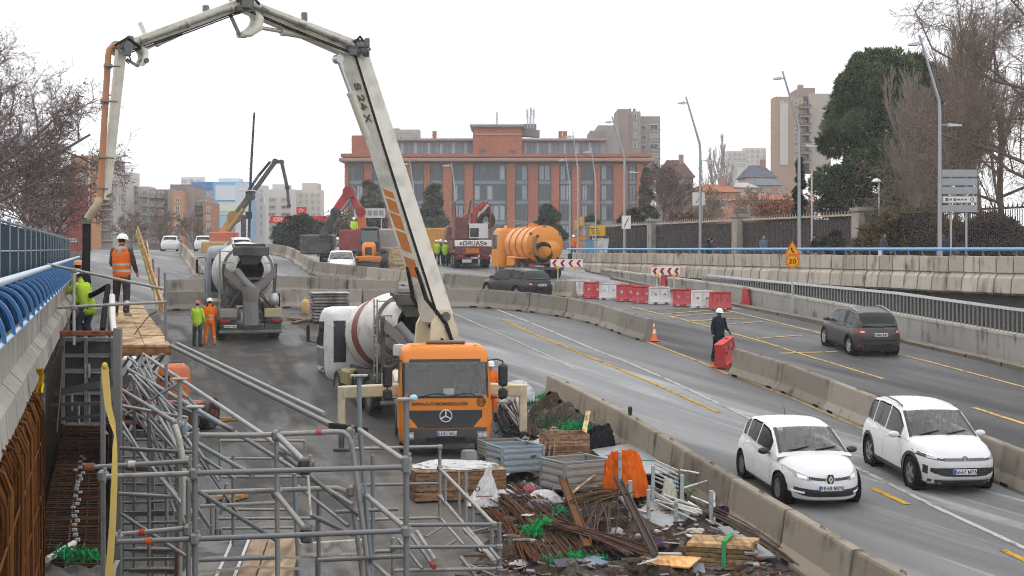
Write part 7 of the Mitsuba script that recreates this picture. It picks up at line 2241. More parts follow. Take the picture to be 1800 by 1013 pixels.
for k, y in enumerate(np.arange(16.6, 31, .17)):
    t.add('bar', tube(lp(-.76, y, 2.58 - .01 * (y - 17)), lp(.02, y + r.normal(0, .03), 2.58 - .01 * (y - 17) + r.normal(0, .01)), .011, 5), 'rusty', np.array([.11, .065, .045]) * (.6 + .8 * r.random()))
    if k % 2:
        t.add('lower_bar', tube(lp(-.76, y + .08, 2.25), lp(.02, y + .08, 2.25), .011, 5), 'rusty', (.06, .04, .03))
for o in (-.62, -.4, -.2, -.05):
    t.add('long_bar', tube(lp(o, 16.5, 2.555), lp(o, 31, 2.42), .011, 5), 'rusty', (.13, .10, .08) if o != -.4 else (.42, .42, .42))
t.add('spacer', join(*[box(tuple(lp(-.34 + r.normal(0, .03), y, 2.6 - .01 * (y - 17))), (.05, .05, .035)) for y in np.arange(17, 26, .34)]), 'matte', (.5, .5, .5), kind='stuff')
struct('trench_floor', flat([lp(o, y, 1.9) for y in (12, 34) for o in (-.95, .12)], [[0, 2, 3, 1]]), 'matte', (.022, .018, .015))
t = Thing('footing', 'rough grey concrete footing edge at the near end of the rebar mat', 'footing')
g = np.array([[lp(o, y, 2.60 + .03 * math.sin(o * 23 + y * 7) + .02 * math.sin(y * 19 + o * 5)) for o in np.linspace(-.78, .16, 14)] for y in np.linspace(11, 16.5, 40)])
t.add('', patch(g, -.5), 'concrete', (.22, .215, .20))
t = Thing('white_pipe', 'short white plastic pipe lying on the footing edge', 'pipe')
t.add('', tube(at(82, 984, 16.2), at(130, 955, 17.2), .035, 10), 'plastic', (.62, .62, .6))
t = Thing('yellow_rag', 'yellow glove like rag hanging on the top of the rusty bars', 'rag')
g = np.array([[at(66 + 9 * u + 3 * math.sin(5 * v), 648 + 42 * v, 14.2 + .1 * math.sin(6 * u + 4 * v)) for u in np.linspace(0, 1, 8)] for v in np.linspace(0, 1, 10)])
t.add('', patch(g, .02), 'matte', (.62, .42, .03))


def net(label, pts, color, seed, n=70, spread=.18, size=.16, name='net'):
    """A crumpled tangle of netting strips."""
    r_ = rnd(seed)
    pts = np.asarray(pts)
    t = Thing(name, label, 'netting')
    g = []
    for k in range(int(n * 1.7)):
        p = pts[r_.integers(0, len(pts))] + r_.normal(0, spread, 3) * [1, 1, .35]
        p[2] = max(p[2], pts[:, 2].min() - .05)
        d = r_.normal(0, 1, 3) * [1, 1, .45]
        d /= np.linalg.norm(d)
        s = np.cross(d, r_.normal(0, 1, 3))
        s /= np.linalg.norm(s)
        L = size * (.6 + r_.random())
        q = np.array([[p + d * L * u + s * w * (.006 + .007 * r_.random()) + np.array([0, 0, .05 * math.sin(3 * u + k)]) for w in (-1, 1)] for u in np.linspace(-1, 1, 5)])
        g.append(patch(q))
    t.add('strip', join(g), 'matte', color, kind='stuff')
    return t


GREEN = (.025, .30, .11)
net('green net crumpled on the footing edge beside the white pipe', [at(x, y, 16.3) for x, y in ((120, 978), (140, 974), (160, 976), (110, 972))], (.04, .33, .12), 70, 40, .05, .07)

# ---- yellow strap and its post
t = Thing('strap', 'twisted pale yellow lashing strap hanging down beside the steel posts', 'strap')
P = [(184, 645, 1.0), (186, 672, 1.0), (190, 715, .9), (198, 745, .8), (203, 765, .15), (202, 785, .6), (201, 840, .85), (198, 920, .9), (192, 1000, 1.0), (188, 1060, 1.0)]
g = np.array([[at(x + s * 6.5 * w, y, 11.6 + s * .02 * (1 - w)) for s in (-1, 0, 1)] for x, y, w in P])
k = t.add('', patch(g, .006), 'matte', (.72, .53, .17))
t.add('knot', mv(ball((0, 0, 0), (.022, .02, .026), 2), *at(184, 643, 11.6)), 'matte', (.62, .48, .1))
t.add('hanging_end', patch(np.array([[at(x + s * 4, y, 11.7) for s in (-1, 1)] for x, y in ((207, 985), (200, 1000), (195, 1040))]), .006), 'matte', (.6, .58, .5))

# ---- scaffold of couplers and tubes in front
SC = Thing('scaffold', 'grey tube and coupler scaffold filling the foreground, with long raking props', 'scaffold')
TB = [  # x1 y1 d1, x2 y2 d2, radius, tone
    (343, 716, 12, 343, 1900, 12, .0265, GAL), (714, 703, 12, 715, 1900, 12, .0265, GAL), (331, 842, 12.6, 333, 1800, 12.6, .024, (.22, .22, .23)), (316, 667, 14, 318, 1700, 14, .0245, GAL2),
    (631, 661, 13.6, 633, 770, 13.6, .0245, GALB), (633, 762, 13.5, 662, 1120, 13.5, .0245, GALB), (486, 764, 13, 488, 1013, 13, .0235, (.27, .27, .275)), (517, 833, 15, 527, 1060, 15, .0235, GALB),
    (188, 838, 12, 338, 832, 12, .0245, GAL2), (338, 832, 11.95, 714, 821, 11.95, .0245, GAL), (158, 822, 12.3, 331, 811, 12.3, .0235, GAL), (206, 953, 12, 714, 933, 12, .0245, GAL), (206, 940, 12.4, 323, 929, 12.4, .0235, GAL2),
    (300, 608, 23, 586, 749, 15, .034, GAL), (312, 604, 23, 570, 727, 15.5, .026, GAL2), (252, 623, 22, 537, 815, 12.4, .028, (.30, .30, .31)), (226, 650, 21, 413, 760, 15, .031, GALB), (413, 760, 15, 620, 888, 13, .024, GAL), (340, 775, 16, 445, 836, 14.2, .026, GALB), (215, 686, 20, 311, 745, 13.6, .028, GAL),
    (243, 717, 18, 316, 800, 14.5, .017, GAL), (210, 735, 17, 262, 820, 15, .018, GAL), (217, 760, 16.5, 335, 905, 13.4, .021, (.22, .24, .28)), (230, 780, 16.5, 350, 915, 13.6, .02, (.26, .27, .28)),
    (231, 660, 20, 330, 790, 16, .02, GAL), (238, 660, 20, 345, 760, 16, .018, GAL2), (225, 628, 22, 245, 645, 21.5, .02, GALB), (252, 622, 22, 222, 690, 21.5, .02, GALB), (265, 640, 22, 285, 622, 22, .022, GALB),
    (485, 762, 13, 537, 814, 12.2, .030, GAL2), (541, 836, 12.1, 546, 905, 12.1, .013, (.65, .63, .58)), (632, 756, 13.4, 709, 809, 12.1, .0265, GAL2), (645, 872, 13.4, 709, 926, 12.1, .0265, GAL2), (486, 868, 13, 541, 936, 12.2, .0265, GAL2), (545, 905, 12.3, 620, 940, 13.2, .022, GAL),
    (640, 975, 13.5, 700, 1030, 12.5, .022, GAL2), (524, 855, 14.5, 612, 925, 13.6, .02, GAL),
    (262, 700, 17, 262, 1100, 17, .024, GAL), (292, 640, 18, 294, 1100, 18, .024, GALB), (236, 668, 19, 236, 1000, 19, .022, (.14, .14, .145)), (212, 788, 15, 343, 796, 14.5, .022, GAL), (210, 868, 14.6, 343, 876, 14.2, .022, GAL2), (215, 905, 14.6, 330, 980, 13, .021, GAL), (220, 730, 17.5, 318, 672, 17.5, .02, GAL), (205, 712, 16, 330, 735, 15.5, .022, GAL2), (300, 668, 19, 372, 742, 17, .02, GAL), (250, 640, 21, 330, 700, 18, .022, (.14, .14, .15)), (410, 800, 16, 410, 1000, 16, .022, GAL), (352, 890, 14.5, 486, 884, 14.5, .02, GAL2), (350, 985, 13.4, 486, 980, 13.4, .022, GAL), (560, 860, 14.2, 560, 1080, 14.2, .022, (.15, .15, .155)), (590, 900, 13.8, 700, 895, 13.8, .02, GAL), (486, 790, 13, 630, 905, 13.4, .021, GAL), (655, 800, 15, 656, 1090, 15, .022, GAL), (560, 985, 13.6, 714, 978, 13, .022, GAL2), (343, 860, 12.4, 486, 950, 13, .021, GAL)]
for x1, y1, d1, x2, y2, d2, q, c in TB:
    SC.add('tube', tube(at(x1, y1, d1), at(x2, y2, d2), q * .88, 10), 'steel', c)
SC.add('bent_frame', sweep([at(*p, 13.3) for p in ((329, 765), (450, 765), (590, 759), (604, 760), (613, 768), (619, 784), (641, 950), (656, 1080))], .0235, 10), 'steel', GAL2)
SC.add('bent_frame', sweep([at(*p, 13.4) for p in ((331, 867), (450, 863), (592, 858), (606, 863), (614, 874), (620, 890), (634, 985), (645, 1080))], .0235, 10), 'steel', GAL2)
SC.add('prop_end', sweep([at(*p, 13.4) for p in ((306, 747), (314, 770), (322, 812), (324, 860), (323, 905))], [.03, .03, .028, .026, .024], 10), 'steel', (.50, .50, .44))
SC.add('rusty_end', tube(at(150, 822, 12.3), at(166, 821, 12.3), .034, 8), 'rusty', (.26, .12, .06))
for x, y, d, w, c in ((250, 936, 12.4, 5, (.50, .07, .05)), (262, 951, 12, 6, (.55, .12, .04)), (232, 816, 12.3, 6, (.55, .53, .5)), (560, 760, 13.3, 5, (.45, .1, .1))):
    SC.add('tape_band', tube(at(x - w, y, d), at(x + w, y - .4, d), .0285, 10), 'matte', c)
for x, y, d, w in ((343, 716, 12, .13), (631, 661, 13.6, .15), (316, 667, 14, .14)):
    SC.add('head_plate', box(tuple(at(x, y, d) + [0, 0, .004]), (w, .12, .016), .003), 'steel', GAL2)
k = SC.add('head_plate', box(tuple(at(711, 702, 12)), (.12, .09, .02), .004), 'steel', GAL2)
SC.add('blue_cap', mv(ball((0, 0, 0), (.032, .03, .028), 2), *at(727, 700, 11.95)), 'plastic', (.35, .52, .62), under=k)


def coupler(x, y, d, s=1.0, c=(.20, .20, .20)):
    p = at(x, y, d)
    k = SC.add('coupler', join(box(tuple(p), (.085 * s, .1 * s, .062 * s), .015), box(tuple(p + [0, -.02, 0]), (.06 * s, .12 * s, .09 * s), .015)), 'steel', c)
    SC.add('bolt', join(tube(p + [.03 * s, -.05 * s, -.05 * s], p + [.03 * s, -.05 * s, .06 * s], .009, 6), box(tuple(p + [.03 * s, -.05 * s, .06 * s]), (.024, .024, .014))), 'steel', (.3, .3, .3), under=k)


r = rnd(301)
for k in range(18):
    a, b = at(212 + 55 * r.random(), 615 + 130 * r.random(), 20 + 3 * r.random()), at(300 + 130 * r.random(), 720 + 210 * r.random(), 14 + 2 * r.random())
    SC.add('prop', tube(a, b, .013 + .008 * r.random(), 7), 'steel', np.array(GAL) * (.6 + .7 * r.random()))


for q in ((343, 832, 12), (714, 821, 12), (343, 946, 12), (714, 933, 12), (343, 766, 12.6), (331, 812, 12.4), (486, 765, 13), (538, 818, 12.2, 1.4, (.06, .055, .05)), (541, 938, 12.2, 1.4, (.06, .055, .05)), (615, 760, 13.4), (618, 862, 13.4), (310, 746, 13.6), (331, 931, 12.4), (206, 946, 12.2), (181, 836, 12.2), (486, 866, 13.1), (632, 862, 13.5), (241, 655, 21, 1.6, GALB), (322, 752, 14, 1.2, GALB), (343, 868, 12.7), (714, 810, 12)):
    coupler(*q)
SC.add('prop_foot', bar(at(583, 748, 15), at(641, 757, 14.4), .07, .05), 'matte', (.04, .04, .042))

# ---- low frames standing further in
RK = Thing('scaffold', 'lower scaffold bay of thin grey rails standing before the pump truck', 'scaffold')
for x1, y1, d1, x2, y2, d2, q in ((621, 789, 22, 773, 785, 22, .024), (636, 853, 22, 773, 850, 22, .022), (623, 914, 22, 776, 910, 22, .022), (773, 785, 22, 773, 915, 22, .024), (773, 824, 22, 868, 922, 18.5, .026), (773, 872, 22, 872, 988, 18.5, .024), (819, 826, 20.5, 819, 940, 20.5, .022), (783, 835, 21.6, 783, 885, 21.6, .02), (807, 860, 20.8, 807, 905, 20.8, .02), (831, 885, 19.8, 831, 930, 19.8, .02), (865, 920, 18.5, 865, 960, 18.5, .02), (878, 919, 18.4, 878, 1120, 18.4, .026), (722, 923, 18.5, 872, 922, 18.5, .024), (690, 962, 18.4, 876, 961, 18.4, .023), (655, 970, 18.6, 690, 969, 18.5, .023), (693, 1003, 18.4, 876, 1000, 18.4, .023), (691, 945, 18.5, 692, 1120, 18.5, .026), (775, 912, 22, 815, 958, 20.4, .02), (748, 944, 20, 777, 927, 20.5, .015), (785, 960, 19.5, 802, 950, 19.5, .015), (815, 930, 20, 870, 988, 18, .022), (700, 948, 18.8, 742, 1000, 18, .02), (733, 935, 19.2, 765, 985, 18.2, .026), (722, 940, 19, 758, 990, 18.2, .024), (810, 980, 19, 850, 1030, 18, .024), (838, 1000, 18.6, 870, 1013, 18, .02), (862, 965, 18.2, 878, 985, 18, .025)):
    RK.add('tube', tube(at(x1, y1, d1), at(x2, y2, d2), q, 8), 'steel', GAL2 if x1 % 2 else GAL)
for x, y, d in ((773, 786, 22), (773, 822, 22), (773, 873, 22), (819, 872, 20.5), (868, 922, 18.5), (878, 961, 18.4), (878, 1000, 18.4), (691, 963, 18.5), (866, 988, 18.5)):
    RK.add('coupler', box(tuple(at(x, y, d)), (.08, .09, .07), .018), 'steel', (.24, .24, .23))
RK.add('red_tube_end', tube(at(758, 990, 18.2), at(763, 997, 18), .03, 8), 'matte', (.3, .05, .05))
GF = Thing('scaffold', 'thin rectangular scaffold frames standing on the works floor behind the front tubes', 'scaffold')
for x1, y1, x2, y2, d, q in ((387, 775, 536, 775, 21, .019), (388, 806, 518, 806, 21, .018), (391, 839, 536, 838, 21, .019), (387, 775, 387, 845, 21, .02), (516, 806, 520, 912, 20.5, .019), (536, 775, 536, 790, 21, .019), (398, 850, 388, 905, 20, .02), (381, 892, 380, 945, 20, .022), (392, 896, 505, 896, 20, .019), (383, 912, 556, 911, 19.6, .020), (391, 929, 516, 928, 19.4, .018), (557, 911, 557, 935, 19.6, .018), (372, 880, 371, 940, 20, .018)):
    GF.add('tube', tube(at(x1, y1, d), at(x2, y2, d), q, 8), 'steel', GAL2)
for x in (388, 520, 557, 381):
    p = at(x, 930, 19.8)
    GF.add('leg', tube(p, [p[0], p[1], float(zg(p[0], p[1]))], .02, 6), 'steel', GAL)
ST = Thing('frame_stack', 'pile of grey trestle frames and planks stacked under the raking props', 'stack')
r = rnd(77)
for i, y in enumerate((742, 757, 773, 788, 804, 822, 850, 868, 884, 902, 920, 966, 984, 1002)):
    d = 24 - i * .62
    c = np.array(GAL) * (.5 + .7 * r.random())
    a, b = at(212 + r.random() * 8, y, d), at(318 + r.random() * 6, y + r.normal(0, 2), d - .2)
    ST.add('frame_rail', bar(a, b, .045, .03) if i % 3 == 0 else tube(a, b, .018, 7), 'steel', c)
    if i % 2:
        ST.add('plank', bar(a + [.05, .25, -.05], b + [-.1, .25, -.06], .2, .04), 'wood', np.array([.2, .17, .14]) * (.6 + .7 * r.random()))
for x, d in ((216, 22), (268, 20), (312, 19)):
    p = at(x, 800, d)
    ST.add('upright', bar([p[0], p[1], float(zg(p[0], p[1]))], at(x, 742, d), .05), 'steel', (.18, .18, .18))
ST.add('brown_post', bar(at(315, 960, 15), at(313, 1100, 15), .07), 'rusty', (.14, .05, .04))
for i, (x0, x1, c, m_) in enumerate(((352, 410, (.30, .30, .29), 'concrete'), (413, 438, (.18, .18, .18), 'concrete'), (443, 470, (.30, .22, .16), 'wood'), (474, 528, (.34, .26, .19), 'wood'))):
    if i == 0:
        DK_ = Thing('scaffold_deck', 'grey and brown scaffold boards laid low behind the front posts', 'deck')
    a, b = at(x0, 955, 16.3), at(x1, 955, 16.3)
    DK_.add('board', hexa([[x + (.30 if y < 15 else 0), y, 2.86 + dz + .01 * i] for y in (13.2, 16.3) for x in (a[0], b[0]) for dz in (0, .04)]), m_, c)
    if i < 2:
        DK_.add('edge_strip', bar([b[0], 16.3, 2.92], [b[0] + .3, 13.2, 2.92], .03, .02), 'metal', (.6, .6, .6))
t = Thing('timber_beam', 'grey boarded beam lying across behind the bent frame tubes', 'beam')
t.add('', bar(at(528, 968, 15.6), at(648, 960, 15.6), .06, .15, .006), 'wood', (.45, .43, .39))
for i, y in enumerate((985, 1004)):
    t = Thing('lashing', ('upper', 'lower')[i] + ' pale cloth lashing stretched over the scaffold boards', 'strap')
    g = np.array([[at(x, y + dy + s * 2.5, 14.6) for s in (-1, 1)] for x, dy in ((348, 0), (400, -2), (440, -8), (480, -6), (528, -4))])
    t.add('', patch(g, .006), 'matte', (.48, .42, .32))

# ---- orange site machine half hidden behind the props
t = Thing('telehandler', 'orange wheeled site machine half hidden behind the raking props under the walkway', 'machine')
D = 43.5
z0 = float(zg(-10.2, D))
OR2 = (.60, .13, .03)
M = mat((at(290, 0, D)[0], D, z0), -12)
t.m = M
t.add('bonnet', mv(soft(Shell([(1.0, .33, -.4, .6), (1.5, .37, -.45, .65), (1.85, .34, -.4, .6), (2.0, .22, -.2, .4)], 4, 4).mesh(32), 38), .22, 0, 0), 'work', (.60, .15, .04))
t.add('vent', join(*[box((x, -.47, 1.62), (.03, .04, .16)) for x in (.1, .18, .26, .34)]), 'matte', (.05, .02, .02))
for x, y in ((.80, -.3), (.72, 1.3), (-1.3, -.3), (-1.3, 1.3)):
    wheel(t, x, y, .48, .45, (.3, .1, .05), 6, 1, .5, dirt=True)
t.add('chassis', box((-.4, .4, .72), (2.3, 1.4, .32), .06), 'work', (.30, .06, .03))
t.add('engine_block', join(*[box((x, y, z), (w, .4, h), .03) for x, y, z, w, h in ((-.9, 0, 1.05, .4, .4), (-1.3, .1, 1.25, .3, .5), (-.5, -.3, 1.0, .3, .3))]), 'work', (.22, .08, .05))
t.add('hose_bundle', join(*[sweep([(-1.5 + .2 * i, -.6, .4 + .1 * (i % 3)), (-1.0 + .15 * i, -.7, .9), (-.4, -.6, .8 + .06 * i)], .03, 6) for i in range(7)]), 'matte', (.12, .05, .04))
t.add('white_panel', box((-1.35, .3, 1.85), (.5, .6, .6), .06), 'paint', (.65, .66, .66))
t.add('white_panel', box((-.75, .6, 1.85), (.4, .5, .8), .06), 'paint', (.62, .63, .64))
t.add('red_frame', join(*[bar((-1.6, -.75, z), (.4, -.75, z + .05), .07) for z in (.35, .6, .85)], *[bar((x, -.75, .3), (x, -.75, 1.0), .06) for x in (-1.5, -.9, -.3, .3)]), 'work', (.34, .05, .04))
for i, (a, b) in enumerate((((382, 742), (418, 740)), ((360, 752), (372, 752)), ((365, 884), (396, 878)), ((400, 884), (433, 876)))):
    t = Thing('timber_offcut', ('ochre', 'dark', 'pinkish', 'brown')[i] + (' wooden offcut lying on the works floor beside the site machine', ' wooden offcut beside the ochre one on the works floor', ' wooden offcut behind the second ladder frame', ' wooden offcut just right of the pinkish one')[i], 'timber')
    t.add('', bar(gp(*a) + [0, 0, .06], gp(*b) + [0, 0, .07], .14, .10, .01), 'wood', ((.45, .28, .08), (.1, .08, .07), (.42, .26, .18), (.36, .2, .09))[i])

# ================================================================ debris along the barrier
def gz(px, py, h=0.0):
    p = gp(px, py)
    return p + [0, 0, h]


# trampled heap under it all
C = np.array([gp(x, y)[:2] for x, y in ((880, 700), (950, 720), (1000, 790), (1100, 850), (1200, 930), (1300, 1000), (1380, 1013), (900, 900), (1000, 960), (1100, 1000), (860, 960), (960, 880))])
ys = np.arange(22, 44, .25)
us = np.linspace(0, 1, 44)
P = []
for y in ys:
    x1 = float(xbar(y)) - .42
    x0 = np.interp(y, [22, 28, 34, 38, 44], [-.6, -.9, -.35, -.15, -.1])
    X_ = x0 + (x1 - x0) * us
    n = meshkit.fbm(np.stack([X_ * 1.6, np.full(44, y * 1.6), 0 * X_], -1), 4, 9)
    n2 = meshkit.noise(np.stack([X_ * 7, np.full(44, y * 7), 0 * X_], -1), 3)
    edge = np.clip(np.minimum(us, 1 - us) * 7, 0, 1)
    P.append(np.stack([X_, np.full(44, y), zg(X_, y) + .02 + edge * np.maximum(0, (n - .42)) * .8 + edge * n2 * .05 - .05 * (1 - edge)], -1))
P = np.array(P)


def f_heap(p, n, uv):
    g = noise(p.x * 26, p.y * 26, p.z * 26)
    m = fbm(p.x * 1.6, p.y * 1.6, 0.0, 4)
    f = fbm(p.x * 11, p.y * 11, 3.0, 3)
    c = mix((0.055, 0.042, 0.032), (0.085, 0.075, 0.066), smoothstep(0.35, 0.65, m))
    c = mix(c, (0.16, 0.125, 0.10), smoothstep(0.58, 0.8, f) * 0.7)
    return c * (0.55 + 0.8 * g)


scene['m_heap'] = two({'type': 'diffuse', 'reflectance': proc(f_heap)})
hp_ = Thing('debris_ground', 'trampled dirt and mud under the debris', kind='structure')
hp_.add('', patch(P), 'heap')
heap_z = lambda x, y: P.reshape(-1, 3)[np.argmin((P[..., 0] - x).ravel() ** 2 + (P[..., 1] - y).ravel() ** 2), 2]


def on_heap(px, py, h=0.0):
    p = gp(px, py)
    return np.array([p[0], p[1], float(heap_z(p[0], p[1])) + h])


# loose chips, twigs and scraps nobody could count
r = rnd(91)
g, col = [], []
pal = [(.10, .06, .04), (.16, .10, .07), (.07, .05, .045), (.22, .17, .13), (.30, .27, .24), (.05, .05, .055), (.12, .075, .08), (.35, .33, .31), (.16, .08, .04), (.09, .05, .08)]
for k in range(2600):
    j = r.integers(8, len(P) - 1), r.integers(2, 42)
    q = P[j[0], j[1]] + np.array([r.normal(0, .1), r.normal(0, .1), .02])
    a = r.random() * math.pi
    L = .08 + .4 * r.random() ** 2 + (.6 if k % 23 == 0 else 0)
    d = np.array([math.cos(a), math.sin(a), r.normal(0, .12)])
    g.append(bar(q - d * L / 2, q + d * L / 2, .02 + .05 * r.random() ** 2, .012 + .03 * r.random()))
    col += [pal[r.integers(0, len(pal))]] * len(g[-1][0])
    if k % 11 == 0:
        g.append(mv(box((0, 0, .03), (.12 + .4 * r.random(), .08 + .2 * r.random(), .015)), *q, rz=r.random() * 180, rx=r.normal(0, 14), ry=r.normal(0, 14)))
        col += [((.42, .42, .42), (.25, .27, .29), (.5, .48, .45), (.16, .22, .28), (.33, .26, .18), (.10, .10, .11))[r.integers(0, 6)]] * len(g[-1][0])
t = Thing('scrap', 'loose twigs chips and scraps strewn over the debris ground', 'scrap', kind='stuff')
t.add('', join(g), 'matte', np.array(col))
g = []
for k in range(90):
    j = r.integers(8, len(P) - 1), r.integers(3, 41)
    q = P[j[0], j[1]] + [0, 0, .04]
    g.append(mv(ball((0, 0, 0), (.05 + .05 * r.random(), .05, .03 + .03 * r.random()), 1), *q, rz=r.random() * 180))
t = Thing('rubble', 'pale rubble lumps and paper scraps scattered over the debris ground', 'rubble', kind='stuff')
t.add('', join(g), 'matte', (.42, .38, .35))


def rebar_bundle(label, a, b, n, w, seed, c=(.092, .060, .045), bend=.04, ra=.014, name='rebar_bundle', sag=.06):
    """Loose bars lying together from a to b (points), spread over w."""
    r_ = rnd(seed)
    a, b = np.asarray(a), np.asarray(b)
    d = (b - a) / np.linalg.norm(b - a)
    s = np.cross(d, [0, 0, 1.0])
    t = Thing(name, label, 'bundle of bars')
    for k in range(n):
        o, o2 = r_.normal(0, w, 2)
        sl = r_.normal(0, .12)
        q = [a + s * o + d * sl + [0, 0, .03 + .05 * r_.random()], (a + b) / 2 + s * (o + o2) / 2 + [0, 0, .06 + .10 * r_.random() - sag * 0] + r_.normal(0, bend, 3) * [1, 1, .3], b + s * o2 + d * sl + [0, 0, .03 + .05 * r_.random()]]
        tt = np.linspace(0, 1, 6)[:, None]
        q = (1 - tt) ** 2 * q[0] + 2 * tt * (1 - tt) * (2 * q[1] - (q[0] + q[2]) / 2) * 1 + tt ** 2 * q[2]
        t.add('bar', sweep(q, ra, 5), 'rusty', np.array(c) * (.55 + .9 * r_.random()))
    return t


RB = 'bundles of rusty bars'
rebar_bundle('wide spread of rusty bars running down from the white sack past the green net', on_heap(885, 885, .1), on_heap(985, 1010, .1), 30, .22, 1)
rebar_bundle('spread of brown bars at the left edge of the debris beside the low scaffold', on_heap(868, 905, .08), on_heap(940, 1010, .08), 22, .16, 2, (.13, .06, .04))
rebar_bundle('stack of brown bars crossing in front of the large grey crate', on_heap(905, 870, .12), on_heap(1040, 1000, .12), 26, .2, 3, (.10, .06, .045))
rebar_bundle('fan of thin dark bars below the brown mound', on_heap(1055, 915, .3), on_heap(1040, 985, .08), 20, .18, 4, (.08, .065, .055))
rebar_bundle('mound of short brown bars left of the dark girder', on_heap(1000, 925, .3), on_heap(1085, 915, .3), 34, .14, 5, (.11, .075, .045), .1)
rebar_bundle('dark bars lying behind the pump truck outrigger', on_heap(905, 715, .12), on_heap(935, 790, .1), 18, .16, 6, (.07, .065, .065))
rebar_bundle('loose rusty bars at the bottom of the debris beside the plywood', on_heap(960, 960, .1), on_heap(1120, 1012, .1), 20, .25, 7, (.11, .07, .06))
rebar_bundle('bars bunched at the foot of the barrier by the purple hoses', on_heap(1235, 915, .1), on_heap(1400, 1005, .1), 8, .1, 8, (.12, .1, .09))
t = Thing('steel_channel', 'brown rusty steel channel slanting down from the large grey crate', 'beam')
t.add('web', bar(on_heap(985, 872, .45), on_heap(1032, 1000, .25), .16, .02), 'rusty', (.17, .09, .05))
for s in (-.075, .075):
    t.add('flange', bar(on_heap(985, 872, .49) + [s, 0, 0], on_heap(1032, 1000, .29) + [s, 0, 0], .015, .07), 'rusty', (.15, .085, .05))
t = Thing('steel_girder', 'long dark grey girder slanting from the orange sack to the bottom of the debris', 'beam')
t.add('web', bar(on_heap(1078, 880, .4), on_heap(1150, 1020, .2), .12, .02), 'rusty', (.09, .08, .075))
for s in (-.06, .06):
    t.add('flange', bar(on_heap(1078, 880, .44) + [s, 0, 0], on_heap(1150, 1020, .24) + [s, 0, 0], .02, .09), 'rusty', (.10, .09, .082))


def stillage(label, p, rz, sx, sy, h, c, seed=0, legs=.14):
    """Ribbed steel crate, open on top."""
    t = Thing('steel_crate', label, 'crate', None, mat(p, rz))
    n = 4
    for k in range(n):
        z = legs + h * (k + .5) / n
        for s in (-1, 1):
            for off, dz, hh in ((0, 0, h / n * .96), (.018, .0, h / n * .5)):
                t.add('side_panel' if off == 0 else 'panel_rib', box((0, s * (sy / 2 + off), z + dz), (sx - .06, .022, hh), .006), 'work', np.array(c) * (1 if off == 0 else 1.15))
                t.add('end_panel' if off == 0 else 'panel_rib', box((s * (sx / 2 + off), 0, z + dz), (.022, sy - .06, hh), .006), 'work', np.array(c) * (1 if off == 0 else 1.1))
    for a in (-1, 1):
        for b in (-1, 1):
            t.add('corner_post', box((a * (sx / 2 + .005), b * (sy / 2 + .005), (h + legs + .03) / 2), (.06, .06, h + legs + .03), .01), 'work', np.array(c) * .85)
    for a in (-1, 1):
        t.add('rim', bar((-sx / 2, a * sy / 2, h + legs), (sx / 2, a * sy / 2, h + legs), .05, .04), 'work', np.array(c) * .8)
        t.add('rim', bar((a * sx / 2, -sy / 2 + .03, h + legs - .002), (a * sx / 2, sy / 2 - .03, h + legs - .002), .05, .04), 'work', np.array(c) * .8)
    t.add('floor', box((0, 0, legs + .02), (sx - .08, sy - .08, .03)), 'work', (.09, .085, .08))
    r_ = rnd(seed)
    t.add('contents', join(*[bar(r_.normal(0, .2, 3) * [1, 1, 0] + [0, 0, h * .6], r_.normal(0, .25, 3) * [1, 1, 0] + [0, 0, h * .85 + .1 * r_.random()], .05, .04) for _ in range(14)]), 'matte', (.14, .11, .09), kind='stuff')
    return t


stillage('blue grey ribbed steel crate beside the tall white sack', on_heap(905, 850), 24, 1.0, .85, .56, (.25, .31, .36), 1)
stillage('large weathered grey ribbed steel crate left of the orange sack', on_heap(1012, 872), 30, 1.15, .95, .62, (.27, .27, .26), 2)
stillage('low open steel crate in front of the pump truck bumper', on_heap(883, 808), 18, 1.0, .8, .34, (.26, .25, .23), 3)
# wooden crate and timber
t = Thing('wooden_crate', 'brown slatted wooden crate behind the large grey steel crate', 'crate', None, mat(on_heap(992, 838), 10))
for k in range(6):
    for s in (-1, 1):
        t.add('slat', box((0, s * .45, .1 + k * .135), (.98, .025, .12), .005), 'wood', np.array([.26, .16, .10]) * (.7 + .5 * rnd(k).random()))
        t.add('slat', box((s * .5, 0, .1 + k * .135), (.025, .85, .12), .005), 'wood', np.array([.22, .13, .09]) * (.7 + .5 * rnd(k + 9).random()))
for a in (-.46, .46):
    for b in (-.42, .42):
        t.add('post', box((a, b, .42), (.07, .07, .84)), 'wood', (.2, .12, .08))
t.add('leaning_batten', join(*[bar((-.75 + .12 * i, -.52, .05), (-.62 + .1 * i, -.47, .75), .035) for i in range(4)]), 'wood', (.34, .22, .15))
t = Thing('timber', 'pale squared timber leaning against the wooden crate above the grey crate', 'plank')
t.add('', bar(on_heap(1016, 842, .25), on_heap(1034, 790, .72), .12, .06, .005), 'wood', (.50, .36, .20))
t = Thing('timber_box', 'long brown timber box with plastic sheet on top beside the low scaffold', 'box', None, mat(gp(800, 872), 14))
for k in range(3):
    for s in (-1, 1):
        t.add('board', box((0, s * .62, .1 + k * .2), (1.95, .035, .185), .005), 'wood', np.array([.22, .13, .075]) * (.75 + .4 * rnd(k).random()))
        t.add('board', box((s * .98, 0, .1 + k * .2), (.035, 1.2, .185), .005), 'wood', np.array([.19, .115, .07]) * (.75 + .4 * rnd(k + 5).random()))
t.add('lid', box((0, 0, .62), (1.98, 1.26, .03), .005), 'wood', (.3, .22, .15))
for x in (-.35, -.05):
    t.add('lashing', box((x, -.645, .32), (.03, .01, .6)), 'matte', (.45, .36, .24))


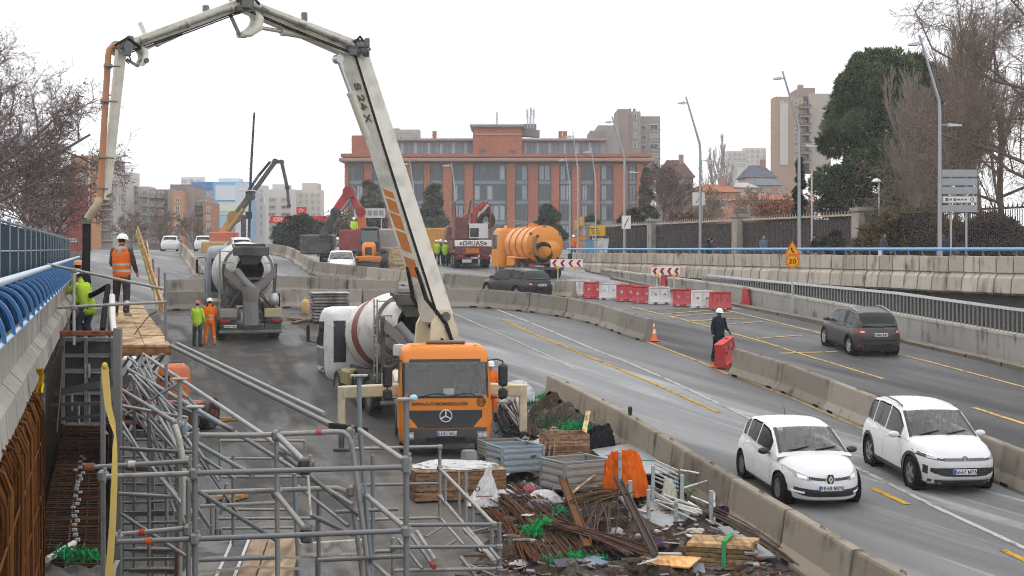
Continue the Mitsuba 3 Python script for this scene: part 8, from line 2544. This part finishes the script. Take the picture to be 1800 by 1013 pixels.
def cloth(label, name, cat, c0, sx, sy, h, color, seed, cone_=0.0, n=26, m='matte', base=None, rz=0):
    """A crumpled sheet or a filled sack: a bumpy dome whose folds come from ridged noise."""
    t = Thing(name, label, cat, None, mat(c0, rz))
    u, v = np.meshgrid(np.linspace(0, 1, n), np.linspace(0, 2 * math.pi, n * 2 + 1), indexing='ij')
    q = np.stack([np.cos(v) * u * 2.2, np.sin(v) * u * 2.2, u * 2 + seed], -1)
    w = 1.6 * np.abs(meshkit.fbm(q * 2.3, 5, seed) - .5) * 2
    crease = meshkit.fbm(np.stack([np.cos(v) * 3.2, np.sin(v) * 3.2, 0 * v + seed + u * .7], -1), 3, seed)
    rad = (1 - .22 * w) * (.78 + .44 * crease)
    prof = (1 - u ** 3.4) if not cone_ else (1 - u) ** cone_
    X_, Y_ = np.cos(v) * u * sx / 2 * rad, np.sin(v) * u * sy / 2 * rad
    Z_ = prof * h * (1 - .34 * w) * (.8 + .4 * meshkit.noise(np.stack([X_ * 2.2, Y_ * 2.2, 0 * X_ + seed], -1))) + .02
    X_ = X_ + .18 * Z_ * math.sin(seed * 2.4)
    g = patch(np.stack([X_, Y_, Z_], -1))
    t.add('', g if g[2][:, 2].mean() > 0 else (g[0], g[1][:, ::-1], -g[2]), m, color)
    return t


s_ = cloth('tall white woven sack with a pointed top and faint print beside the timber box', 'sack', 'sack', gp(850, 890), .85, .7, .95, (.62, .62, .63), 3, 1.15)
k = s_.add('print_band', mv(box((0, -.30, .25), (.34, .01, .022)), 0, 0, 0, rz=4), 'matte', (.35, .12, .14))
s_.add('print_mark', mv(xf(FRONT, torus(.045, .012, 12, 4)), -.12, -.27, .40), 'matte', (.12, .13, .16))
cloth('bright orange crumpled sack standing between grey crate and stillage posts', 'sack', 'sack', on_heap(1102, 890), 1.0, .85, .98, (.66, .13, .015), 5, 0, 60)
cloth('black plastic sack slumped behind the wooden crate', 'sack', 'sack', on_heap(1050, 800), .9, .8, .5, (.018, .018, .022), 6)
cloth('second black sack against the barrier under the brown rope pile', 'sack', 'sack', on_heap(1082, 775), .7, .6, .55, (.03, .026, .03), 7)
cloth('white plastic sheet lying on the lid of the timber box', 'plastic_sheet', 'sheet', gp(800, 872) + [0, 0, .63], 1.9, 1.2, .12, (.58, .58, .57), 8)
cloth('white torn plastic sheet in front of the blue grey crate', 'plastic_sheet', 'sheet', on_heap(905, 880), 1.3, .6, .16, (.55, .54, .55), 9)
cloth('white crumpled sheet left of the rusty steel channel', 'plastic_sheet', 'sheet', on_heap(958, 892), .8, .7, .25, (.6, .6, .62), 10)
cloth('white tarpaulin bundle hanging beside the pump truck outrigger', 'tarpaulin', 'sheet', on_heap(905, 712, .1), 1.3, .8, .55, (.62, .63, .65), 11)
cloth('grey blue crumpled sheet below the white sheet by the channel', 'plastic_sheet', 'sheet', on_heap(950, 908), .7, .5, .2, (.2, .22, .25), 12)
cloth('pinkish red rag among white sheets below the crates', 'rag', 'rag', on_heap(930, 882), .35, .3, .14, (.4, .1, .14), 13)
cloth('heap of brown rope and sacking on the barrier side of the black sack', 'sacking', 'sacking', on_heap(1062, 770, .3), .7, .4, .25, (.22, .17, .14), 14)
cloth('dark purple hose heap at the foot of the barrier beyond the stillage', 'hose_heap', 'hose', on_heap(1278, 918), 1.0, .6, .3, (.05, .022, .05), 15)
cloth('black sheet crumpled at the bottom of the debris near the girder', 'plastic_sheet', 'sheet', on_heap(1090, 990), 1.3, .8, .16, (.02, .02, .022), 16)
cloth('pale canister like sack inside the stillage', 'sack', 'sack', on_heap(1176, 905, .2), .35, .3, .4, (.5, .5, .42), 17)
r = rnd(123)
for i, (px, py, c, nm) in enumerate(((940, 903, (.5, .49, .48), 'white'), (893, 958, (.42, .40, .37), 'dirty cream'), (1040, 965, (.5, .46, .42), 'pale rose'), (1085, 948, (.45, .44, .42), 'light grey'), (915, 1000, (.55, .54, .52), 'chalk white'), (1132, 955, (.08, .04, .09), 'violet'), (1226, 960, (.5, .47, .42), 'ivory'), (1245, 905, (.1, .05, .1), 'plum coloured'), (1155, 975, (.10, .05, .11), 'dark mauve'), (980, 805, (.3, .29, .27), 'ash grey'))):
    cloth(nm + ' scrap of crumpled film among the debris', 'film_scrap', 'scrap', on_heap(px, py), .28 + .3 * r.random(), .25, .10, c, 30 + i, 0, 14)
t = Thing('bucket', 'grey upturned bucket on the plastic sheet of the timber box', 'bucket', None, mat(gp(824, 872) + [0, .2, .72], 0))
t.add('', lathe([(0, .24), (.15, .24), (.165, .22), (.19, 0), (.18, 0)], 18), 'plastic', (.15, .15, .155))
net('bright green net heaped on the brown pile against the barrier', [on_heap(x, y, .55) for x, y in ((1012, 790), (1030, 795), (1022, 800), (1006, 798))], (.02, .24, .085), 71, 130, .17, .15)
net('dull green net strips spread over brown soil behind the outrigger leg', [on_heap(x, y, .2) for x, y in ((960, 750), (980, 755), (995, 762), (970, 765), (952, 735))], (.02, .13, .06), 72, 120, .22, .15)
net('small green net caught behind the top of the outrigger leg', [on_heap(x, y, .35) for x, y in ((952, 715), (960, 712))], GREEN, 73, 40, .10, .12)
net('green net scrap under the blue sheet by the grey board', [on_heap(x, y, .2) for x, y in ((1205, 868), (1225, 876), (1240, 880))], GREEN, 74, 50, .14, .13)
net('vivid green net twist among the rusty bars', [on_heap(x, y, .15) for x, y in ((928, 975), (938, 970), (948, 966), (958, 962))], (.025, .32, .09), 75, 60, .06, .12)
net('second vivid green net twist at the bottom of the rusty bars', [on_heap(x, y, .12) for x, y in ((1000, 1008), (1012, 1003))], (.025, .32, .09), 76, 40, .07, .11)
net('pale green net scraps under the steel channel', [on_heap(x, y, .1) for x, y in ((1060, 1005), (975, 1010), (985, 935))], (.03, .2, .1), 77, 60, .14, .09)
net('dark teal net by the truck bumper', [on_heap(x, y, .12) for x, y in ((885, 765), (895, 768))], (.03, .16, .10), 78, 30, .1, .12)
t = Thing('metal_sheet', 'large grey flat board lying tilted over the heap behind the orange sack', 'sheet')
c4 = [on_heap(1036, 836, .62), on_heap(1118, 812, .60), on_heap(1194, 868, .52), on_heap(1075, 872, .50)]
c4 = [at(1040, 790, 37.2), at(1112, 779, 38.2), at(1190, 830, 33.6), at(1095, 834, 33.4)]
t.add('', hexa([c4[3] - [0, 0, .03], c4[3], c4[2] - [0, 0, .03], c4[2], c4[0] - [0, 0, .03], c4[0], c4[1] - [0, 0, .03], c4[1]]), 'metal', (.36, .38, .40))
for p in c4[:1] + c4[2:]:
    t.add('prop', bar([p[0], p[1], float(zg(p[0], p[1])) - .05], p - [0, 0, .03], .08), 'wood', (.2, .15, .1))
t.add('green_strap', patch(np.array([[c4[0] * (1 - u) * .6 + c4[3] * (1 - u) * .4 + (c4[1] * .35 + c4[2] * .65) * u + [0, s * .05, .012] for s in (-1, 1)] for u in np.linspace(.0, 1, 8)]), .004), 'matte', (.06, .30, .2))
t = Thing('blue_sheet', 'small blue plastic sheet beyond the corner of the grey board', 'sheet')
g = np.array([[on_heap(1186 + 24 * u, 866 - 14 * u + 6 * v, .3 + .05 * math.sin(7 * u + 5 * v)) for v in np.linspace(0, 1, 5)] for u in np.linspace(0, 1, 8)])
t.add('', patch(g, .01), 'plastic', (.08, .18, .38))
# grey stillage racks with posts
t = Thing('stillage', 'galvanised post rack holding loose scaffold tubes right of the orange sack', 'rack')
for px, y0, y1 in ((1090, 810, 898), (1108, 850, 918), (1148, 832, 905), (1140, 865, 925), (1170, 848, 900), (1188, 885, 950), (1250, 865, 928), (1199, 865, 920)):
    b = on_heap(px, y1)
    s = FOC / b[1]
    t.add('post', box((b[0], b[1], b[2] + (y1 - y0) / s / 2), (.075, .075, (y1 - y0) / s), .008), 'steel', (.36, .40, .42))
for a, b, w in (((1088, 893), (1150, 890), .08), ((1108, 912), (1140, 922), .08), ((1090, 898), (1108, 915), .08), ((1150, 898), (1200, 925), .05), ((1152, 842), (1175, 842), .05)):
    t.add('base_rail', bar(on_heap(*a, .15), on_heap(*b, .15), w, w), 'steel', (.45, .46, .46))
t.add('bed_plate', hexa([on_heap(x, y, z) for x, y in ((1112, 920), (1150, 900), (1188, 948), (1215, 925)) for z in (.05, .10)]), 'steel', (.28, .29, .30))
r = rnd(33)
for k in range(11):
    a, b = (1150 + r.random() * 18, 898 + r.random() * 16), (1218 + r.random() * 18, 925 + r.random() * 18)
    t.add('tube', tube(on_heap(*a, .22 + .12 * r.random()), on_heap(*b, .22 + .1 * r.random()), .024, 8), 'steel', np.array([.52, .52, .50]) * (.7 + .4 * r.random()))
for z in range(6):
    t.add('lattice_bar', bar(on_heap(1150, 868, .25 + z * .09), on_heap(1192, 884, .25 + z * .085), .025, .03), 'steel', (.5, .51, .5))
t = Thing('tube_fan', 'small bunch of bright steel pins standing in the debris below the large crate', 'bundle of pins')
for i in range(7):
    t.add('pin', tube(on_heap(1003 + 2 * i, 934, .02), on_heap(1006 + 5.5 * i, 912 - (3 - abs(i - 3)), .34), .014, 6), 'metal', (.55, .57, .6))
t = Thing('gate', 'white tube gate frame leaning at the barrier end of the rack', 'gate')
for a, b in (((1196, 875, .62), (1256, 886, .62)), ((1256, 930, .02), (1256, 886, .62)), ((1200, 898, .4), (1255, 890, .6)), ((1215, 905, .3), (1252, 912, .3)), ((1210, 912, .15), (1250, 922, .15)), ((1266, 925, .0), (1270, 892, .35))):
    t.add('tube', tube(on_heap(*a), on_heap(*b), .024, 8), 'steel', (.60, .60, .59))
t = Thing('scaffold_tube', 'white scaffold tube lying on the asphalt below the rack', 'tube')
t.add('', tube(on_heap(1155, 945, .06), on_heap(1216, 968, .06), .028, 10), 'steel', (.6, .58, .54))
t.add('end_cap', tube(on_heap(1153, 944, .06), on_heap(1158, 946, .06), .045, 10), 'steel', (.55, .53, .5))
t = Thing('scaffold_tube', 'long grey tube lying along the foot of the barrier by the planks', 'tube')
t.add('', tube(on_heap(1252, 932, .08), on_heap(1355, 980, .1), .026, 10), 'steel', GAL2)
# planks and timber packs at the bottom
t = Thing('timber_pack', 'pack of brown timber boards bound with a green strap at the bottom of the debris', 'pack', None, mat(on_heap(1270, 995), -18))
for k in range(5):
    for j in range(3):
        t.add('board', box((0, -.28 + j * .28, .05 + k * .085), (1.15 + .05 * rnd(k + j).normal(), .26, .075), .006), 'wood', np.array([.40, .27, .15]) * (.6 + .6 * rnd(k * 3 + j + 2).random()) * (1 if k == 4 else .6))
t.add('strap', join(box((.1, -.43, .24), (.08, .012, .48)), box((.1, 0, .482), (.08, .86, .012))), 'matte', (.05, .32, .12))
t = Thing('plywood', 'orange brown plywood sheet lying at the bottom edge of the debris', 'board', None, mat(on_heap(1185, 1012, .12), -20))
t.add('', box((0, 0, 0), (.75, .9, .03), .004), 'wood', (.58, .32, .14))
for i, (a, b, c) in enumerate((((1285, 960), (1340, 1000), (.30, .31, .32)), ((1300, 955), (1352, 992), (.34, .35, .36)), ((1272, 968), (1322, 1010), (.25, .26, .27)))):
    t = Thing('plank', ('middle', 'right', 'left')[i] + ' one of three grey scaffold planks lying beside the barrier foot', 'plank')
    t.add('', bar(on_heap(*a, .12 + .02 * i), on_heap(*b, .12 + .02 * i), .24, .045, .004), 'concrete', c)
t = Thing('timber', 'long squared timber running along the near barrier at its foot', 'plank')
t.add('', bar(gp(1345, 952) + [0, 0, .1], gp(1445, 1020) + [0, 0, .12], .14, .12, .008), 'wood', (.45, .32, .18))
for i, (a, b, c) in enumerate((((990, 908, .3), (1062, 868, .5), (.42, .30, .18)), ((1005, 885, .3), (1050, 905, .28), (.3, .24, .22)), ((1040, 880, .3), (1075, 876, .3), (.42, .25, .10)))):
    t = Thing('plank', ('thin lath slanting up to the large grey crate', 'greyish lath crossing the thin one below the large crate', 'short ochre board beneath the corner of the large crate')[i], 'plank')
    t.add('', bar(on_heap(*a), on_heap(*b), .06, .03), 'wood', c)
for i, pts in enumerate((((880, 700), (878, 740), (900, 775), (928, 790)), ((890, 705), (890, 745), (915, 775), (935, 785)), ((872, 700), (868, 735), (885, 770), (915, 795)))):
    t = Thing('rubber_hose', ('middle', 'right', 'left')[i] + ' one of three black hoses curving down beside the pump truck cab', 'hose', 'hoses by the cab')
    t.add('', sweep([on_heap(x, y, .35 - .08 * k) for k, (x, y) in enumerate(pts)], .04, 7), 'matte', (.03, .03, .032))
r = rnd(55)
t = Thing('pipe_pile', 'pile of grey tubes and profiles behind the right outrigger leg', 'pile')
for k in range(16):
    a, b = (885 + r.random() * 25, 712 + r.random() * 14), (915 + r.random() * 22, 770 + r.random() * 18)
    t.add('tube', tube(on_heap(*a, .15 + .3 * r.random()), on_heap(*b, .08 + .2 * r.random()), .03, 7), 'steel', np.array([.40, .41, .43]) * (.5 + .7 * r.random()))
t = Thing('warning_lamp', 'small black lamp standing on the near barrier top above the grey board', 'lamp')
p = near_p = np.array([float(xbar(38.6)), 38.6, 0])
p[2] = float(zg(p[0], p[1])) + .86
t.add('body', box((p[0], p[1], p[2] + .13), (.10, .10, .2), .02), 'plastic', (.012, .012, .013))
t.add('foot', tube(p, p + [0, 0, .04], .04, 8), 'plastic', (.02, .02, .02))
t = Thing('soil_bank', 'dark brown soil bank under the green nets against the barrier', kind='stuff')
g = []
for x, y, s in ((985, 748, .8), (1000, 757, .7), (965, 738, .7), (1015, 772, .6)):
    u, v = np.meshgrid(np.linspace(0, 1, 10), np.linspace(0, 2 * math.pi, 21), indexing='ij')
    w = meshkit.fbm(np.stack([np.cos(v) * u * 3, np.sin(v) * u * 3, u * 0 + x], -1), 3, 4)
    p = gp(x, y)
    g.append(patch(np.stack([p[0] + np.cos(v) * u * s, p[1] + np.sin(v) * u * s * .8, p[2] - .02 + (1 - u ** 1.6) * .75 * (.4 + w)], -1)))
t.add('', join(g), 'heap')

# ================================================================ air: a thin winter haze round everything
scene['haze_air'] = {'type': 'homogeneous', 'albedo': {'type': 'rgb', 'value': [0.95, 0.955, 0.96]}, 'sigma_t': 0.00045}
Thing('haze', kind='stuff')
scene['haze'] = {'type': 'cube', 'to_world': mi.ScalarTransform4f().translate([0, 600, 30]).scale([1600, 1000, 42]), 'bsdf': {'type': 'null'}, 'interior': ref('haze_air')}
scene['camera']['medium'] = ref('haze_air')
